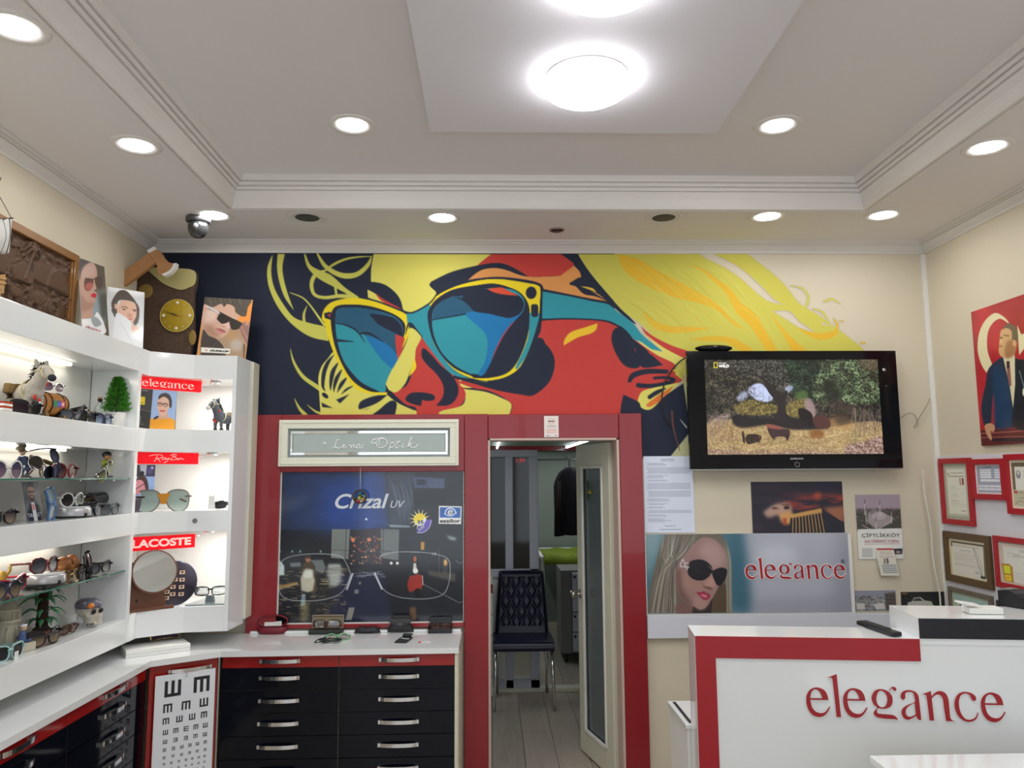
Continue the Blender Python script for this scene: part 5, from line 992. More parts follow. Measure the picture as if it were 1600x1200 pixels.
# ================================================================== PRINTS STANDING ON THE LEFT SHELVES
ZTOP = 2.259
def leaning(tl, tr, P0, N, zb, w, h, base, bl=None):
    O = hit(*tl, P0, N); R_ = hit(*tr, P0, N); U = R_-O; n = Vector(N).normalized()
    d = U.cross(n).normalized(); d = d if d.z < 0 else -d; V = d*((zb-O.z)/d.z)
    if bl: V = hit(*bl, P0, N)-O; V = V*((zb-O.z)/V.z)
    # lowest corner touches the shelf
    low = min((O+V).z, (O+U+V).z); V = V*((zb-O.z-(low-(O+V).z))/V.z) if low < (O+V).z else V
    return Canvas(w, h, O, U, V, base)
def poster_side():
    c = leaning((122, 402), (163, 417), (-1.74, 3.5, 2.262), (1, -.12, .26), 2.262, 90, 170, (84, 76, 64), bl=(128, 508)); c.src(115, 400, 8.272)
    P = lambda pts, col, **k: c.poly(pts, col, smooth=True, **k)
    c.poly([(60, 700), (180, 600), (560, 600), (560, 1100), (60, 1000)], (128, 142, 148), 1, 5); c.poly([(400, 600), (560, 640), (560, 1020), (500, 960)], (70, 68, 60), .9, 5); c.poly([(60, 0), (160, 0), (130, 300), (50, 340)], (96, 100, 98), .9, 5)
    P([(60, 330), (60, 120), (120, 60), (220, 110), (160, 160), (130, 340), (100, 360)], (96, 90, 86), blur=1.5)
    P([(130, 160), (200, 120), (270, 160), (320, 240), (350, 350), (345, 420), (370, 540), (340, 550), (385, 600), (375, 660), (390, 700), (370, 760), (380, 860), (400, 900), (380, 920), (190, 880), (200, 700), (150, 520), (110, 420), (50, 430), (45, 370), (90, 345), (130, 350)], (172, 138, 122))
    P([(55, 345), (55, 120), (110, 50), (200, 70), (275, 150), (230, 140), (170, 170), (138, 240), (132, 345), (95, 352)], (66, 60, 58), blur=1); P([(150, 500), (220, 600), (300, 700), (380, 720), (340, 800), (200, 780), (195, 650)], (146, 112, 98), a=.8, blur=3); P([(150, 180), (230, 150), (290, 220), (310, 330), (200, 330), (150, 300)], (184, 154, 144), a=.7, blur=3)
    P([(200, 350), (250, 360), (310, 400), (318, 480), (290, 535), (240, 520), (205, 440)], (90, 58, 54)); P([(225, 430), (310, 440), (300, 520), (245, 515)], (160, 84, 74), blur=1); P([(330, 390), (380, 395), (430, 430), (440, 540), (400, 550), (350, 480)], (74, 58, 50)); c.stroke([(205, 350), (300, 390), (345, 385), (420, 400)], 8, (60, 46, 42)); c.stroke([(90, 470), (150, 545)], 5, (90, 70, 60), .6)
    P([(312, 610), (345, 588), (385, 620), (380, 660), (340, 640)], (180, 34, 56)); c.ell(100, 490, 36, 26, (84, 74, 68), .8, blur=1)
    P([(110, 830), (180, 780), (200, 870), (390, 930), (440, 870), (560, 1080), (560, 1200), (120, 1100)], (206, 208, 210)); P([(370, 930), (430, 930), (520, 1050), (440, 1060)], (140, 146, 150), blur=1); c.stroke([(145, 890), (245, 925), (345, 975)], 36, (216, 214, 212), .9); c.stroke([(150, 870), (160, 920)], 7, (170, 100, 100))
    t = fin(c, 'fashion_print', 'tall print of a woman in round dark glasses and white collar', 'print', pm_gloss, 1.25, .006)
    g = lambda x, y: hit(115+x/8.272, 400+y/8.272, c.O+c.n*.001, c.n)
    a = g(150, 925); e = g(348, 985); u = g(165, 888)-a; elegance(a, e-a, u, m_txtr, None, 'lettering', .0006).parent = t
poster_side()
def poster_sweater():
    c = leaning((168, 447.5), (226, 457), (-1.73, 3.74, 2.262), (.62, -.75, .16), 2.262, 100, 150, (196, 198, 200)); c.src(115, 400, 8.272)
    P = lambda pts, col, **k: c.poly(pts, col, smooth=True, **k); c.poly([(440, 390), (930, 470), (920, 520), (700, 500), (450, 440)], (226, 228, 228), 1, 4); c.poly([(880, 470), (990, 480), (1000, 1190), (930, 1190)], (176, 180, 186), .8, 8)
    P([(500, 700), (490, 600), (540, 500), (600, 445), (680, 450), (760, 530), (820, 620), (850, 700), (840, 830), (800, 900), (770, 850), (800, 700), (780, 600), (600, 570), (560, 640), (560, 740), (520, 740)], (74, 64, 58), blur=.8)
    P([(580, 640), (620, 580), (720, 580), (800, 630), (815, 720), (800, 800), (750, 870), (690, 850), (600, 770), (560, 720)], (204, 164, 142)); P([(700, 740), (760, 760), (740, 800), (700, 790)], (186, 136, 116), blur=1.5); c.stroke([(620, 665), (660, 655), (700, 675)], 9, (70, 50, 44)); c.ell(655, 690, 24, 9, (80, 60, 54)); c.stroke([(760, 690), (810, 700)], 9, (80, 60, 54)); c.ell(788, 710, 20, 8, (90, 64, 56)); c.stroke([(680, 795), (720, 820), (770, 805)], [5, 13, 5], (176, 70, 64)); c.ell(545, 650, 18, 36, (200, 156, 132)); c.stroke([(500, 700), (545, 790)], 26, (80, 70, 60))
    P([(740, 870), (800, 900), (870, 960), (880, 1030), (780, 1010), (740, 940)], (204, 166, 146)); P([(560, 740), (640, 770), (740, 850), (750, 960), (790, 1010), (880, 1030), (900, 1190), (540, 1190), (520, 900)], (208, 210, 214)); c.stroke([(600, 860), (680, 980), (760, 1130)], 10, (180, 184, 190), .6); c.stroke([(830, 620), (850, 700), (820, 800), (845, 860)], 5, (110, 90, 78))
    fin(c, 'sweater_print', 'print of a smiling woman pulling up a white sweater', 'print', pm_gloss, 1.25, .006)
poster_sweater()
def poster_dunlop():
    c = leaning((320, 464), (395, 468.5), (-1.4, 4.04, 2.262), (.03, -1, .10), 2.262, 110, 150, (200, 140, 80)); c.src(310, 455, 11.43)
    P = lambda pts, col, **k: c.poly(pts, col, smooth=True, **k); c.poly([(60, 700), (560, 600), (840, 700), (840, 1200), (60, 1200)], (158, 132, 108), 1, 4); c.ell(680, 960, 110, 110, (172, 164, 154), .9, blur=4); c.poly([(800, 130), (980, 130), (960, 640), (860, 560), (720, 520)], (226, 138, 52)); c.poly([(420, 740), (640, 700), (740, 800), (560, 880)], (176, 134, 90), .8, 5)
    P([(100, 90), (100, 90), (900, 120), (880, 300), (850, 440), (780, 450), (740, 430), (660, 370), (640, 280), (520, 230), (460, 280), (400, 230), (250, 290), (90, 250)], (74, 68, 60)); 
    r = random.Random(3)
    for _ in range(40): x = r.uniform(120, 800); c.stroke([(x, 110), (x+20, 180), (x+60, 240+r.uniform(0, 60))], [3, 9, 2], r.choice([(104, 100, 86), (50, 46, 42), (120, 112, 96)]), .5)
    P([(90, 250), (250, 290), (400, 225), (460, 290), (520, 230), (640, 290), (660, 380), (730, 440), (700, 500), (600, 520), (560, 640), (540, 720), (470, 800), (350, 850), (250, 820), (130, 740), (60, 640)], (190, 154, 136)); P([(130, 340), (260, 300), (330, 420), (280, 520), (120, 560)], (206, 180, 168), a=.9, blur=4); P([(100, 600), (250, 620), (330, 720), (400, 800), (300, 840), (150, 760)], (150, 112, 92), a=.8, blur=5)
    P([(440, 590), (560, 540), (580, 640), (500, 660)], (206, 172, 160), blur=1); c.stroke([(430, 625), (490, 635)], 8, (110, 70, 60)); P([(310, 670), (400, 670), (490, 720), (460, 740), (380, 710)], (150, 84, 84)); P([(320, 690), (420, 730), (450, 760), (360, 740)], (186, 120, 116), blur=.6)
    P([(380, 370), (380, 370), (570, 470), (570, 470), (550, 540), (460, 580), (400, 570), (330, 500), (330, 490)], (42, 36, 32)); P([(560, 480), (790, 580), (740, 660), (650, 690), (580, 660)], (44, 38, 34)); c.stroke([(380, 375), (600, 490), (790, 585)], 18, (40, 34, 32)); c.stroke([(150, 270), (260, 330), (380, 400)], [24, 28, 16], (196, 198, 200)); c.stroke([(170, 310), (260, 350), (360, 400)], [16, 8, 4], (90, 90, 92)); c.ell(120, 320, 34, 40, (200, 150, 120), .8, blur=1)
    P([(780, 590), (830, 540), (860, 600), (940, 650), (940, 1020), (880, 980), (820, 860), (770, 760), (740, 660)], (140, 100, 92)); c.stroke([(845, 540), (850, 600)], 34, (176, 130, 112)); c.stroke([(900, 560), (905, 620)], 34, (168, 120, 100)); c.stroke([(770, 640), (840, 780), (900, 900)], 30, (170, 128, 112), .7)
    P([(80, 700), (180, 790), (330, 860), (450, 1000), (450, 1200), (60, 1200)], (66, 58, 56)); c.poly([(48, 1000), (570, 1030), (560, 1118), (44, 1092)], (214, 214, 206)); c.poly([(120, 1035), (180, 1055), (125, 1072)], (200, 120, 120)); c.poly([(800, 940), (840, 960), (820, 1200), (800, 1200)], (76, 56, 48), .8, 1)
    t = fin(c, 'sunglasses_print', 'print of a young man tilting square sunglasses, standing against the dark mural', 'print', pm_gloss, 1.25, .006)
    g = lambda x, y: hit(310+x/11.43, 455+y/11.43, c.O+c.n*.001, c.n); a = g(200, 1073); lettering('DUNLOP', a, g(548, 1092)-a, g(205, 1042)-a, m_txtk, None, shear=.35, bold=.05, n=c.n).parent = t
poster_dunlop()

# ================================================================== LEFT DISPLAY SHELVES
XF, ZB = -1.652, .911
BANDS = [(2.1475, 2.259), (1.774, 1.880), (1.389, 1.488), (.911, 1.017)]
Y0 = 1.5; YE = 3.60
shelf = thing('display_shelving', (LX, 2.6, ZB), 'white glossy wall shelving unit along the left wall with lit compartments', 'shelving')
for z0, z1 in BANDS: obj('shelf_board', MB().box(LX+.002, XF, Y0, YE+.005, z0, z1), m_white, shelf, .002, world=True)
obj('back_panel', MB().box(LX+.002, LX+.018, Y0, YE, ZB+.05, 2.2), m_whitem, shelf, world=True)
obj('end_panel', MB().box(LX+.018, XF, YE+.005, YE+.0335, ZB+.001, 2.2588), m_white, shelf, .001, world=True)
obj('end_panel', MB().box(LX+.018, XF-.001, Y0-.02, Y0, ZB, 2.258), m_white, shelf, .001, world=True)
obj('upright_panel', MB().box(LX+.018, XF-.02, 2.02, 2.04, ZB+.1, 2.15), m_white, shelf, world=True)
for z in (1.647, 1.232):
    g = obj('glass_shelf', MB().box(LX+.02, XF-.014, 2.045, YE-.001, z-.003, z+.003), m_glass, shelf, world=True)
    obj('glass_edge', MB().box(XF-.0138, XF-.0125, 2.045, YE-.001, z-.003, z+.003), m_gedge, shelf, world=True)
    for y in (2.3, 3.5):
        for x in (XF-.04, LX+.05): obj('shelf_pin', MB().lathe([(.005, -.012), (.005, -.0035)], (x, y, z), 10), m_chrome, shelf, world=True)
m_led = mat('lit led strip', (.9, .9, .8), .5, emit=(1, .93, .78), es=3)
for z0, z1 in BANDS[:3]:
    y0 = 2.06 if z0 < 2 else 1.6
    obj('led_strip', MB().box(LX+.03, LX+.045, y0, 3.38, z0-.008, z0-.0005), m_led, shelf, world=True)
    l = bpy.data.lights.new('shelf_strip', 'AREA'); l.shape = 'RECTANGLE'; l.size = .03; l.size_y = 3.38-y0; l.energy = STRIP_W*(3.38-y0); l.color = (1, .94, .82)
    o = bpy.data.objects.new('shelf_strip_light', l); COL.objects.link(o); o.parent = shelf; o.location = Vector((LX+.055, (y0+3.38)/2, z0-.012))-shelf.location; o.rotation_euler = (0, math.radians(-18), 0)

# corner unit: angled face, straight face, return to the wall
A_, B_, C_ = (XF-.002, 3.712), (-1.487, 3.833), (-1.284, 3.861)
corner = thing('corner_display', (-1.5, 3.9, ZB), 'white corner display with three niches under red brand signs', 'display unit')
fp = [(XF-.0005, 3.6345), A_, B_, C_, (-1.272, 4.06), (-1.30, 4.165), (-1.87, 4.165), (-1.87, 3.6345)]
nb = [(2.139, 2.259), (1.774, 1.884), (1.389, 1.489), (.911, 1.030)]
for z0, z1 in nb: obj('shelf_board', MB().prism([(x, y, z0) for x, y in fp], (0, 0, z1-z0)), m_white, corner, .0015, world=True)
obj('side_panel', MB().prism([(C_[0]-.018, C_[1]-.003, ZB), (C_[0]+.0005, C_[1]-.0005, ZB), (-1.2715, 4.06, ZB), (-1.288, 4.06, ZB)], (0, 0, 2.2595-ZB)), m_white, corner, .001, world=True)
obj('edge_trim', MB().box(-1.292, -1.262, 4.062, 4.162, ZB+.02, 2.2585), m_ivory, corner, .002, world=True)
obj('back_panel', MB().box(-1.87, -1.30, 4.166, 4.178, ZB, 2.2), m_whitem, corner, world=True)
obj('side_lining', MB().box(-1.885, -1.872, 3.64, 4.166, ZB, 2.2), m_whitem, corner, world=True)
for z in (2.139, 1.774, 1.389):
    l = bpy.data.lights.new('niche_spot', 'AREA'); l.shape = 'DISK'; l.size = .05; l.energy = STRIP_W*1.9; l.color = (1, .97, .9)
    p = Vector((-1.42, 3.95, z-.016)); o = bpy.data.objects.new('niche_light', l); COL.objects.link(o); o.parent = corner; o.location = p-corner.location
    b = MB(); b.lathe([(.024, 0), (.028, -.004), (.028, -.012), (.02, -.013), (.019, -.008), (.0001, -.007)], (p.x, p.y, z-.0005), 20); obj('spot_light', b, m_chrome, corner, world=True)
obj('cable_cap', MB().lathe([(.012, 0), (.012, -.003), (.009, -.005), (.0001, -.003)], (-1.452, 3.8375, 1.440), 18, axis='y'), mat('grey plastic cap', (.2, .18, .2), .4), corner, world=True)
# illuminated brand signs
m_signred = mat('lit red sign face', S(222, 0, 16), .25, noise=.02, emit=(1, .0, .012), es=.42); m_signw = mat('lit pink white lettering', S(250, 200, 190), .4, emit=(1, .62, .56), es=.38)
sd = Vector((-1.472, 3.905, 0))-Vector((-1.695, 3.703, 0)); sn = Vector((sd.y, -sd.x, 0)).normalized()
def brand(z0, z1, x0, x1, label):
    t = thing('brand_sign', (-1.58, 3.81, z0), label, 'sign', 'red brand signs in the corner display')
    a = Vector((-1.695, 3.703, z0)); b = MB(); p = [a, a+sd, a+sd-sn*.03, a-sn*.03]; b.prism(p, (0, 0, z1-z0)); obj('sign_box', b, m_signred, t, .002, world=True)
    b = MB()
    for q in (a+sd*1.02-sn*.015,): b.tube([q+Vector((0, 0, z1-z0-.012)), q+Vector((.014, .012, z1-z0-.012))], .003, 8); 
    obj('sign_bracket', b, m_chrome, t, world=True)
    O = a+sd*x0+sn*.0005; return t, O, sd*(x1-x0)
t, O, U = brand(2.079, 2.1365, .045, .87, 'lit red sign with pale serif lettering in the top niche'); elegance(O+Vector((0, 0, .010)), U, (0, 0, .040), m_signw, t, 'lettering', .001)
t, O, U = brand(1.716, 1.772, .2, .75, 'lit red sign with pale handwritten brand name in the middle niche')
b = MB(); g = lambda x, y: O+U*((x-245)/305)+Vector((0, 0, .006+(925-y)/110*.044))+sn*.002
for q in ([(250, 845), (285, 832), (340, 828), (365, 845), (340, 868), (305, 872), (335, 890), (345, 918)], [(318, 835), (308, 880), (292, 915)], [(385, 862), (362, 868), (362, 888), (385, 880), (388, 862), (392, 888), (402, 880)], [(402, 864), (400, 884), (416, 872), (420, 862), (412, 895), (386, 922), (376, 915)], [(415, 876), (432, 874)],
          [(462, 822), (448, 860), (436, 892)], [(430, 838), (455, 820), (480, 822), (482, 838), (460, 852), (482, 858), (478, 880), (450, 890), (432, 884)], [(500, 868), (488, 880), (498, 886), (508, 868), (510, 886), (520, 868), (532, 866), (534, 882), (550, 874)]):
    pts = [g(*p) for p in cr(q, 4, False)]; b.tube(pts, .0013, 5)
obj('script_lettering', b, m_signw, t, world=True)
t, O, U = brand(1.307, 1.372, .02, .93, 'lit red sign with bold pale capital letters in the bottom niche'); lettering('LACOSTE', O+Vector((0, 0, .014)), U, (0, 0, .038), m_signw, t, bold=.04, n=sn)

# ================================================================== COUNTERS AND DRAWER UNITS
ZC = .84
top = [(-.159, 3.766), (-1.272, 3.746), (-1.521, 3.572), (-1.521, 1.3), (LX+.002, 1.3), (LX+.002, BY-.037), (-.159, BY-.037)]
o = obj('worktop', MB().prism([(x, y, ZC-.026) for x, y in top], (0, 0, .026)), m_white, None, .002)
tag(o, 'continuous white glossy worktop running along the left wall and under the window', 'worktop')
obj('upstand', MB().box(-1.26, -.165, 4.140, 4.1625, ZC+.0003, ZC+.013), m_white, o, .002)
def handle(parent, c, d, n, L=.19):
    """bowed strap handle; d along the front, n outwards"""
    c, d, n = Vector(c), Vector(d).normalized(), Vector(n).normalized(); b = MB(); k = 14; vs = []
    for i in range(k+1):
        t = -1+2*i/k; off = .006+.020*(1-t*t)**.6 if abs(t) < 1 else .0
        p = c+d*(t*L/2)+n*off
        for s, q in ((-1, 0), (1, 0), (1, 1), (-1, 1)): vs.append(p+Vector((0, 0, .0085*s))-n*(.004*q))
    fs = [(i*4+j, i*4+(j+1) % 4, (i+1)*4+(j+1) % 4, (i+1)*4+j) for i in range(k) for j in range(4)]+[(0, 1, 2, 3), (k*4+3, k*4+2, k*4+1, k*4)]
    b.add(vs, fs)
    for s in (-1, 1):
        q = c+d*(s*(L/2-.007)); b.box(-.007, .007, -.012, 0, -.0085, .0085, M=Matrix.Translation(q) @ Matrix((d, -n, (0, 0, 1))).transposed().to_4x4() if False else Matrix.Translation(q+n*.0) @ Matrix([[d.x, -n.x, 0, 0], [d.y, -n.y, 0, 0], [0, 0, 1, 0], [0, 0, 0, 1]]))
    return obj('handle', b, m_chrome, parent, world=True)
rows = [(.757, .811, 'r', .788)]+[(.654-.103*i+.002, .756-.103*i-.001, 'k', .712-.103*i) for i in range(6)]
def drawer_unit(name, label, P0, d, cols, ends, group=None, depth=.36):
    """P0 front left floor corner, d along the front; cols = list of (from, to, handle centre)"""
    P0, d = Vector(P0), Vector(d).normalized(); n = Vector((d.y, -d.x, 0)); t = thing(name, P0+d*((ends[0]+ends[1])/2), label, 'drawer unit', group)
    def slab(a, e, y0, y1, z0, z1):
        p = [P0+d*a+n*y1, P0+d*e+n*y1, P0+d*e+n*y0, P0+d*a+n*y0]; b = MB(); return b.prism([Vector((q.x, q.y, z0)) for q in p], (0, 0, z1-z0))
    obj('body', slab(ends[0], ends[1], -depth, -.019, .0, ZC-.027), m_ivory, t, world=True)
    for a, e, hc in cols:
        for z0, z1, kx, hz in rows:
            dr = obj('drawer', slab(a+.001, e-.001, -.018, 0, z0, z1), m_redg if kx == 'r' else m_black, t, .0015, world=True)
            handle(dr, P0+d*hc+Vector((0, 0, hz)), d, n)
    return t
t = drawer_unit('drawer_cabinet', 'wide double drawer cabinet with red top drawers under the window', (-1.273, 3.775, 0), (1, .005, 0), [(0, .547, .271), (.549, 1.093, .831)], (0, 1.112))
obj('side_panel', MB().box(-.179, -.165, 3.775, 4.14, 0, ZC-.027), m_ivory, t, .001, world=True)
drawer_unit('drawer_cabinet', 'red and black drawer cabinet beside the eye chart, in the left row', (-1.545, 2.956, 0), (0, 1, 0), [(0, .632, .335)], (0, .634), 'drawer cabinets along the left wall', .32)
drawer_unit('drawer_cabinet', 'red and black drawer cabinet cut by the left edge of the photo', (-1.545, 2.32, 0), (0, 1, 0), [(0, .632, .325)], (0, .634), 'drawer cabinets along the left wall', .32)
drawer_unit('drawer_cabinet', 'red and black drawer cabinet nearest the shop front', (-1.545, 1.684, 0), (0, 1, 0), [(0, .632, .325)], (0, .634), 'drawer cabinets along the left wall', .32)
# angled corner cupboard with the eye chart on its door
P0 = Vector((-1.538, 3.598, 0)); P1 = Vector((-1.280, 3.772, 0)); d = (P1-P0).normalized(); n = Vector((d.y, -d.x, 0)); L = (P1-P0).length
cup = thing('corner_cupboard', P0+d*L/2, 'angled red corner cupboard with chrome handle carrying the eye chart', 'cupboard')
def slab(a, e, y0, y1, z0, z1): return MB().prism([Vector((q.x, q.y, z0)) for q in (P0+d*a+n*y1, P0+d*e+n*y1, P0+d*e+n*y0, P0+d*a+n*y0)], (0, 0, z1-z0))
obj('body', slab(.004, L-.004, -.2, -.02, 0, ZC-.027), m_ivory, cup, world=True)
dr = obj('door', slab(.003, L-.012, -.018, 0, .04, .811), m_redg, cup, .0015, world=True); handle(dr, P0+d*(.175)+Vector((0, 0, .776)), d, n, .19)
obj('edge_strip', slab(L-.010, L-.002, -.018, .001, .03, .812), m_steel, cup, world=True)
# eye chart of turned E letters
pa, pb = P0+n*.024, P0+n*.024
nn = (n.x, n.y, 0)
tl, tr = hit(243, 1060, pa, nn), hit(337, 1041, pa, nn)
zt = (tl.z+tr.z)/2; O = Vector((tl.x, tl.y, zt)); U = Vector((tr.x-tl.x, tr.y-tl.y, 0)); V = Vector((0, 0, -.66))
c = Canvas(300, 700, O, U, V, (206, 209, 214)); c.unit(100, 100*.66/U.length); KH = 100*.66/U.length
def Eshape(cx, cy, s, rot):
    bars = [(-.5, -.5, -.3, .5), (-.3, -.5, .5, -.3), (-.3, -.1, .5, .1), (-.3, .3, .5, .5)]; out = []
    for x0, y0, x1, y1 in bars:
        q = [(x0, y0), (x1, y0), (x1, y1), (x0, y1)]
        q = [(x*math.cos(rot)-y*math.sin(rot), x*math.sin(rot)+y*math.cos(rot)) for x, y in q]; out.append([(cx+x*s, cy+y*s) for x, y in q])
    return out
rr = random.Random(12)
def pE(x, y): return O+U*(x/100)+V*(y/KH)+n*.0008
lay = [([29, 77], 25, 27, [PI*1.5, PI/2]), ([22, 52, 82], 58, 14.5, [PI/2, PI/2, 1.5*PI]), ([20, 42, 63, 83], 80, 10.5, [PI/2, 1.5*PI, 1.5*PI, PI/2]), ([20, 37, 54, 70, 86], 99, 8.2, [1.5*PI, PI/2, 0, PI/2, 1.5*PI]), ([20, 37, 54, 70, 86], 115, 6.8, None), ([20, 34, 48, 61, 74, 87], 129, 5.6, None), ([20, 34, 48, 61, 74, 87], 142, 4.6, None), ([20, 32, 44, 56, 66, 77, 87], 153, 3.8, None), ([20, 32, 44, 56, 66, 77, 87], 163, 3.2, None), ([20, 31, 42, 53, 64, 75, 86], 172, 2.6, None)]
for xs, yy, s, rots in lay:
    for i, x in enumerate(xs):
        for q in Eshape(x, yy*.97, s, rots[i] if rots else rr.choice([0, PI/2, PI, 1.5*PI])): c.poly(q, (22, 24, 28))
ch = tag(c.build('eye_chart', pm_paper, 1.25, .003), 'white eye test chart of turned E letters hanging on the corner cupboard', 'eye chart')
b = MB(); q = pE(50, 4); b.tube([q+n*.004+Vector((0, 0, z))+d*x for x, z in ((-.004, -.006), (0, -.010), (.004, -.004), (.002, .006), (-.002, .012), (-.003, .02))], .0011, 6); obj('chart_hook', b, m_steel, ch)

# ================================================================== RECEPTION DESK
DU = Vector((.9922, -.1236, 0)); DN = Vector((-.1236, -.9922, 0)); DP = Vector((.695, 2.70, 0))
def dsk(a, e, y0, y1, z0, z1):
    """a..e along the front, y0..y1 backwards from the front"""
    pl = [DP+DU*a-DN*y0, DP+DU*e-DN*y0, DP+DU*e-DN*y1, DP+DU*a-DN*y1]
    return MB().prism([Vector((q.x, q.y, z0)) for q in pl], (0, 0, z1-z0))
desk = thing('reception_desk', DP+DU*.8, 'white reception desk with red corner stripe and large red lettering', 'reception desk')
DZ = 1.10; RZ2 = 1.168; LD = 1.62; SPL = .738
obj('body', dsk(0.0, LD, .002, .182, .0, DZ-.02), m_white, desk, .0015, world=True)
obj('desk_top', dsk(0, SPL, 0, .186, DZ-.0195, DZ), m_white, desk, .0015, world=True)
obj('raised_top', dsk(SPL, LD, -.0, .25, DZ-.0195, RZ2), m_white, desk, .0015, world=True)
obj('red_stripe', MB().prism([DP+DN*.0025+DU*x+Vector((0, 0, z)) for x, z in ((.001, 0), (.068, 0), (.068, DZ-.073), (SPL, DZ-.073), (SPL, DZ-.001), (.001, DZ-.001))], -DN*.004), mat('desk red vinyl', S(162, 26, 36), .38, noise=.05), desk, world=True)
obj('black_stripe', MB().prism([DP+DN*.003+DU*x+Vector((0, 0, z)) for x, z in ((SPL+.001, DZ+.001), (LD, DZ+.001), (LD, RZ2-.002), (SPL+.001, RZ2-.002))], -DN*.004), mat('desk black vinyl', (.012, .012, .018), .3), desk, world=True)
a = hit(1261, 1125.5, DP, DN)+DN*.003; e = hit(1571, 1125.5, DP, DN)+DN*.003; u = hit(1261, 1055.5, DP, DN)
zz = (a.z+e.z)/2; O = Vector((a.x, a.y, zz)); U = Vector((e.x-a.x, e.y-a.y, 0)); V = Vector((0, 0, u.z-a.z))
elegance(O+DN*-.0022, U, V, mat('white vinyl outline', S(240, 236, 236), .3), desk, 'letter_outline', .0008, out=1.1); elegance(O+DN*-.001, U, V, mat('desk red vinyl'), desk, 'lettering', .0012)
low = thing('back_desk', (.9, 3.0, 0), 'lower white and grey desk behind the reception desk', 'desk')
obj('body', MB().box(.706, 1.9, 2.89, 3.17, 0, .733), m_whitem, low, .002, world=True); obj('desk_top', MB().box(.700, 1.9, 2.886, 3.18, .7335, .75), m_white, low, .002, world=True); obj('black_inlay', MB().box(.716, .728, 2.9, 3.16, .7503, .752), m_dark, low, world=True)
# things lying on the desk
def onz(x, y, z): return az(x, y, z)
a, e = onz(1345, 972, DZ+.01), onz(1402, 991, DZ+.01); v = Vector((e.x-a.x, e.y-a.y, 0)); rem = thing('remote_control', (a.x+v.x/2, a.y+v.y/2, DZ), 'black remote control lying aslant on the desk top', 'remote control', rz=math.atan2(v.y, v.x))
Lr = v.length; obj('remote_body', MB().box(-Lr/2, Lr/2, -.019, .019, .001, .017), m_dark, rem, .005)
b = MB(); 
for i in range(9):
    for j in range(3): b.box(-Lr/2+.016+i*.0175, -Lr/2+.026+i*.0175, -.013+j*.010, -.0065+j*.010, .0172, .0195)
obj('buttons', b, mat('grey rubber buttons', (.06, .06, .065), .5), rem)
p = onz(1535, 958, RZ2); t = thing('card_holder', (p.x, p.y, RZ2), 'small white plastic box on the raised part of the desk', 'box', rz=-.12)
obj('box_body', MB().box(-.055, .055, -.03, .03, .001, .022), m_whitem, t, .002); obj('box_lid', MB().box(-.09, -.03, -.035, .01, .024, .030, M=TR(rx=0, ry=.14, rz=0)), m_whitem, t, .001)
p = onz(1598, 952, RZ2); t = thing('card_terminal', (p.x+.03, p.y+.03, RZ2), 'dark payment terminal cut by the right edge on the raised desk', 'payment terminal', rz=.4)
obj('terminal_body', MB().prism([(-.04, -.07, .001), (-.04, .07, .001), (-.04, .07, .055), (-.04, .03, .06), (-.04, -.07, .018)], (.08, 0, 0)), m_dark, t, .004)
b = MB()
for i in range(4):
    for j in range(3): b.box(-.026+j*.018, -.014+j*.018, -.06+i*.018, -.048+i*.018, .024+i*.0068, .031+i*.0068)
obj('keypad', b, mat('grey rubber buttons'), t); obj('display', MB().box(-.028, .028, .035, .065, .0585, .0615), mat('grey green display', (.16, .2, .17), .2), t)
# white table before the desk
p0 = az(1358, 1180, .80)
t = thing('white_table', (p0.x+.35, p0.y-.3, 0), 'white glossy table top in the bottom right corner before the desk', 'table')
obj('table_top', MB().box(p0.x, p0.x+.75, p0.y-.6, p0.y, .775, .80), m_white, t, .004, world=True)
for x in (p0.x+.01, p0.x+.70): obj('side_panel', MB().box(x, x+.03, p0.y-.58, p0.y-.02, 0, .7745), m_whitem, t, .002, world=True)

# ================================================================== STORE ROOM
def diamonds(x, z, w, h):
    u, v = x/w, z/h; a = abs(((u+v) % 1)-.5)*2; b_ = abs(((u-v) % 1)-.5)*2
    return min(1-a, 1-b_) if False else min(a, b_)
m_navy = mat('navy quilted leatherette', S(20, 23, 50, 1.0), .34, noise=.08)
chair = thing('dining_chair', (.225, 5.86, 0), 'navy quilted leatherette chair with chrome legs in the doorway of the store room', 'chair')
b = MB(); nu, nv = 84, 110; vs = []
for j in range(nv+1):
    for i in range(nu+1):
        s = -1+2*i/nu; t_ = j/nv; w_ = .205-.032*t_; x = s*w_; z = .44+.475*t_; e_ = max(0, abs(s)-.86)/.14; te = max(0, t_-.95)/.05
        q = 0 if (abs(s) > .84 or t_ < .16 or t_ > .9) else -.0035*math.exp(-(diamonds(x, z-.02, .080, .150)/.30)**2)
        y = .13+.07*t_-(-q)*-1+.022*e_*e_+.022*te*te
        vs.append((x, y-(.012 if q == 0 and 0 else 0)-q*0+(-q), z-.006*e_*e_*t_))
fs = [(j*(nu+1)+i, j*(nu+1)+i+1, (j+1)*(nu+1)+i+1, (j+1)*(nu+1)+i) for j in range(nv) for i in range(nu)]; b.add(vs, fs, 0, True)
k = len(b.v); b.v += [(x, y+.03 if True else y, z) for x, y, z in [(v[0]*.99, .15+.07*(v[2]-.44)/.475, v[2]) for v in vs]]
b.f += [tuple(reversed([q+k for q in f])) for f in fs]; b.m += [0]*len(fs); b.sm += [True]*len(fs)
rim = [i for i in range(nu+1)]+[j*(nu+1)+nu for j in range(1, nv+1)]+[nv*(nu+1)+i for i in range(nu-1, -1, -1)]+[j*(nu+1) for j in range(nv-1, 0, -1)]
for i in range(len(rim)): p, q = rim[i], rim[(i+1) % len(rim)]; b.f.append((q, p, p+k, q+k)); b.m.append(0); b.sm.append(True)
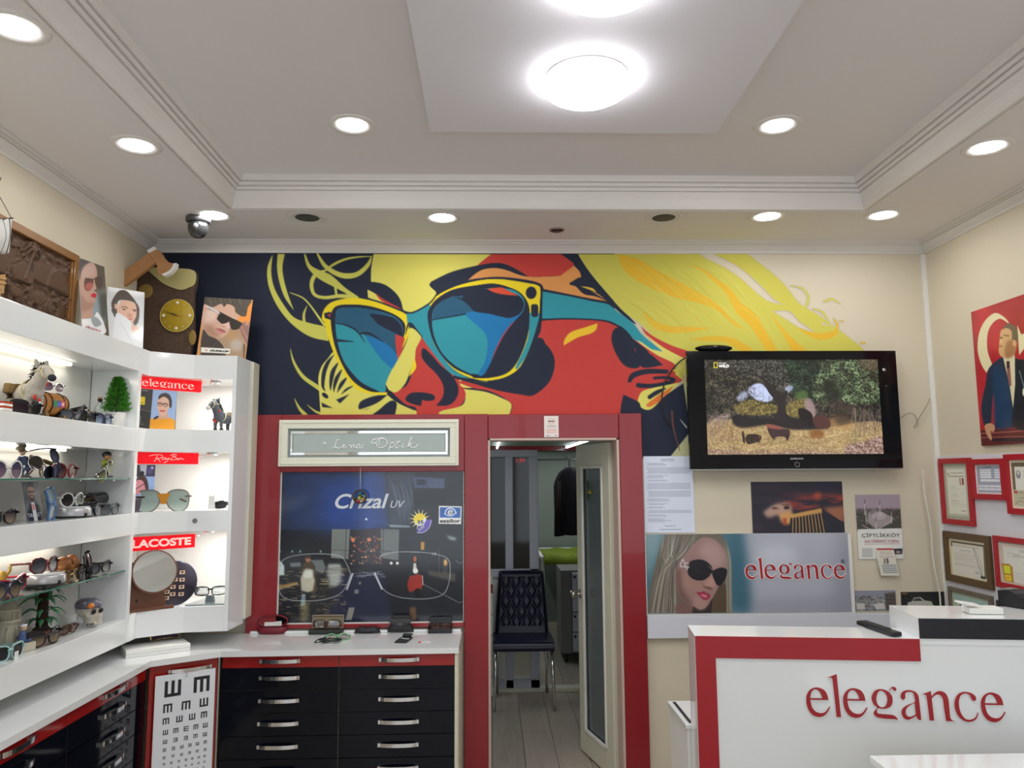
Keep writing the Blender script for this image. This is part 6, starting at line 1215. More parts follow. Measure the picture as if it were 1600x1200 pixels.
obj('backrest', b, m_navy, chair)
b = MB(); prof = [(-.235, .405), (-.245, .43), (-.235, .465), (-.2, .478), (0, .470), (.12, .462), (.165, .47), (.165, .42), (0, .405)]
b.prism([(-.218, y, z) for y, z in prof], (.436, 0, 0)); obj('seat', b, m_navy, chair, .012, seg=3)
for sx in (-1, 1):
    obj('leg', MB().tube([(sx*.200, -.215, .41), (sx*.206, -.225, .22), (sx*.214, -.235, .0)], .0115, 12), m_chrome, chair)
    obj('leg', MB().tube([(sx*.175, .13, .44), (sx*.19, .19, .22), (sx*.19, .235, .0)], .0115, 12), m_chrome, chair)
# white plastic partition with dark glass
m_dglass = mat('dark mirror glass', (.010, .012, .016), .05, spec=.5, noise=0)
t = thing('glazed_partition', (-.2, 6.15, 0), 'white plastic framed partition with dark mirror glass behind the chair', 'partition')
y0, y1 = 6.12, 6.17; b = MB()
for q in ((-.95, .365, 1.797, 1.853), (-.95, .365, .86, .925), (.295, .365, .0, 1.797), (.105, .166, .925, 1.797), (-.3, -.24, .925, 1.797), (.105, .166, .0, .86), (-.95, .365, .02, .09)): b.box(q[0], q[1], y0, y1, q[2], q[3])
obj('partition_frame', b, m_alu, t, .003, world=True)
for q in ((.166, .295), (-.24, .105), (-.95, -.3)): obj('glass_pane', MB().box(q[0], q[1], y0+.012, y0+.03, .925, 1.797), m_dglass, t, world=True)
obj('lower_panel', MB().box(-.95, .30, y0+.014, y0+.03, .09, .86), m_whitem, t, world=True); obj('lower_bead', MB().box(.166, .290, y0+.006, y0+.013, .12, .33), m_ivory, t, .003, world=True)
lettering('1:34', (.19, y0+.0118, 1.755), (.07, 0, 0), (0, 0, .03), mat('lit red digits', (.4, .0, .0), .5, emit=(1, .05, .05), es=.6), t, shear=.2, name='red_clock_digits')
struct('trim_threshold', MB().box(-.95, 1.55, 6.10, 6.2, 0.0, .03), m_ivory, bevel=.004)
t = thing('narrow_drawers', (-.1, 6.0, 0), 'narrow white drawers with a red block on top, half hidden by the door jamb', 'drawer unit')
obj('body', MB().box(-.32, -.001, 5.98, 6.1, 0, .76), m_whitem, t, world=True)
for i in range(5): obj('drawer', MB().box(-.32, .003, 5.962, 5.979, .01+i*.15, .15+i*.15), m_white, t, .003, world=True)
obj('top_tray', MB().box(-.32, .004, 5.96, 6.1, .83, .85), m_whitem, t, .002, world=True); obj('tray_post', MB().box(-.32, -.28, 6.0, 6.08, .762, .829), m_whitem, t, world=True)
tag(obj('red_box', MB().box(-.2, .004, 5.99, 6.06, .762, .825), m_redg, None, .002), 'red box on the narrow white drawers', 'box')
p, e = ay(765, 905, 6.0), ay(776, 912, 6.0); tag(obj('label_printer', MB().box(-.2, .004, 5.98, 6.08, .851, .885), m_whitem, None, .004), 'white printer on the narrow drawers behind the door jamb', 'printer')
# trolley, bed with green cloth, coat
t = thing('drawer_trolley', (.72, 7.1, 0), 'grey drawer trolley on castors behind the glass door', 'trolley')
obj('body', MB().box(.615, .71, 7.02, 7.5, .08, .80), mat('grey cabinet side', S(120, 122, 120, 1.1), .5), t, .003, world=True); obj('body_right', MB().box(.711, 1.05, 7.03, 7.5, .08, .80), mat('grey cabinet side'), t, .003, world=True)
for i in range(4):
    dr = obj('drawer', MB().box(.715, 1.05, 6.99, 7.028, .10+i*.172, .262+i*.172), m_alu, t, .004, world=True); obj('knob', MB().ball((.735, 6.985, .23+i*.172), .012), m_dark, dr, world=True)
for x in (.66, 1.0):
    for y in (7.06, 7.46): b = MB(); b.lathe([(.028, -.01), (.03, 0), (.028, .01)], (x, y, .03), 14, axis='x'); b.box(x-.004, x+.004, y-.006, y+.006, .03, .08); obj('castor', b, m_dark, t, world=True)
t = thing('work_table', (.75, 7.9, 0), 'white table beyond the trolley under a green cloth', 'table')
obj('table_top', MB().box(.47, 1.4, 7.55, 8.5, .84, .87), m_whitem, t, .003, world=True)
for x, y in ((.49, 7.57), (.49, 8.46), (1.38, 7.57), (1.38, 8.46)): obj('leg', MB().box(x-.015, x+.015, y-.015, y+.015, 0, .84), m_whitem, t, world=True)
m_green = mat('lime green cloth', S(112, 132, 30, 1.0), .8, noise=.15, bump=.4)
b = MB(); nu = 26; vs = []
for j in range(nu+1):
    for i in range(nu+1):
        u, v = i/nu, j/nu; x = .50+u*.8; y = 7.50+v*.8; z = .876+.025*max(0, math.sin(u*9+v*4))*math.sin(v*8+1)+.012*math.sin(u*21+v*3); z = max(z, .873)
        if v < .06: z = .80+(z-.80)*(v/.06)
        vs.append((x, y, z))
b.add(vs, [(j*(nu+1)+i, j*(nu+1)+i+1, (j+1)*(nu+1)+i+1, (j+1)*(nu+1)+i) for j in range(nu) for i in range(nu)], 0, True)
o = obj('green_cloth', b, m_green); s = o.modifiers.new('s', 'SOLIDIFY'); s.thickness = .004; tag(o, 'crumpled lime green cloth on the table in the store room', 'cloth')
t = thing('hanging_coat', (.72, 6.95, 1.1), 'dark coat hanging from a rail in the store room', 'coat'); b = MB(); vs = []; nz, na = 14, 28
for j in range(nz+1):
    v = j/nz; z = 1.72-.60*v; w_ = .05+.10*min(1, v*4)**.5+.015*v; dpt = .045+.02*v
    for k in range(na): a = 2*PI*k/na; f = 1+.10*math.sin(a*7+v*2); vs.append((.72+w_*math.cos(a)*f, 6.95+dpt*math.sin(a)*f, z+.03*math.sin(a*3)*v*.4))
b.add(vs, [(j*na+k, j*na+(k+1) % na, (j+1)*na+(k+1) % na, (j+1)*na+k) for j in range(nz) for k in range(na)], 0, True); b.f.append(tuple(range(na))); b.m.append(0); b.sm.append(True)
obj('coat_body', b, mat('dark coat cloth', S(26, 26, 36), .8, noise=.2), t, world=True); b = MB(); b.tube([(.60+.004, 6.90, 1.60), (.595, 6.9, 1.35), (.6, 6.91, 1.15)], [.014, .02, .016], 10); obj('sleeve', b, mat('brown cloth', S(46, 32, 28), .8), t, world=True)
obj('coat_hook', MB().tube([(.70, 6.95, 1.70), (.70, 6.95, 1.80), (.68, 6.95, 1.815), (.665, 6.95, 1.80)], .004, 6), m_dark, t, world=True)
struct('trim_hanging_rail', MB().tube([(.2, 6.95, 1.79), (1.55, 6.95, 1.79)], .007, 8), m_steel)
def tube_light(x0, y0, x1, y1, z, label):
    t = thing('fluorescent_tube', ((x0+x1)/2, (y0+y1)/2, z), label, 'ceiling light'); v = Vector((x1-x0, y1-y0, 0)); q = v.normalized()
    obj('lit_tube', MB().tube([-v/2, v/2], .012, 10), mat('lit white tube', (.9, .9, .9), .4, emit=(.9, .95, 1), es=9), t, M=TR((0, 0, -.018))); obj('tube_tray', MB().tube([-v/2-q*.03, v/2+q*.03], .012, 4), m_whitem, t, M=TR((0, 0, -.002)))
    l = bpy.data.lights.new('tube', 'AREA'); l.shape = 'RECTANGLE'; l.size = .05; l.size_y = v.length; l.energy = TUBE_W; o = bpy.data.objects.new('tube_light', l); COL.objects.link(o); o.parent = t; o.location = (0, 0, -.04); o.rotation_euler = (0, 0, math.atan2(v.y, v.x)-PI/2)
a, e = az(786, 688, SZ), az(778, 699, SZ); tube_light(.062, 7.05, .058, 8.3, SZ+.018, 'short stretch of lit tube at the left of the store room ceiling')
tube_light(.808, 8.3, .831, 6.6, SZ+.018, 'slanting lit tube at the right of the store room ceiling')
tube_light(-.7, 5.0, -.7, 5.9, SZ+.018, 'added unseen tube over the chair end of the store room')  # out of view, added only to brighten the store room
# paper label over the door, mobile on the window, ornament on the glass door
O, U, V = px_rect('y', (850, 650), (873, 683), PY-.006); c = Canvas(40, 56, O, U, V, (208, 200, 196)); c.unit(40, 56); c.ring(20, 14, 8, 8, 1, (190, 110, 110)); c.stroke([(13, 14), (27, 14)], 3, (60, 40, 40), .9); c.lines(8, 32, [26, 29], 1.4, (110, 110, 110)); c.lines(6, 34, [36, 40, 44], 2, (200, 110, 110), .7); c.lines(6, 14, [52], 2, (80, 80, 80)); c.lines(30, 35, [52], 2, (80, 80, 80))
fin(c, 'door_label', 'small white paper label stuck on the red beam above the door', 'label', thick=.001)
p = ay(562, 776, PY-.02); t = thing('hanging_wreath', (p.x, PY-.02, p.z), 'small ring wreath with coloured baubles hanging before the window film', 'wreath')
R_ = .035; b = MB(); b.tube([(R_*math.cos(a), .003*math.sin(a*9), R_*math.sin(a)) for a in np.linspace(0, 2*PI, 33)[:-1]], .0042, 7, closed=True, up=(0, 1, 0)); obj('wreath_ring', b, mat('brown twigs', S(84, 72, 44), .8, noise=.4, scale=200), t)
for (x, z, r, cl) in ((0, -.008, .012, (176, 176, 96)), (-.006, -.024, .009, (196, 50, 60)), (.014, .004, .010, (50, 90, 60)), (.018, -.014, .008, (200, 160, 60)), (-.02, -.012, .009, (60, 66, 40)), (0, .012, .011, (60, 100, 76))): obj('bauble', MB().ball((x, -.006, z), r), mat('bauble %d %d' % cl[:2], S(*cl), .15, .3), t)
b = MB(); b.tube([(.002, 0, R_), (.001, .004, ay(563, 731, PY).z-p.z)], .0012, 5); obj('hanging_thread', b, m_cord, t)
q = MD @ Vector((.30, .032, ay(925, 765, 4.7).z)); t = thing('door_ornament', (q.x, q.y, q.z), 'green sprig with yellow bell hanging on the glass door', 'ornament', rz=ang)
b = MB(); r = random.Random(1)
for k in range(26): a = r.uniform(-.6, .6)+PI/2*r.choice([1, -1]); L_ = r.uniform(.03, .075); b.tube([(0, 0, 0), (L_*.5*math.cos(a), -.006, L_*.5*math.sin(a)), (L_*math.cos(a), -.002, L_*math.sin(a))], [.002, .003, .0005], 5)
obj('sprig', b, mat('green sprig', S(50, 74, 44), .7), t); obj('bell', MB().lathe([(.0001, .012), (.008, .008), (.011, -.004), (.016, -.012), (.0001, -.010)], (-.01, -.012, -.01), 16), mat('yellow brass', S(196, 170, 60), .25, .6), t); obj('ornament_thread', MB().tube([(0, 0, .05), (0, 0, .16)], .001, 5), m_cord, t)

# ================================================================== SPECTACLES
def lensmat(name, top, bot, rough=.08, alpha=1, H=.045):
    if name in MATS: return MATS[name]
    m = mat(name, (.5, .5, .5), rough, noise=0, coat=.15, alpha=alpha); nt = m.node_tree; b = nt.nodes['Principled BSDF']
    tc = nt.nodes.new('ShaderNodeTexCoord'); sx = nt.nodes.new('ShaderNodeSeparateXYZ'); mr = nt.nodes.new('ShaderNodeMapRange'); mx = nt.nodes.new('ShaderNodeMix'); mx.data_type = 'RGBA'
    nt.links.new(tc.outputs['Object'], sx.inputs[0]); nt.links.new(sx.outputs[2], mr.inputs[0]); mr.inputs[2].default_value = H
    mx.inputs[6].default_value = (*bot, 1); mx.inputs[7].default_value = (*top, 1)
    nt.links.new(mr.outputs[0], mx.inputs[0]); nt.links.new(mx.outputs[2], b.inputs['Base Color']); return m
LK = lensmat('black lens', (.008, .008, .012), (.015, .015, .02)); LG = lensmat('smoke gradient lens', (.02, .02, .025), S(150, 130, 100)); LP = lensmat('purple gradient lens', S(70, 60, 84), S(140, 110, 130)); LB = lensmat('blue gradient lens', S(60, 74, 100), S(140, 160, 186))
LR = lensmat('brown gradient lens', S(60, 36, 40), S(110, 80, 78)); LO = lensmat('olive gradient lens', S(60, 64, 50), S(176, 180, 120)); LN = lensmat('grey lens', S(60, 64, 74), S(110, 114, 118)); LC = lensmat('pale green lens', S(150, 170, 162), S(190, 206, 196), alpha=.75)
FK = mat('black acetate', (.01, .01, .012), .2, coat=.5); FW = mat('white acetate', S(226, 228, 224), .2, coat=.4); FR = mat('cherry acetate', S(120, 24, 44), .2, coat=.5); FB = mat('navy acetate', S(44, 52, 78), .25, coat=.4); FS = mat('silver wire', (.7, .7, .72), .2, 1); FG = mat('gold wire', (.75, .58, .3), .2, 1)
FBL = mat('sky blue acetate', S(84, 128, 178), .3, coat=.4); FBR = mat('tortoise acetate', S(70, 44, 26), .25, noise=.6, scale=90); FT = mat('mint acetate', S(160, 200, 196), .3, coat=.3); FP = mat('pink acetate', S(196, 60, 84), .25, coat=.4); FGR = mat('green clear acetate', S(120, 176, 130), .15, coat=.5)
def outline(kind, W, sd):
    a = W*.20; out = []
    for i in range(28):
        t = 2*PI*i/28; c, s = math.cos(t), math.sin(t)
        p = {'round': 2, 'cat': 2.5, 'way': 3.4, 'avi': 2.5, 'rect': 4, 'oval': 2}[kind]; h = {'round': .98, 'cat': .74, 'way': .82, 'avi': .95, 'rect': .60, 'oval': .66}[kind]*a
        x = a*math.copysign(abs(c)**(2/p), c); z = h*math.copysign(abs(s)**(2/p), s); xo = x*sd
        if kind == 'cat': z += (.30*xo if xo > 0 else .10*xo)*(1 if z > 0 else .35)
        if kind == 'way': x *= 1+.10*z/h; z += .08*xo
        if kind == 'avi': x *= 1+.14*z/h; z += -.10*xo*(1 if z < 0 else .2)
        out.append((x, z))
    return out
GN = [0]
def glasses(label, kind, fm, lm, W=.14, loc=(0, 0, 0), rz=PI/2-.22, roll=0, pitch=0, wire=False, group='sunglasses on display', temples='open', tm=None, spread=0, cat='sunglasses', nm='sunglasses'):
    t = thing(nm, loc, label, cat, group); t.rotation_euler = Euler((pitch, roll, rz), 'XYZ')
    if roll or pitch: t.rotation_euler = (Matrix.Rotation(rz, 3, 'Z') @ Matrix.Rotation(roll, 3, 'Y') @ Matrix.Rotation(pitch, 3, 'X')).to_euler()
    hz = W*.20*.9+.003; f = MB(); th = .0024 if wire else .0055; dp = .003 if wire else .006; cx = W*.265; Ls = []
    for sd in (-1, 1):
        o = outline(kind, W, sd); inn = [(sd*cx+x, hz+z) for x, z in o]; r = [math.hypot(x, z) for x, z in o]; ou = [(sd*cx+x*(1+th/q), hz+z*(1+th/q)) for (x, z), q in zip(o, r)]
        cv = lambda x: .9*x*x/W*.5
        f.prism([(x, cv(x), z) for x, z in ou], (0, dp, 0), holes=[[(x, cv(x), z) for x, z in inn]]); Ls.append((inn, cv))
    zb = hz+W*.05
    f.tube([(-cx+W*.19, .003, zb-.002), (0, -.001, zb+W*.02), (cx-W*.19, .003, zb-.002)], .0022 if wire else .0045, 8)
    if wire and kind == 'avi': f.tube([(-cx+W*.1, .003, zb+W*.12), (0, 0, zb+W*.13), (cx-W*.1, .003, zb+W*.12)], .0018, 8)
    for sd in (-1, 1): f.box(min(sd*W*.45, sd*W*.5), max(sd*W*.45, sd*W*.5), .006, .018, hz+W*.06, hz+W*.06+.008)
    obj('frame', f, fm, t)
    for inn, cv in Ls:
        b = MB(); b.prism([(x, cv(x)+dp*.4, z) for x, z in inn], (0, .0015, 0)); obj('lens', b, lm, t)
    zt = hz+W*.06+.004; L = W*.95
    for sd in (-1, 1):
        if temples == 'open': pts = [(sd*W*.49, .014, zt), (sd*(W*.50+.002), L*.4, zt-.002), (sd*W*.49, L*.75, zt-.006), (sd*W*.46, L*.97, max(.006, zt-.035))]
        elif temples == 'folded': y = .018+.007*(sd > 0); pts = [(sd*W*.49, y, zt), (sd*W*.1, y+.004, zt-.002), (-sd*W*.25, y+.003, zt-.006), (-sd*W*.42, y, zt-.026)]
        obj('temple', MB().tube(pts, [.0028, .0026, .003, .0022] if not wire else .0018, 8, flat=1.6 if not wire else 1), tm or fm, t)
    return t
GR = 'sunglasses on the left shelves'
def onshelf(u, v, X, z): p = ax(u, v, X); return (X, p.y, z+.0005)
XG = -1.70
for lb, kd, fm, lm, u, v, X, z, W, kw in (
    ('black square sunglasses on the top shelf before the plush donkey', 'way', FK, LK, 46, 648, -1.695, 1.880, .14, {}),
    ('black cat-eye sunglasses lying folded between barrel and white cow', 'cat', FK, LN, 114, 650, -1.71, 1.880, .15, dict(pitch=.5, temples='folded', roll=-.25)),
    ('black square sunglasses before the small white cow', 'way', FK, LK, 138, 656, -1.69, 1.880, .13, {}),
    ('blue tinted sunglasses at the foot of the glass bottle', 'way', FB, LB, 163, 661, -1.69, 1.880, .125, {}),
    ('white round sunglasses with purple lenses on the upper glass shelf', 'round', FW, LP, 13, 750, -1.70, 1.650, .15, {}),
    ('cherry red round sunglasses on the upper glass shelf', 'round', FR, LR, 105, 748, -1.72, 1.650, .14, {}),
    ('black cat-eye sunglasses with fading lenses cut by the left edge, middle shelf', 'cat', FK, LG, 4, 822, -1.70, 1.488, .15, {}),
    ('dark green square sunglasses right of the lower silver turntable', 'way', FK, LN, 146, 808, -1.69, 1.488, .14, {}),
    ('grey clear sunglasses below the glazed black dog', 'way', mat('clear grey acetate', S(84, 96, 96), .2, coat=.5), LN, 174, 806, -1.685, 1.488, .13, {}),
    ('black and navy sunglasses at the left edge of the lower glass shelf', 'round', FB, LG, 12, 942, -1.69, 1.235, .14, {}),
    ('pink winged cat-eye sunglasses behind the navy pair', 'cat', FP, LR, 22, 934, -1.74, 1.235, .15, dict(roll=-.12)),
    ('small brown round sunglasses beside the carved animal', 'round', FG, lensmat('brown lens', S(90, 70, 44), S(110, 90, 60)), 112, 916, -1.69, 1.235, .12, dict(wire=True)),
    ('black square sunglasses lowest in the pile on the glass shelf', 'way', FK, LK, 131, 900, -1.70, 1.235, .14, dict(rz=PI/2+.5)),
    ('black winged sunglasses at the right of the pile on the glass shelf', 'cat', FK, LN, 158, 893, -1.70, 1.235, .14, dict(rz=PI/2-.3)),
    ('mint rimmed square sunglasses with paper tag on the bottom shelf', 'way', FT, LK, 17, 1020, -1.69, 1.017, .14, {}),
    ('large dark sunglasses with fading lenses before the red plant pot', 'cat', FK, LG, 73, 1019, -1.69, 1.017, .17, {}),
    ('small brown sunglasses folded next to the glass skull', 'oval', FBR, LR, 107, 1003, -1.72, 1.017, .10, dict(temples='folded', pitch=.3))):
    glasses(lb, kd, fm, lm, W, onshelf(u, v, X, z), group=GR, **kw)
p = onshelf(140, 880, -1.70, 1.235); glasses('black sunglasses standing on end on top of the pile', 'oval', FK, LK, .14, (p[0], p[1], 1.235+.030), rz=PI/2+.2, roll=PI/2-.35, group=GR, temples='folded')
p = onshelf(80, 740, -1.71, 1.650); glasses('navy sunglasses standing on end with one long temple', 'oval', FB, lensmat('dark blue lens', S(50, 58, 84), S(74, 74, 110)), .115, (p[0], p[1]+.01, 1.652+.05), rz=PI/2-.1, roll=PI/2-.25, group=GR)
p = onshelf(79, 812, -1.70, 1.488); glasses('sky blue sunglasses standing on end against the lower turntable', 'way', FBL, lensmat('pale grey lens', S(96, 116, 124), S(150, 166, 170)), .13, (p[0], p[1]-.012, 1.490+.056), rz=PI/2, roll=PI/2-.2, group=GR, temples='folded')

# ================================================================== FIGURES AND KNICK-KNACKS
def remesh(o, s=.004, smooth=True):
    m = o.modifiers.new('r', 'REMESH'); m.mode = 'VOXEL'; m.voxel_size = s; m.use_smooth_shade = smooth
    q = o.modifiers.new('s', 'SMOOTH'); q.iterations = 3; q.factor = .5; return o
m_plush = mat('grey plush', S(176, 170, 160), .95, noise=.25, scale=160, bump=.6); m_plushd = mat('dark grey plush', S(84, 88, 96), .95, noise=.25, scale=160, bump=.6)
m_mane = mat('black yarn', (.03, .03, .034), .9); m_strap = mat('cream strap', S(206, 196, 150), .7); m_redp = mat('red ribbon', S(190, 50, 40), .6)
def donkey(name, loc, label, rz, s, coat, group=None):
    t = thing(name, loc, label, 'toy donkey', group, rz=rz, s=s); b = MB()
    b.ball((0, 0, .105), .048, .085, .046); b.ball((0, -.075, .115), .040, .04, .045); b.ball((0, .07, .11), .042, .04, .042)
    b.tube([(0, -.07, .125), (0, -.11, .165), (0, -.125, .195)], [.040, .030, .027], 12); b.ball((0, -.135, .205), .027, .034, .028); b.tube([(0, -.15, .20), (0, -.19, .172)], [.023, .016], 12)
    for sx in (-1, 1):
        for y in (-.075, .07): b.tube([(sx*.026, y, .09), (sx*.028, y-.004, .045), (sx*.029, y, .006)], [.020, .014, .013], 10)
    remesh(obj('body', b, coat, t), .0035)
    for sx in (-1, 1):
        obj('ear', MB().tube([(sx*.014, -.118, .224), (sx*.022, -.112, .240), (sx*.027, -.110, .254)], [.009, .012, .005], 8, flat=.5, up=(0, 1, 0)), coat, t)
        obj('eye', MB().ball((sx*.021, -.152, .208), .006), m_dark, t)
        for y in (-.075, .07): obj('hoof', MB().lathe([(.013, 0), (.016, .004), (.014, .018), (.0001, .02)], (sx*.029, y, .0), 12), m_dark, t)
    obj('muzzle', MB().ball((0, -.196, .168), .0185, .016, .0165), mat('charcoal plush', S(44, 46, 52), .9) if coat is m_plush else mat('white plush', S(206, 204, 196), .9), t)
    b = MB(); r = random.Random(5)
    for k in range(70): q = k/69; y = -.125+.06*q; z = .228-.085*q; b.tube([(r.uniform(-.008, .008), y, z-.01), (r.uniform(-.02, .02), y+.014, z+.018), (r.uniform(-.03, .03), y+.032, z+.004)], [.004, .003, .001], 5)
    obj('mane', b, m_mane, t)
    b = MB(); cc = [(.029*math.cos(a), -.163+.006*math.sin(a), .193+.026*math.sin(a)) for a in np.linspace(0, 2*PI, 21)[:-1]]; b.tube(cc, .003, 6, closed=True); b.tube([(.024, -.163, .2), (.03, -.13, .205), (.027, -.108, .20)], .0026, 6); b.tube([(-.024, -.163, .2), (-.03, -.13, .205), (-.027, -.108, .20)], .0026, 6)
    obj('bridle', b, m_strap, t)
    b = MB(); b.tube([(.05*math.cos(a), -.055+.01*math.sin(a), .115+.052*math.sin(a)) for a in np.linspace(0, 2*PI, 25)[:-1]], .0035, 6, closed=True); obj('breast_strap', b, m_strap, t)
    for x, z in ((.03, .15), (-.02, .085), (.0, .07)): obj('tassel', MB().ball((x, -.112, z), .008, .006, .012), m_redp, t)
    b = MB(); b.box(-.04, .04, .0, .05, .144, .150); b.tube([(-.048, .02, .146), (-.055, .02, .11), (-.05, .02, .085)], [.03, .028, .02], 8, flat=1); b.tube([(.048, .02, .146), (.055, .02, .11), (.05, .02, .085)], [.03, .028, .02], 8)
    obj('saddle_bag', b, mat('brown woven cloth', S(120, 96, 60), .9, noise=.3, scale=120), t, .002); return t
p = onshelf(36, 646, -1.78, 1.880); donkey('toy_donkey', p, 'grey plush donkey with black muzzle on the top shelf of the left unit', PI/2-.5, .84, m_plush)
p = ay(343, 673, 3.985); donkey('toy_donkey', (-1.375, 3.985, 1.8845), 'dark grey toy donkey with white muzzle in the top corner niche', -.35, .66, m_plushd)
# barrel on its stand with spectacles on top
p = Vector(onshelf(76, 650, -1.76, 1.880)); t = thing('wooden_barrel', p, 'small wooden barrel lying on a stand on the top shelf', 'barrel', rz=PI/2-.25)
Mx = Matrix.Rotation(PI/2, 4, 'Y'); b = MB(); prof = [(.0001, -.062), (.033, -.062), (.036, -.065), (.038, -.06), (.046, -.02), (.047, 0), (.046, .02), (.038, .06), (.036, .065), (.033, .062), (.0001, .062)]
b.lathe(prof, (0, 0, .062), 28, axis='x'); obj('barrel_body', b, mat('amber wood', S(176, 118, 56), .45, noise=.25, scale=30, stretch=(1, 6, 6)), t)
for x in (-.055, -.03, .03, .055): r_ = .0395 if abs(x) > .05 else .0455; b = MB(); b.tube([(x, r_*math.cos(a), .062+r_*math.sin(a)) for a in np.linspace(0, 2*PI, 29)[:-1]], .003, 6, closed=True, up=(1, 0, 0)); obj('hoop', b, mat('dark brown band', S(60, 40, 26), .5), t)
b = MB(); b.box(-.06, .06, -.04, .04, .0, .010); b.prism([(-.05, -.038, .01), (-.05, .038, .01), (-.05, .030, .034), (-.05, 0, .017), (-.05, -.030, .034)], (.014, 0, 0)); b.prism([(.036, -.038, .01), (.036, .038, .01), (.036, .030, .034), (.036, 0, .017), (.036, -.030, .034)], (.014, 0, 0)); obj('stand', b, mat('pale brown wood', S(140, 110, 70), .5, noise=.2), t, .001)
q = Canvas(40, 20, (.028, -.0475, .072), (-.056, 0, 0), (0, 0, -.026), (88, 70, 130)); q.unit(40, 20); q.poly([(0, 0), (13, 0), (13, 20), (0, 20)], (60, 130, 80)); q.poly([(26, 0), (40, 0), (40, 20), (26, 20)], (190, 90, 90)); q.ell(20, 10, 7, 6, (90, 90, 180)); q.ell(33, 10, 4, 4, (230, 200, 180))
q.U = Vector((.056, 0, 0)); q.O = Vector((-.028, -.0475, .075)); q.n = Vector((0, -1, 0)); lab = q.build('label', pm_paper, 1.2, .0005, parent=t, world=False)
glasses('sunglasses with clear frames lying on top of the wooden barrel', 'oval', FS, LP, .13, (p.x+.01, p.y+.01, 1.880+.107), rz=PI/2-.2, group=GR, wire=True, temples='folded')
# small white cow
p = Vector(onshelf(119, 640, -1.80, 1.880)); t = thing('cow_figurine', p, 'small white cow figurine behind the black sunglasses', 'figurine', rz=-.2); b = MB()
b.ball((0, 0, .05), .038, .02, .022); b.ball((.038, 0, .064), .016, .013, .014); b.ball((.052, 0, .06), .009, .009, .008)
for x in (-.024, .022):
    for y in (-.010, .010): b.tube([(x, y, .04), (x, y, .002)], [.008, .006], 8)
remesh(obj('body', b, mat('white ceramic', S(214, 208, 190), .3, coat=.4), t), .0025); obj('horns', MB().tube([(.038, -.014, .076), (.038, -.008, .079), (.038, .008, .079), (.038, .014, .076)], .002, 6), m_dark, t); obj('nose', MB().ball((.060, 0, .060), .005), m_dark, t)
# bottle
p = Vector(onshelf(155, 650, -1.76, 1.880)); t = thing('glass_bottle', p, 'small clear bottle filled with sand, next to the potted conifer', 'bottle')
obj('glass_body', MB().lathe([(.0001, .001), (.022, .001), (.024, .006), (.024, .070), (.020, .084), (.010, .098), (.0085, .115), (.0105, .118), (.0105, .122), (.0075, .122), (.0075, .100), (.018, .083), (.0215, .070), (.0215, .006), (.0001, .005)], n=28), m_glass, t)
obj('sand_fill', MB().lathe([(.0001, .0062), (.021, .0062), (.021, .050), (.0001, .052)], n=24), mat('beige sand', S(196, 172, 136), .9, noise=.3, scale=300), t); obj('cork', MB().lathe([(.0072, .108), (.0072, .122), (.0085, .130), (.0001, .130)], n=14), mat('brown cork', S(150, 100, 76), .9, noise=.2), t)
# potted conifer
p = Vector(onshelf(181, 664, -1.735, 1.880)); t = thing('potted_conifer', p, 'artificial green conifer in a white faceted pot on the top shelf', 'potted plant'); b = MB()
rings = [(.034, 0), (.046, .035), (.042, .07)]; vs = []
for i, (r_, z) in enumerate(rings):
    for k in range(6): a = 2*PI*(k+.5*(i % 2))/6; vs.append((r_*math.cos(a), r_*math.sin(a), z))
fs = []
for i in range(2):
    for k in range(6): a0, a1, b0, b1 = i*6+k, i*6+(k+1) % 6, (i+1)*6+k, (i+1)*6+(k+1) % 6; fs += ([(a0, a1, b0), (a1, b1, b0)] if i == 0 else [(a0, a1, b1), (a0, b1, b0)])
b.add(vs, fs+[tuple(range(6))[::-1], tuple(range(12, 18))]); obj('pot', b, m_whitem, t)
b = MB(); r = random.Random(3)
for k in range(4200):
    z = r.random()**1.15; R_ = .058*(1-z)**.55*(.75+.3*math.sin(z*22)**2)+.006; a = r.uniform(0, 2*PI); q = r.uniform(.1, 1)**.6*R_; c = Vector((q*math.cos(a), q*math.sin(a), .078+.155*z)); dv = Vector((math.cos(a+r.uniform(-.6, .6)), math.sin(a+r.uniform(-.6, .6)), r.uniform(.2, 1.3))).normalized()*r.uniform(.008, .015); w2 = dv.cross(Vector((r.random(), r.random(), .2))).normalized()*.0026
    b.add([c-w2, c+w2, c+dv], [(0, 1, 2)])
obj('foliage', b, mat('green plastic leaves', S(70, 140, 40, 1.1), .6, noise=.5, scale=90), t); obj('stem', MB().tube([(0, 0, .05), (0, 0, .20)], [.005, .002], 6), FBR, t)
# soldier figurine with glasses
p = Vector(onshelf(36, 748, -1.78, 1.650)); t = thing('soldier_figurine', p+Vector((0, 0, .0032)), 'soldier figurine in a peaked cap leaning back behind silver sunglasses', 'figurine', rz=PI/2-.2, s=.64); b = MB()
m_skin = mat('figurine skin', S(200, 168, 140), .5); b.lathe([(.040, 0), (.042, .006), (.03, .012), (.0001, .016)], n=20); obj('figurine_base', b, mat('mossy grey base', S(74, 72, 62), .7, noise=.4, scale=60), t)
b = MB(); b.tube([(-.012, 0, .012), (-.014, -.008, .045), (-.01, 0, .075)], [.014, .015, .018], 10); b.tube([(.014, -.01, .012), (.016, -.02, .045), (.006, 0, .075)], [.014, .015, .018], 10); b.tube([(0, 0, .07), (-.006, .004, .10), (-.012, .006, .125)], [.026, .028, .020], 12); b.tube([(-.03, .004, .12), (-.052, -.004, .10), (-.062, -.012, .105)], [.011, .009, .007], 8); b.tube([(.010, .0, .12), (.03, -.012, .095), (.024, -.026, .075)], [.011, .009, .007], 8)
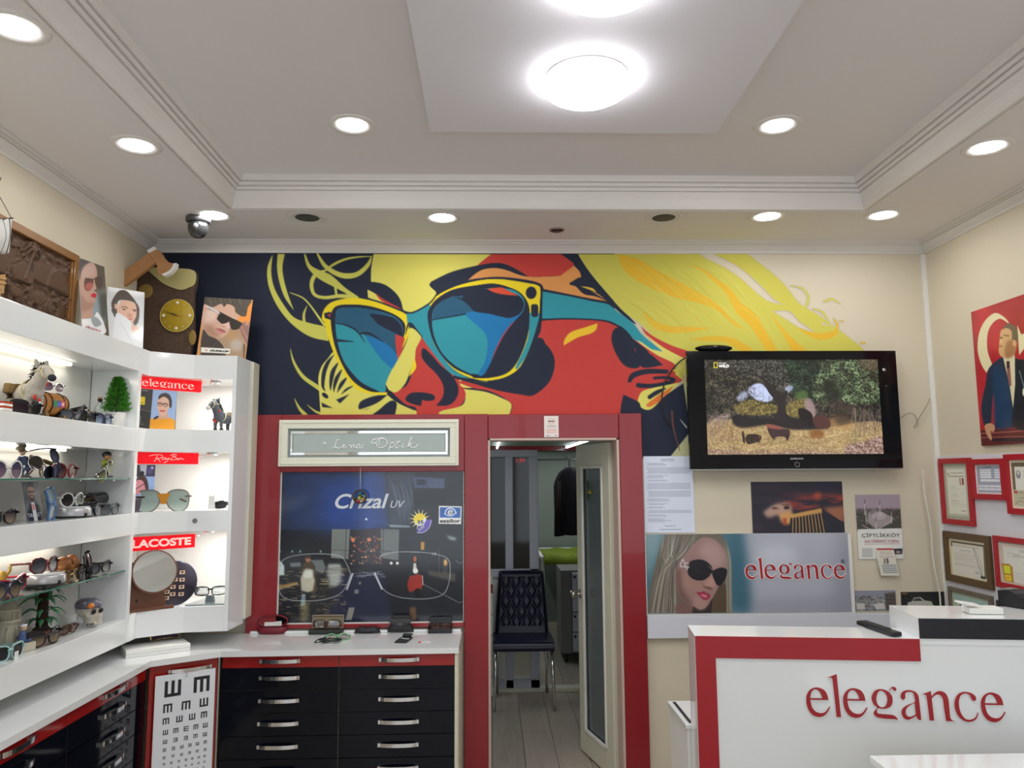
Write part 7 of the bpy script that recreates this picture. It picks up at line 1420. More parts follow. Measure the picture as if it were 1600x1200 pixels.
remesh(obj('uniform', b, mat('field blue cloth', S(84, 96, 124), .8, noise=.3, scale=60), t), .003); obj('head', MB().ball((-.018, .0, .150), .017, .018, .021), m_skin, t); b = MB(); b.lathe([(.0185, 0), (.019, .010), (.029, .022), (.028, .028), (.0001, .031)], (-.020, 0, .157), 20, M=Matrix.Rotation(-.5, 4, 'Y').to_3x3().to_4x4()); b.prism([(-.004, -.018, .156), (.012, -.010, .152), (.014, 0, .151), (.012, .010, .152), (-.004, .018, .156)], (0, 0, .003)); obj('peaked_cap', b, mat('grey olive felt', S(128, 120, 100), .8), t)
glasses('silver rimmed round sunglasses with black lenses propped on the soldier figurine', 'round', FS, LK, .135, (p.x+.045, p.y+.030, 1.655+.012), rz=PI/2-.3, roll=.55, group=GR, wire=True, temples='folded')
# small metal model behind the navy glasses
p = Vector(onshelf(74, 738, -1.82, 1.650)); t = thing('model_cannon', p+Vector((0, 0, .003)), 'small bronze field gun model behind the navy sunglasses', 'model', rz=.1); mb_ = mat('aged bronze', S(110, 98, 60), .4, .6)
obj('gun_barrel', MB().tube([(0, .05, .055), (0, -.05, .070)], [.012, .007], 12), mb_, t); 
for sx in (-1, 1): b = MB(); b.tube([(sx*.022, .01+.028*math.cos(a), .029+.027*math.sin(a)) for a in np.linspace(0, 2*PI, 25)[:-1]], .003, 6, closed=True, up=(1, 0, 0)); [b.tube([(sx*.022, .01, .029), (sx*.022, .01+.028*math.cos(a), .029+.027*math.sin(a))], .0015, 5) for a in np.linspace(0, PI*2, 9)[:-1]]; obj('wheel', b, mb_, t)
# golfer / jockey figurine
p = Vector(onshelf(163, 747, -1.74, 1.650)); t = thing('toy_figurine', p+Vector((0, 0, .0032)), 'bowed figurine with black cap and lime shirt on the upper glass shelf', 'figurine', rz=PI/2-.5, s=.76)
obj('figurine_base', MB().box(-.045, .035, -.03, .03, 0, .009), mat('grey stone base', S(90, 92, 92), .7), t, .002); b = MB(); b.tube([(-.012, 0, .010), (-.012, 0, .045), (0, 0, .06)], [.010, .012, .018], 10); b.tube([(.012, 0, .010), (.012, 0, .045), (0, 0, .06)], [.010, .012, .018], 10); remesh(obj('trousers', b, m_dark, t), .003)
b = MB(); b.tube([(0, 0, .055), (.002, -.004, .08), (.002, -.010, .10)], [.020, .023, .016], 12); b.tube([(.02, -.006, .095), (.032, -.02, .07)], [.009, .007], 8); b.tube([(-.018, -.006, .095), (-.03, -.02, .07)], [.009, .007], 8); remesh(obj('shirt', b, mat('lime shirt cloth', S(170, 184, 70), .7), t), .003)
obj('head', MB().ball((0, -.020, .122), .021, .022, .020), mat('golden skin', S(206, 160, 104), .5), t); b = MB(); b.ball((0, -.012, .132), .026, .028, .022); b.prism([(-.018, -.03, .128), (0, -.052, .122), (.018, -.03, .128)], (0, 0, .004)); obj('cap', b, FK, t)
glasses('olive gradient aviator sunglasses leaning on the bowed figurine', 'avi', FS, LO, .14, (p.x+.045, p.y-.055, 1.6535), rz=PI/2, roll=-.5, group=GR, wire=True, temples='folded')
# man print on the middle shelf
def target_print():
    c = leaning((33.5, 753), (60, 752), (-1.74, 2.9, 1.4885), (1, 0, .12), 1.4885, 80, 190, (92, 96, 102), bl=(42, 818)); c.unit(80, 190); P = lambda pts, col, **k: c.poly(pts, col, smooth=True, **k)
    P([(12, 190), (14, 125), (30, 105), (40, 100), (52, 105), (74, 125), (76, 190)], (40, 44, 54)); c.poly([(32, 100), (48, 100), (54, 190), (36, 190)], (206, 206, 210)); P([(34, 112), (44, 112), (46, 134), (36, 136)], (196, 120, 120), blur=1); P([(24, 30), (40, 20), (54, 32), (54, 70), (46, 90), (34, 90), (25, 70)], (190, 150, 134)); P([(22, 34), (24, 12), (40, 2), (54, 10), (57, 34), (50, 28), (30, 26)], (34, 32, 34)); P([(27, 66), (40, 62), (53, 66), (50, 88), (40, 96), (30, 88)], (84, 64, 58), blur=1); P([(33, 70), (46, 70), (44, 78), (35, 78)], (180, 130, 120))
    c.poly([(24, 44), (56, 44), (54, 56), (43, 56), (40, 49), (37, 56), (26, 56)], (20, 20, 24)); fin(c, 'model_print', 'narrow print of a bearded man in dark glasses on the middle shelf', 'print', pm_gloss, 1.2, .004).name = 'fashion_print'
    o = bpy.data.objects.get('fashion_print.001') or bpy.data.objects['fashion_print']; n_ = c.n; a = c.O+c.V*.90+c.U*.08+n_*.001; lettering('TARGET', a, c.U*.84, -c.V*.10, mat('pale grey lettering'), None, n=n_).parent = o
target_print()
# turntables
def turntable(u, v, z, label, R_=.076):
    p = Vector(onshelf(u, v, -1.755, z)); t = thing('display_turntable', p, label, 'turntable', 'silver display turntables', rz=PI/2)
    obj('foot', MB().lathe([(R_*.95, 0), (R_*1.02, .001), (R_*1.02, .004), (R_*.95, .005)], n=40), m_dark, t); obj('turntable_body', MB().lathe([(R_*.98, .0055), (R_, .010), (R_*.97, .034), (R_*.92, .040), (R_*.9, .0405)], n=48), mat('silver plastic', S(186, 186, 190), .28, .35), t); obj('plate', MB().lathe([(R_*.90, .041), (R_*.90, .0445), (.0001, .0448)], n=48), m_white, t); obj('power_socket', MB().box(-.03, -.018, -R_*1.0, -R_*.85, .006, .018), m_dark, t); return p
p = turntable(111, 810, 1.488, 'silver display turntable on the middle shelf, left of the black dog'); glasses('white round sunglasses with black lenses on the middle shelf turntable', 'round', FW, LK, .13, (p.x+.012, p.y, p.z+.0455), group=GR)
p = turntable(68, 925, 1.238, 'silver display turntable on the lower glass shelf'); glasses('dark red rimmed sunglasses on the lower glass shelf turntable', 'round', mat('oxblood acetate', S(96, 30, 36), .2, coat=.5), LN, .14, (p.x+.01, p.y, p.z+.0455), group=GR)
# glazed black dog
p = Vector(onshelf(150, 800, -1.80, 1.488)); t = thing('dog_figurine', (p.x, p.y, 1.4885), 'glossy black dachshund figurine on the middle shelf beside the turntable', 'figurine', rz=PI/2-.3, s=1.1); b = MB()
b.tube([(-.09, 0, .055), (-.04, 0, .060), (.02, 0, .062), (.065, 0, .066)], [.022, .028, .028, .028], 14); b.tube([(.065, 0, .07), (.09, 0, .095), (.10, 0, .115)], [.024, .017, .014], 12); b.ball((.106, 0, .120), .019, .016, .015); b.tube([(.115, 0, .118), (.145, 0, .108)], [.012, .008], 10); b.tube([(-.09, 0, .06), (-.12, 0, .085)], [.010, .004], 8)
for x in (-.075, .06):
    for y in (-.015, .015): b.tube([(x, y, .05), (x+.004, y, .005)], [.015, .011], 8); b.ball((x+.010, y, .008), .014, .010, .008)
remesh(obj('body', b, mat('glazed black ceramic', (.012, .011, .011), .08, coat=1), t), .003)
for s_ in (-1, 1): obj('ear', MB().tube([(.100, s_*.014, .128), (.096, s_*.020, .112), (.098, s_*.018, .098)], [.004, .010, .006], 8, flat=.4), MATS['glazed black ceramic'], t)
# brown carved animal
p = Vector(onshelf(97, 914, -1.765, 1.235)); t = thing('elephant_figurine', p+Vector((0, 0, .0032)), 'carved brown elephant figurine behind the lower turntable', 'figurine', rz=PI/2-.2); b = MB()
b.ball((0, 0, .062), .045, .026, .030); b.ball((.045, 0, .072), .024, .022, .024); b.tube([(.062, 0, .072), (.080, 0, .055), (.082, 0, .028), (.088, 0, .014)], [.012, .010, .007, .005], 10)
for x in (-.028, .026):
    for y in (-.016, .016): b.tube([(x, y, .055), (x, y, .003)], [.014, .012], 10)
remesh(obj('body', b, mat('orange brown wood', S(168, 108, 62), .35, noise=.2, coat=.3), t), .003)
for s_ in (-1, 1): obj('ear', MB().ball((.038, s_*.026, .070), .016, .004, .020), MATS['orange brown wood'], t)
p = Vector(onshelf(2, 918, -1.78, 1.235)); t = thing('yellow_figurine', p+Vector((0, 0, .0032)), 'yellow figurine half cut by the left edge on the lower glass shelf', 'figurine'); obj('body', MB().lathe([(.018, 0), (.022, .02), (.012, .045), (.016, .06), (.010, .075), (.0001, .08)], n=16), mat('yellow paint', S(200, 160, 60), .5), t); obj('raised_arm', MB().tube([(.008, .0, .05), (.02, .012, .08), (.015, .02, .10)], [.006, .005, .003], 8), MATS['yellow paint'], t)
# tower model
p = Vector(onshelf(10, 1010, -1.80, 1.017)); t = thing('tower_model', p, 'pale stone model of a round tower on the bottom shelf', 'model'); ms_ = mat('pale cast stone', S(182, 176, 156), .8, noise=.15, scale=60, bump=.3)
obj('tower_body', MB().lathe([(.042, 0), (.044, .008), (.034, .012), (.030, .09), (.033, .10), (.040, .104), (.040, .112), (.036, .114)], n=28), ms_, t); obj('gallery', MB().lathe([(.034, .1145), (.034, .142), (.040, .145), (.040, .152), (.032, .154), (.030, .160), (.018, .170), (.014, .185), (.0001, .19)], n=28), ms_, t)
for k in range(10): a = 2*PI*k/10; obj('gallery_column', MB().tube([(.038*math.cos(a), .038*math.sin(a), .1125), (.038*math.cos(a), .038*math.sin(a), .1445)], .003, 6), ms_, t)
for k in range(6): a = 2*PI*k/6; obj('buttress', MB().tube([(.040*math.cos(a), .040*math.sin(a), .008), (.033*math.cos(a), .033*math.sin(a), .06), (.033*math.cos(a), .033*math.sin(a), .085)], [.007, .006, .004], 6), ms_, t)
# palm in red pot
p = Vector(onshelf(63, 1014, -1.80, 1.017)); t = thing('artificial_palm', p, 'artificial palm with dark trunk in a low red pot on the bottom shelf', 'potted plant', rz=PI/2, s=.88)
b = MB(); b.box(-.065, .050, -.03, .03, 0, .006); b.prism([(-.068, -.034, .006), (.055, -.034, .006), (.060, -.036, .034), (-.074, -.036, .034)], (0, .07, 0)); obj('red_pot', b, mat('dark red glaze', S(110, 40, 40), .3, coat=.4), t, .002)
b = MB(); r = random.Random(9)
for k in range(30): z = .035+.165*k/29; a = k*2.4; q = .023-.006*k/29; b.lathe([(q, 0), (q+.005, .006), (q-.002, .010)], (r.uniform(-.002, .002), 0, z), 8, sm=False)
b.ball((-.005, 0, .04), .05, .03, .018); obj('trunk', b, mat('dark fibre trunk', S(58, 42, 32), .9, noise=.4, scale=80), t)
b = MB()
for z0, n_, L_ in ((.200, 7, .075), (.165, 8, .085), (.115, 7, .080), (.07, 9, .055)):
    for k in range(n_):
        a = 2*PI*k/n_+z0*30+r.uniform(-.2, .2); L = L_*r.uniform(.8, 1.15); d = Vector((math.cos(a), math.sin(a), 0)); s_ = Vector((-math.sin(a), math.cos(a), 0)); pr = []
        for i in range(7): u = i/6; c = Vector((0, 0, z0))+d*(.016+L*u)+Vector((0, 0, .030*math.sin(u*2.2)-.038*u*u)); w_ = .012*(math.sin(PI*min(1, u*.9+.12)))**.7*(1.2 if u > .5 else .7); pr += [c-s_*w_, c+Vector((0, 0, .003)), c+s_*w_]
        b.add(pr, [(i*3+j, i*3+j+1, i*3+j+4, i*3+j+3) for i in range(6) for j in range(2)], 0, True)
o = obj('fronds', b, mat('glossy green leaves', S(56, 120, 76, 1.05), .4, noise=.35, scale=40), t); s_ = o.modifiers.new('s', 'SOLIDIFY'); s_.thickness = .001
# sailor and plinth, skull
p = Vector(onshelf(33, 1016, -1.735, 1.017)); t = thing('plinth_figurine', p, 'small figurine in blue seated on a cream plinth on the bottom shelf', 'figurine', rz=PI/2-.3); obj('plinth', MB().box(-.035, .045, -.02, .02, 0, .030), mat('cream marble', S(196, 190, 170), .4), t, .003); b = MB(); b.ball((0, 0, .045), .016, .014, .017); b.tube([(.0, 0, .055), (.004, 0, .072)], [.014, .010], 10); b.tube([(.01, 0, .04), (.03, -.012, .036)], [.009, .006], 8); remesh(obj('body', b, mat('blue glaze', S(70, 92, 136), .4), t), .0025); obj('head', MB().ball((.004, -.001, .084), .011, .011, .012), m_skin, t); obj('cap', MB().lathe([(.011, 0), (.013, .006), (.0001, .010)], (.004, 0, .089), 14), m_whitem, t)
p = Vector(onshelf(137, 991, -1.735, 1.017)); t = thing('glass_skull', p, 'clear skull ornament with patterned bandana on the bottom shelf', 'ornament', rz=PI/2-.35); b = MB(); b.ball((0, .006, .075), .047, .055, .042); b.tube([(0, -.020, .055), (0, -.022, .018)], [.040, .034], 14); b.ball((.028, -.026, .05), .014, .012, .012); b.ball((-.028, -.026, .05), .014, .012, .012)
m_sk = mat('cloudy cast glass', S(222, 214, 198), .12, trans=.35, noise=.3, scale=60, coat=.5); remesh(obj('skull', b, m_sk, t), .003); 
for s_ in (-1, 1): obj('eye_socket', MB().ball((s_*.018, -.046, .068), .012, .006, .011), m_dark, t)
obj('nose_socket', MB().ball((0, -.053, .05), .005, .005, .008), m_dark, t)
b = MB(); b.lathe([(.0485, .080), (.0495, .086), (.048, .098), (.042, .108), (.028, .117), (.0001, .120)], (0, .006, 0), 28, sy=1.15); obj('bandana', b, mat('patterned bandana', S(96, 96, 112), .3, noise=.95, scale=90, coat=.3), t); b = MB()
for k in range(6): b.box(-.018+k*.0062, -.0128+k*.0062, -.054, -.050, .016, .030)
obj('teeth', b, mat('ivory teeth', S(214, 206, 180), .3), t); obj('orange_flame', MB().ball((-.026, -.036, .092), .016, .014, .012), mat('orange glaze', S(226, 130, 50), .3), t)
glasses('small black sunglasses leaning at the back of the glass skull', 'oval', FK, LK, .09, (p.x-.0, p.y+.062, 1.0175), rz=PI/2+.3, group=GR, temples='folded')
tag(obj('price_tag', MB().box(-.011, .011, -.001, .001, 0, .030), m_whitem, None, .0), 'small blank white tag standing before the mint sunglasses', 'tag'); bpy.data.objects['price_tag'].location = Vector(onshelf(25, 1032, -1.672, 1.017)); bpy.data.objects['price_tag'].rotation_euler = (0, 0, PI/2)
p = Vector(onshelf(1, 634, -1.74, 1.880)); t = thing('striped_box', p, 'red and white striped small box at the left edge of the top shelf', 'box')
for k in range(5): obj('stripe', MB().box(-.03, .03, -.03, .02, .001+k*.008, .0085+k*.008), m_redg if k % 2 == 0 else m_whitem, t)

# ------------------------------------------------------------------ on top of the shelves: ship, carved relief, clock, axe
def relief():
    X0 = -1.835; a, e = ax(118.5, 503, X0), ax(122, 399, X0); y1 = (a.y+e.y)/2; z1 = e.z; y0 = y1-.66; z0 = 2.2605
    t = thing('carved_relief', (X0, (y0+y1)/2, z0), 'framed dark wooden relief of village and palm on top of the shelving', 'carving'); f = .034; m_f = mat('honey brown frame wood', S(134, 92, 48), .4, noise=.25, scale=10, stretch=(1, 1, 8), coat=.2); b = MB()
    for q in ((y0, y1, z0, z0+f), (y0, y1, z1-f, z1), (y0, y0+f, z0+f, z1-f), (y1-f, y1, z0+f, z1-f)): b.box(X0-.024, X0+.004, *q); 
    b.box(X0-.024, X0-.004, y0+f-.001, y0+f+.008, z0+f, z1-f); b.box(X0-.024, X0-.004, y1-f-.008, y1-f+.001, z0+f, z1-f); obj('picture_frame', b, m_f, t, .003, world=True)
    w, h = 210, 110; c = Canvas(w, h, (0, 0, 0), (1, 0, 0), (0, -1, 0), (70, 70, 70)); c.unit(210, 110); n1 = vnoise(w, h, 14, 12, 21, 4); c.img[:] = (n1*.35)[..., None]; r = random.Random(4)
    c.poly([(110, 30), (165, 22), (200, 40), (205, 60), (110, 56)], (150,)*3); c.poly([(150, 34), (172, 20), (196, 56), (140, 58)], (190,)*3); c.poly([(60, 48), (86, 34), (112, 50), (108, 66), (62, 66)], (170,)*3); c.poly([(10, 46), (40, 30), (60, 50), (56, 66), (12, 66)], (160,)*3)
    for x, y in ((104, 16), (38, 12)): c.stroke([(x-14, y+44), (x-6, y+20), (x, y)], [5, 4, 3], (210,)*3); [c.stroke([(x, y), (x+11*math.cos(a), y-5+8*math.sin(a)), (x+20*math.cos(a), y+6+8*math.sin(a))], [3, 4, 1], (225,)*3) for a in np.linspace(0, 2*PI, 9)[:-1]]
    for x, y, s_ in ((118, 82, 1), (70, 84, .8), (28, 84, .9)): c.ell(x, y, 20*s_, 9*s_, (220,)*3); c.ell(x-20*s_, y-8*s_, 7*s_, 5*s_, (225,)*3); [c.stroke([(x+q*s_, y+4), (x+q*s_, y+16*s_)], 3.5*s_, (190,)*3) for q in (-14, -8, 8, 14)]
    for x in (165, 96, 8): c.ring(x, 88, 12, 12, 2.5, (220,)*3); [c.stroke([(x, 88), (x+12*math.cos(a), 88+12*math.sin(a))], 1.4, (190,)*3) for a in np.linspace(0, 2*PI, 9)[:-1]]
    for _ in range(120): c.ell(r.uniform(0, 210), r.choice([r.uniform(60, 78), r.uniform(96, 110), r.uniform(0, 30)]), r.uniform(1.5, 5), r.uniform(1.5, 4), (r.randint(80, 200),)*3, .7)
    hh = blur1(c.img[..., 0], .8)*.034; ys = np.linspace(y0+f, y1-f, w); zs = np.linspace(z1-f, z0+f, h); b = MB(); vs = [(X0-.022+hh[j, i], ys[i], zs[j]) for j in range(h) for i in range(w)]
    b.add(vs, [(j*w+i, j*w+i+1, (j+1)*w+i+1, (j+1)*w+i) for j in range(h-1) for i in range(w-1)], 0, True); o = obj('carved_panel', b, mat('dark carved wood', S(84, 60, 42), .55, noise=.25, scale=60), t, world=True)
relief()
def ship():
    X0 = -1.735; g = lambda u, v: ax(u, v, X0); k = g(10, 460); t = thing('model_ship', (X0, g(4, 450).y-.06, 2.2605), 'wooden model sailing ship cut by the left edge of the photo', 'model ship'); yb = g(4, 450).y-.06
    m_h = mat('pale hull wood', S(190, 150, 96), .45, noise=.2, scale=12, stretch=(1, .2, 1)); b = MB(); n_ = 16; prof = []
    for i in range(n_+1):
        u = i/n_; y = yb-.20+.27*u; w_ = .034*math.sin(PI*min(1, u*.93+.07))**.6; zt = .085+.03*(2*u-1)**2; prof += [(X0-w_, y, 2.26+zt), (X0-w_*.85, y, 2.26+.045+.01*abs(2*u-1)), (X0, y, 2.26+.025+.02*(2*u-1)**2), (X0+w_*.85, y, 2.26+.045+.01*abs(2*u-1)), (X0+w_, y, 2.26+zt)]
    b.add(prof, [(i*5+j, i*5+j+1, (i+1)*5+j+1, (i+1)*5+j) for i in range(n_) for j in range(4)]+[(i*5+4, i*5, (i+1)*5, (i+1)*5+4) for i in range(n_)]+[(0, 1, 2, 3, 4), tuple(n_*5+q for q in (4, 3, 2, 1, 0))], 0, False); obj('hull', b, m_h, t, world=True)
    for z in (.062, .078): b = MB(); b.tube([(X0+.036*math.sin(PI*min(1, u*.93+.07))**.6, yb-.20+.27*u, 2.26+z+.02*(2*u-1)**2) for u in np.linspace(0.02, .98, 14)], .0035, 6); obj('wale', b, m_h, t, world=True)
    b = MB(); b.box(X0-.02, X0+.02, yb-.12, yb-.10, 2.26, 2.30); b.box(X0-.02, X0+.02, yb+.0, yb+.02, 2.26, 2.30); b.box(X0-.035, X0+.035, yb-.14, yb+.04, 2.2602, 2.266); obj('ship_stand', b, m_h, t, world=True)
    mw = mat('dark mast wood', S(70, 48, 30), .5)
    for y, h_ in ((yb-.13, .36), (yb-.01, .40)): obj('mast', MB().tube([(X0, y, 2.33), (X0, y, 2.26+h_)], [.005, .003], 8), mw, t, world=True)
    c1, c2, c3, c4 = g(-26, 345), g(19, 341), g(14, 396), g(-30, 400); b = MB(); vs = []; nu = 10
    for j in range(nu+1):
        for i in range(nu+1): u, v = i/nu, j/nu; q = (c1*(1-u)+c2*u)*(1-v)+(c4*(1-u)+c3*u)*v; q.x += .018*math.sin(PI*u)*math.sin(PI*v)+.004*math.sin(u*25); vs.append(q)
    b.add(vs, [(j*(nu+1)+i, j*(nu+1)+i+1, (j+1)*(nu+1)+i+1, (j+1)*(nu+1)+i) for j in range(nu) for i in range(nu)], 0, True); o = obj('sail', b, mat('white sailcloth', S(200, 200, 196), .8), t, world=True); s_ = o.modifiers.new('s', 'SOLIDIFY'); s_.thickness = .0012
    for u in (.3, .62, .86): q = [(c1*(1-u)+c2*u)*(1-v)+(c4*(1-u)+c3*u)*v+Vector((.002+.018*math.sin(PI*u)*math.sin(PI*v)+.004*math.sin(u*25), 0, 0)) for v in np.linspace(0, 1, 9)]; obj('sail_seam', MB().tube(q, .0014, 5), m_dark, t, world=True)
    obj('yard', MB().tube([c1+Vector((0, 0, .002)), c2+Vector((0, .004, .002))], .003, 6), mw, t, world=True); obj('rigging', MB().tube([g(0, 308), g(18, 341)], .0013, 5), m_dark, t, world=True); obj('rigging', MB().tube([g(-10, 275), g(2, 278), g(0, 282)], .0016, 5), m_dark, t, world=True)
ship()
def clock():
    y = 4.04; g = lambda u, v, d=0: ay(180+u/6.667, 380+v/6.667, y-d); rz = lambda pts: [g(*p) for p in pts]
    t = thing('slab_clock', (g(540, 1100).x, y+.02, 2.2605), 'rustic bark slab clock with round gold dial on top of the corner', 'clock'); zb = 2.2605
    out = cr([(165, 160), (240, 180), (330, 240), (480, 250), (640, 262), (828, 290), (835, 430), (815, 520), (812, 700), (815, 900), (800, 1010), (790, 1100)], 3, False); pts = rz(out); pts = [p for p in pts if p.z > zb+.004]; lx = g(150, 700).x
    loop = pts+[Vector((pts[-1].x-.004, y, zb)), Vector((lx, y, zb))]; obj('bark_slab', MB().prism(loop, (0, .032, 0)), mat('dark rough bark', S(78, 60, 48), .9, noise=.5, scale=70, bump=1.0), t, .002, world=True)
    sp = rz(cr([(300, 255), (400, 258), (480, 250), (640, 262), (828, 290), (836, 420), (770, 465), (690, 488), (600, 465), (510, 425), (440, 370), (360, 300)], 3)); obj('cut_face', MB().prism([p+Vector((0, -.002, 0)) for p in sp], (0, -.004, 0)), mat('pale cut wood', S(176, 166, 112), .6, noise=.15), t, world=True)
    m_kn = mat('knot wood', S(132, 106, 50), .6, noise=.2, scale=40)
    for u, v, r_, q in ((318, 500, 80, 75), (805, 985, 42, 80)): c = g(u, v); s_ = (g(u+r_, v).x-c.x); zz = abs(g(u, v+q).z-c.z); obj('knot', MB().lathe([(1, 0), (.96, -.004), (.7, -.006), (.0001, -.005)], c+Vector((0, -.001, 0)), 24, axis='y', M=Matrix.Diagonal((s_, 1, zz, 1))), m_kn, t, world=True)
    c = g(648, 757); R_ = (g(822, 757).x-g(472, 757).x)/2; d = obj('dial', MB().lathe([(R_, 0), (R_*.995, -.006), (R_*.96, -.009), (.0001, -.0085)], c+Vector((0, -.001, 0)), 44, axis='y'), mat('gold dial', S(168, 140, 32), .4, noise=.1), t, world=True)
    b = MB(); b.tube([c+Vector((R_*.985*math.cos(a), -.008, R_*.985*math.sin(a))) for a in np.linspace(0, 2*PI, 41)[:-1]], .0025, 6, closed=True, up=(0, 1, 0)); obj('dial_rim', b, mat('pale gold rim', S(190, 176, 96), .5), d, world=True)
    for k in range(12):
        a = PI/2-k*PI/6; big = k % 3 == 0; q = c+Vector((R_*.78*math.cos(a), -.0105, R_*.78*math.sin(a)))
        if big: obj('numeral_disc', MB().lathe([(.0085, 0), (.0075, -.0015), (.0001, -.0018)], q, 16, axis='y'), mat('white enamel', S(226, 222, 206), .4), d, world=True)
        else: dv = Vector((math.cos(a), 0, math.sin(a)))*.004; obj('hour_mark', MB().tube([q-dv, q+dv], .0014, 5, up=(0, 1, 0)), MATS['white enamel'], d, world=True)
    for e, w_, m_ in (((525, 715), .0022, m_dark), ((600, 735), .0030, m_dark), ((712, 767), .0012, m_txtr)): q = g(*e)+Vector((0, -.013, 0)); obj('clock_hand', MB().tube([c+Vector((0, -.013, 0)), q], [w_, w_*.5], 6, up=(0, 1, 0)), m_, d, world=True)
    a_, e_ = g(440, 560), g(820, 500); lettering('MEMORIA', Vector((a_.x, y-.0005, a_.z-.0)), (e_.x-a_.x, 0, 0), (0, 0, .012), mat('burnt lettering', S(96, 78, 60), .8), t) if False else None
clock()
def axe():
    y = 3.90; g = lambda p, d=0: ay(180+p[0]/6.667, 380+p[1]/6.667, y-d); t = thing('wooden_axe', g((250, 250)), 'pale wooden axe with white painted edge leaning over the slab clock', 'axe'); mw = mat('light brown wood', S(176, 128, 84), .5, noise=.12, scale=14)
    obj('handle', MB().prism([g(p) for p in [(-90, 420), (25, 335), (345, 102), (420, 200), (60, 468), (-60, 560)]], (0, .026, 0)), mw, t, .003, world=True)
    hd = cr([(348, 100), (348, 100), (428, 62), (428, 62), (475, 100), (492, 135), (520, 170), (560, 198), (606, 212), (606, 212), (590, 252), (550, 292), (482, 322), (482, 322), (455, 322), (440, 290), (438, 240), (420, 200), (420, 200)], 3); obj('axe_head', MB().prism([g(p, .003) for p in hd], (0, .032, 0)), mw, t, .002, world=True)
    obj('white_butt', MB().prism([g(p, .004) for p in [(330, 75), (405, 31), (430, 62), (350, 103)]], (0, .034, 0)), m_whitem, t, .002, world=True)
    ed = cr([(606, 210), (606, 210), (636, 206), (636, 206), (625, 250), (590, 295), (550, 325), (508, 342), (508, 342), (480, 323), (480, 323), (550, 292), (590, 252)], 3); obj('white_edge', MB().prism([g(p, .004) for p in ed], (0, .034, 0)), m_whitem, t, world=True)
    q = Vector((g((-40, 470)).x, y+.02, 2.2605)); obj('support_block', MB().box(q.x-.03, q.x+.05, y, y+.05, 2.2605, g((0, 470)).z), mat('mid brown wood', S(120, 84, 60), .5, noise=.15), t, .003, world=True)
axe()

# ------------------------------------------------------------------ in the corner niches
def npic(name, x0, x1, z0, z1, w, h, base, off=.010):
    O = Vector((-1.695, 3.703, 0))-sn*off; return Canvas(w, h, O+sd*x0+Vector((0, 0, z1)), sd*(x1-x0), (0, 0, z0-z1), base)
def nz(u, v): p = hit(u, v, Vector((-1.695, 3.703, 0)), sn); return ((p-Vector((-1.695, 3.703, 0))).dot(sd)/sd.length_squared, p.z)
x1_, z1_ = nz(277, 613); c = npic('a', -.03, x1_, 1.885, 2.077, 110, 90, (60, 58, 60), .004); c.unit(110, 90)
c.poly([(0, 0), (44, 0), (40, 90), (0, 90)], (56, 54, 56)); c.poly([(0, 46), (42, 50), (40, 90), (0, 90)], (44, 44, 46)); c.stroke([(0, 46), (42, 51)], 1.4, (96, 96, 96)); c.poly([(4, 18), (24, 18), (24, 36), (4, 36)], (222, 198, 30)); c.stroke([(10, 32), (21, 32)], 2, (150, 130, 30)); c.stroke([(6, 4), (30, 4)], 1.4, (150, 150, 150)); c.stroke([(14, 62), (14, 76)], 3, (110, 108, 104)); c.stroke([(8, 80), (24, 80)], 1.5, (110, 108, 104))
c.poly([(44, 0), (110, 0), (108, 90), (40, 90)], (150, 176, 214)); c.poly([(40, 68), (56, 64), (92, 62), (108, 68), (108, 90), (40, 90)], (220, 150, 40)); c.poly([(66, 50), (84, 50), (92, 66), (60, 66)], (204, 160, 140)); c.poly(cr([(58, 24), (64, 12), (78, 10), (90, 22), (90, 36), (84, 52), (74, 60), (64, 54), (58, 40)], 4), (214, 172, 152)); c.poly(cr([(60, 22), (62, 12), (76, 6), (90, 10), (97, 24), (96, 40), (90, 36), (88, 22), (74, 15)], 4), (70, 60, 62)); c.stroke([(58, 31), (84, 33)], 1.6, (60, 40, 50)); c.ring(65, 33, 6, 4, 1.2, (70, 50, 60)); c.ring(80, 34, 6, 4, 1.2, (70, 50, 60)); c.stroke([(66, 48), (78, 48)], 3, (190, 60, 70)); c.stroke([(52, 66), (60, 62)], 5, (40, 40, 60))
t = fin(c, 'optical_print', 'dark and colour print of a woman in orange under the top sign', 'print', pm_gloss, 1.15, .003)
x1_, z1_ = nz(243, 734); x2_, zz_ = nz(243, 746)
c = npic('b', -.03, x1_, 1.4895, 1.712, 70, 120, (150, 180, 226), .004); c.unit(70, 120); c.poly([(0, 0), (70, 0), (70, 30), (0, 30)], (64, 62, 84)); c.poly([(22, 0), (44, 0), (42, 28), (26, 24)], (196, 200, 220), .9, 1); c.ell(30, 22, 7, 6, (40, 40, 50)); c.ell(60, 8, 4, 4, (200, 180, 240), blur=.6); c.ell(54, 16, 8, 8, (90, 80, 140), .8, blur=1); c.poly([(0, 0), (20, 0), (18, 30), (0, 30)], (74, 62, 58)); c.poly(cr([(8, 52), (20, 34), (38, 36), (48, 56), (40, 70), (20, 76), (8, 68)], 4), (224, 150, 160)); c.poly(cr([(10, 44), (24, 28), (44, 34), (52, 60), (44, 64), (36, 44), (22, 38)], 4), (80, 56, 50)); c.stroke([(6, 66), (44, 46)], 2, (60, 40, 60)); c.poly([(0, 90), (50, 80), (50, 120), (0, 120)], (70, 56, 64), .9, 2)
fin(c, 'small_print', 'small blue and dark print of a face in glasses in the middle niche', 'print', pm_gloss, 1.15, .003)
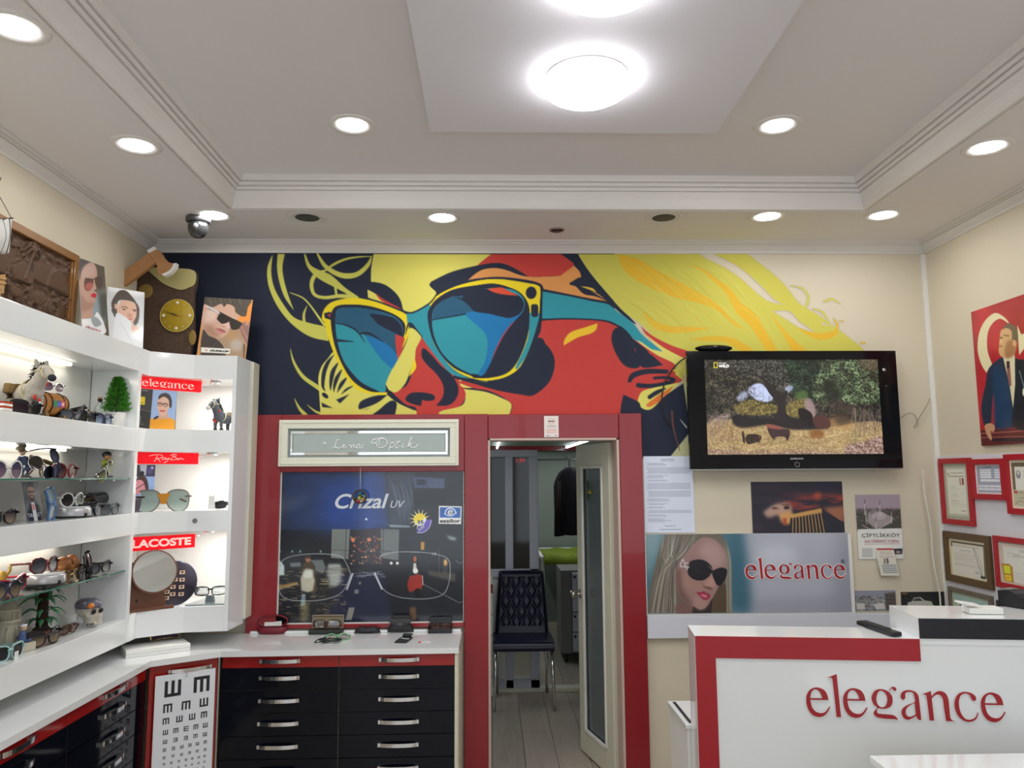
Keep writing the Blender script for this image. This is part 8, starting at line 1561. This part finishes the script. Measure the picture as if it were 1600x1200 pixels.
# oversized display sunglasses, built at their own size
q = hit(252, 801, Vector((-1.60, 3.80, 0)), sn); g_ = glasses('oversized clear aviator display sunglasses in the middle niche', 'avi', mat('smoky clear acetate', S(110, 106, 100), .15, coat=.5), LC, .262, (q.x+sn.x*.036-sd.x*.02, q.y+sn.y*.036-sd.y*.02, 1.4895), rz=math.atan2(sd.y, sd.x)-.12, group=None, temples='folded', tm=FBR)
b = MB(); b.prism([(-.030, -.006, .085), (.030, -.006, .085), (.018, -.006, .060), (.012, -.006, .035), (-.012, -.006, .035), (-.018, -.006, .060)], (0, .006, 0)); obj('amber_bridge', b, mat('amber acetate', S(196, 130, 30), .2, coat=.5), g_, .001)
p = Vector((-1.40, 3.93, 1.4895)); t = thing('price_stand', (-1.415, 3.95, 1.4895), 'small clear plastic stand with a round eyelet in the middle niche', 'stand', rz=.3); obj('stand_plate', MB().prism([(-.018, 0, 0), (.018, 0, 0), (.014, 0, .05), (.014, 0, .07), (-.014, 0, .07), (-.014, 0, .05)], (0, .003, 0)), mat('frosted plastic', S(214, 214, 212), .3, trans=.3), t, .001); b = MB(); b.tube([(.011*math.cos(a), .0015, .078+.012*math.sin(a)) for a in np.linspace(0, 2*PI, 21)[:-1]], .003, 6, closed=True, up=(0, 1, 0)); obj('eyelet_ring', b, m_whitem, t); obj('stand_foot', MB().box(-.024, .024, -.014, .018, 0, .003), m_whitem, t)
glasses('dark sunglasses lying at the right end of the middle niche', 'rect', FK, LK, .13, (-1.345, 3.97, 1.4895), rz=.1, pitch=-.35, group=None, temples='folded')
# round mirror on a wooden board
mp = Vector((-1.605, 3.775, 1.0305)); g = lambda u, v, d=0: hit(180+u/5.4545, 760+v/5.4545, mp-sn*0+sn*d, sn); t = thing('table_mirror', mp, 'round mirror mounted on a brown wooden stand in the bottom niche', 'mirror', rz=0)
mwd = mat('walnut board', S(110, 70, 52), .4, noise=.15, scale=12, coat=.2); a_ = g(70, 1080); zb = 1.0305
pl = [g(97, 605), g(140, 640), g(300, 700), g(430, 880), g(425, 1040)]; pl = [g(97, 605), g(160, 660), g(420, 860), g(430, 1000)]; loop = [Vector((pl[0].x, pl[0].y, zb+.01))]+pl+[Vector((pl[-1].x, pl[-1].y, zb+.01))]; obj('back_board', MB().prism(loop, -sn*.010), mwd, t, .001, world=True)
f0, f1 = g(68, 1000), g(485, 1000); obj('stand_ledge', MB().prism([Vector((q.x, q.y, zb)) for q in (f0, f1, f1+sn*.026, f0+sn*.026)], (0, 0, .012)), mwd, t, .003, world=True)
c0 = g(335, 727, .034); R_ = ((g(518, 727, .034)-g(152, 727, .034)).length)/2; Mm = Matrix((sd.normalized(), -sn, Vector((0, 0, 1)))).transposed().to_4x4()
Mt = Mm @ Matrix.Rotation(-.22, 4, 'X') @ Matrix.Rotation(-.15, 4, 'Z')
obj('mirror_rim', MB().lathe([(R_*.96, -.007), (R_*1.03, -.008), (R_*1.05, 0), (R_*1.03, .008), (.0001, .008)], c0, 48, axis='y', M=Mt), mwd, t, world=True); obj('mirror_glass', MB().prism([c0+Mt @ Vector((R_*.965*math.cos(a), -.0072, R_*.965*math.sin(a))) for a in np.linspace(0, 2*PI, 49)[:-1]], Mt.to_3x3() @ Vector((0, -.0008, 0))), mat('mirror glass', (.82, .84, .82), .03, 1, noise=0), t, world=True)
obj('rose_mark', MB().ball(g(180, 978, .001), .006, .002, .008), m_dark, t, world=True)
# dark disc of coloured contact lens samples
mp2 = Vector((-1.53, 3.895, 1.0305)); g2 = lambda u, v, d=0: hit(180+u/5.4545, 760+v/5.4545, mp2+sn*d, sn); c0 = g2(512, 828); R_ = (g2(682, 828)-c0).length*1.08
t = thing('lens_sample_disc', Vector((c0.x, c0.y, zb)), 'dark round board of printed eye samples behind the round mirror', 'display board'); obj('disc', MB().lathe([(.0001, -.003), (R_*.96, -.003), (R_, -.001), (R_, .004), (.0001, .004)], c0+Vector((0, 0, max(0, zb+R_+.001-c0.z))), 48, axis='y', M=Mm), mat('dark plum board', S(40, 34, 48), .35), t, world=True)
b = MB(); cc = c0+Vector((0, 0, max(0, zb+R_+.001-c0.z))); b.tube([cc+sd.normalized()*(R_*math.cos(a))+Vector((0, 0, R_*math.sin(a))) for a in np.linspace(0, 2*PI, 41)[:-1]], .0018, 6, closed=True); obj('disc_rim', b, mat('blue edge', S(60, 70, 120), .4), t, world=True)
for u, v in ((572, 732), (570, 795), (566, 857), (562, 918), (492, 857), (490, 918), (440, 900), (436, 952), (510, 795)):
    q = g2(u, v, .0035); dx = sd.normalized()*.0125; dz = Vector((0, 0, .0085)); c = Canvas(14, 10, q-dx+dz, dx*2, -dz*2, (206, 176, 150)); c.unit(14, 10); c.ell(7, 5, 3.6, 3, (70, 54, 50)); c.stroke([(2, 3.5), (7, 1.6), (12, 3.5)], 1, (90, 60, 50)); c.ell(7, 5, 1.4, 1.4, (20, 18, 20)); c.build('eye_sample', pm_paper, 1.15, .0006, parent=t)
p = Vector((-1.375, 3.955, zb)); tag(obj('glass_tray', MB().prism([(-1.49, 3.855, zb), (-1.29, 3.885, zb), (-1.30, 4.10, zb), (-1.47, 4.10, zb)], (0, 0, .007)), mat('grey green tray glass', S(120, 132, 136), .12, coat=.5), None, .001), 'grey glass tray under the black spectacles in the bottom niche', 'tray')
tag(obj('spectacle_rest', MB().prism([(-.022, 0, 0), (.022, 0, 0), (.016, 0, .032), (-.016, 0, .032)], (0, .02, 0)), mat('grey green tray glass'), None, .002), 'grey block holding the black spectacles in the bottom niche', 'stand'); bpy.data.objects['spectacle_rest'].location = (-1.40, 3.93, zb+.0075)
glasses('black rimmed clear spectacles on a grey block in the bottom niche', 'rect', FK, mat('clear demo lens', (.9, .94, .94), .03, trans=.9, noise=0), .15, (-1.388, 3.905, zb+.034), rz=.25, group=None, cat='spectacles', nm='spectacles')
q = ay(346, 925, 4.0); t = thing('shell_ornament', (-1.318, 4.0, zb), 'small ornament on a thin stem at the right of the bottom niche', 'ornament'); obj('stem', MB().tube([(0, 0, .004), (0, 0, .06)], .0015, 6), m_dark, t); obj('stem_base', MB().lathe([(.014, 0), (.012, .004), (.0001, .005)], n=16), m_dark, t); obj('shell', MB().ball((0, 0, .074), .014, .012, .016), mat('cream shell', S(190, 176, 150), .5, noise=.2), t); obj('shell_tip', MB().ball((0, 0, .093), .009, .009, .008), m_whitem, t)

# ------------------------------------------------------------------ on the worktop
cs = [(-1.706, 3.633), (-1.435, 3.785)]; d_ = Vector((cs[1][0]-cs[0][0], cs[1][1]-cs[0][1], 0)); n_ = Vector((-d_.y, d_.x, 0)).normalized()
t = thing('white_box', (cs[0][0]+d_.x/2, cs[0][1]+d_.y/2, ZC), 'flat white box on the worktop under the shelf corner', 'box'); P_ = [Vector((*cs[0], 0)), Vector((*cs[1], 0)), Vector((*cs[1], 0))+n_*.14, Vector((*cs[0], 0))+n_*.14]
P_[0] = P_[0]+Vector((0.05, -.0, 0)); P_[0] = Vector((-1.655, 3.625, 0)); P_[1] = Vector((-1.425, 3.775, 0)); d_ = P_[1]-P_[0]; n_ = Vector((-d_.y, d_.x, 0)).normalized(); P_[2] = P_[1]+n_*.15; P_[3] = P_[0]+n_*.15
obj('box_base', MB().prism([Vector((p.x, p.y, ZC+.0005)) for p in P_], (0, 0, .014)), m_whitem, t, .001, world=True); obj('box_lid', MB().prism([Vector((p.x, p.y, ZC+.0155)) for p in P_], (0, 0, .016)), m_whitem, t, .001, world=True)
q = az(262, 998, ZC+.034); glasses('gold trimmed purple sunglasses lying on the flat white box', 'oval', FG, LP, .14, (q.x, q.y-.01, ZC+.036), rz=math.atan2(d_.y, d_.x), pitch=-1.15, group=None, wire=True, temples='folded')
def czone(u, v, dz=0): p = az(u, v, ZC); return Vector((p.x, p.y, ZC+.0005+dz))
p = czone(425, 990); t = thing('glasses_case', p, 'open burgundy hard glasses case with white cloth strip', 'glasses case'); mbur = mat('burgundy leatherette', S(112, 24, 40), .45, noise=.1); w_, dp = .080, .032; b = MB(); vs = []; nu, nv = 28, 8
def shell(b, z0, up, thick, rx=w_, ry=dp, hh=.035):
    ring = lambda k, s: [(rx*s*math.copysign(abs(math.cos(a))**.8, math.cos(a)), ry*s*math.sin(a), z0+up*k) for a in np.linspace(0, 2*PI, 33)[:-1]]
    pr = [ring(0, .82), ring(hh*.25, .96), ring(hh, 1.0), ring(hh, .93), ring(hh*.3, .86), ring(hh*.12, .6)]; vs = [v for r_ in pr for v in r_]; m = 32
    b.add(vs, [(i*m+k, i*m+(k+1) % m, (i+1)*m+(k+1) % m, (i+1)*m+k) for i in range(len(pr)-1) for k in range(m)]+[tuple(range(m)), tuple((len(pr)-1)*m+k for k in range(m))[::-1]], 0, True)
b = MB(); shell(b, 0, 1, .003); obj('case_base', b, mbur, t); b = MB(); shell(b, 0, 1, .003, hh=.030); obj('case_lid', b, mbur, t, M=Matrix.Translation((0, .040, .034)) @ Matrix.Rotation(math.radians(98), 4, 'X') @ Matrix.Translation((0, .030, 0)))
b = MB(); b.lathe([(.074, 0), (.0001, -.001)], (0, .0, 0), 28, sy=.40); obj('lining', b, mat('black lining', (.01, .01, .011), .7), t, M=Matrix.Translation((0, .028, .062)) @ Matrix.Rotation(math.radians(98), 4, 'X')); obj('cloth_strip', MB().prism([(-.045, .012, .036), (.045, .014, .036), (.043, .016, .060), (0, .016, .056), (-.045, .016, .055)], (0, .003, 0)), m_whitem, t)
p = czone(510, 990); t = thing('glasses_case', p, 'open beige lined glasses case with white spectacles inside', 'glasses case'); b = MB(); b.box(-.088, .088, -.03, .03, 0, .022); obj('case_base', b, mat('dark green shell', S(40, 46, 42), .4), t, .005); b = MB(); b.box(-.080, .080, -.004, .006, -.0, .068); obj('case_lid', b, mat('beige velvet', S(140, 128, 104), .9, noise=.1), t, .004, M=TR((0, .034, .018), rx=-.18)); b = MB()
for q in ((-.080, .080, .064, .070), (-.080, .080, 0, .005), (-.082, -.077, 0, .07), (.077, .082, 0, .07)): b.box(q[0], q[1], -.012, .004, q[2], q[3])
obj('lid_rim', b, mat('taupe edge', S(150, 136, 124), .5), t, .002, M=TR((0, .034, .018), rx=-.18))
glasses('white templed clear spectacles inside the beige lined case', 'rect', FBR, mat('clear demo lens'), .14, (p.x, p.y-.012, p.z+.022), rz=0, pitch=-.2, group=None, cat='spectacles', nm='spectacles', temples='folded', tm=FW)
def pouch(u, v, label, w_, h_, brand=False):
    p = czone(u, v); t = thing('soft_glasses_case', p, label, 'glasses case'); b = MB(); N_ = 22; vs = []
    for i in range(N_+1):
        s = -1+2*i/N_; e_ = (1-abs(s)**3.2)**.6 if abs(s) < 1 else .0; 
        for k in range(12): a = 2*PI*k/12; vs.append((s*w_, .030*e_*math.cos(a)+.002, max(.0, h_*.5*e_*(1+math.sin(a))+.0)*(1-.22*math.cos(s*3.0)**2*(math.sin(a) > 0))))
    b.add(vs, [(i*12+k, i*12+(k+1) % 12, (i+1)*12+(k+1) % 12, (i+1)*12+k) for i in range(N_) for k in range(12)]+[tuple(range(12)), tuple(N_*12+k for k in range(12))], 0, True); obj('case_body', b, mat('black leatherette', (.022, .022, .026), .45, noise=.2), t); return t
t = pouch(574, 989, 'low black boat shaped glasses case in the middle of the worktop', .070, .036)
t = pouch(626, 988, 'tall black soft glasses case with folded flap', .072, .062); obj('flap', MB().prism(cr([(-.058, -.031, .058), (-.02, -.033, .036), (.0, -.034, .026), (.02, -.033, .036), (.058, -.031, .058), (.05, -.02, .072), (-.05, -.02, .072)], 3), (0, .006, 0)), mat('black leatherette'), t, .001); obj('case_lid', MB().box(-.05, .05, -.005, .03, .058, .085), mat('black leatherette'), t, .008); lettering('Ray-Ban', Vector((-.012, -.0352, .045)), (.024, 0, 0), (0, 0, .006), mat('silver lettering'), None, shear=.3).parent = t
p = czone(688, 988); t = thing('glasses_box', p, 'open black box with dark sunglasses inside at the right end of the worktop', 'glasses case'); b = MB(); b.box(-.062, .062, -.03, .03, 0, .004); b.box(-.062, .062, -.032, -.028, 0, .022); b.box(-.062, .062, .028, .032, 0, .040); b.box(-.062, -.058, -.028, .028, 0, .035); b.box(.058, .062, -.028, .028, 0, .035); obj('box_tray', b, m_dark, t, .001); obj('box_lid', MB().box(-.058, .058, -.003, .003, 0, .034), m_dark, t, .002, M=TR((0, .033, .038), rx=-.2))
glasses('dark red sunglasses lying in the open black box', 'oval', FBR, lensmat('dark red lens', S(40, 20, 24), S(84, 40, 44)), .108, (p.x, p.y-.008, p.z+.006), rz=0, pitch=-.35, group=None, temples='folded')
q = czone(527, 1002); glasses('pale green spectacles in front of the open beige case', 'oval', FGR, mat('clear demo lens'), .13, (q.x, q.y, q.z), rz=.2, pitch=-.8, group=None, cat='spectacles', nm='spectacles', temples='folded')
p = czone(512, 1003); b = MB(); r = random.Random(2); pts = []
for k in range(34): a = k*.78; R_ = .030+.014*math.sin(k*.9); pts.append((R_*1.5*math.cos(a)+.006*math.sin(k*2.1), R_*1.25*math.sin(a), .004+.009*abs(math.sin(k*1.3))))
b.tube(cr(pts, 4, False), .0028, 6); o = obj('neck_cord', b, m_cordk); o.location = p; tag(o, 'tangled black spectacle cord on the worktop', 'cord')
p = czone(631, 1001); t = thing('folded_pouch', p, 'small dark cloth pouch with white wave mark on the worktop', 'pouch', rz=-.18, s=1.35); obj('pouch_body', MB().box(-.022, .022, -.045, .04, 0, .006), mat('charcoal cloth', S(44, 46, 48), .8), t, .002); b = MB(); b.tube([(-.014, .01, .0065), (-.004, .004, .0065), (.008, -.002, .0065), (.020, 0, .0065)], .0015, 6); obj('wave_mark', b, FW, t); obj('pouch_flap', MB().box(-.016, .02, .03, .055, .0065, .016), mat('charcoal cloth'), t, .004); obj('clasp', MB().ball((.022, .035, .012), .006, .005, .003), m_chrome, t)
p0_ = czone(652, 1004); c = Canvas(60, 30, (p0_.x, p0_.y+.022, ZC+.0018), (.062, -.001, 0), (.004, -.040, 0), (212, 214, 218)); c.unit(60, 30); c.poly([(0, 28), (6, 2), (16, 4), (14, 10), (22, 16), (8, 30)], (190, 40, 50)); c.stroke([(14, 12), (24, 8), (40, 10)], 2, (60, 60, 70)); c.lines(30, 50, [18, 22], 1.2, (140, 144, 150)); c.n = Vector((0, 0, 1)); fin(c, 'business_card', 'white and red card lying at the right end of the worktop', 'card', thick=.001)
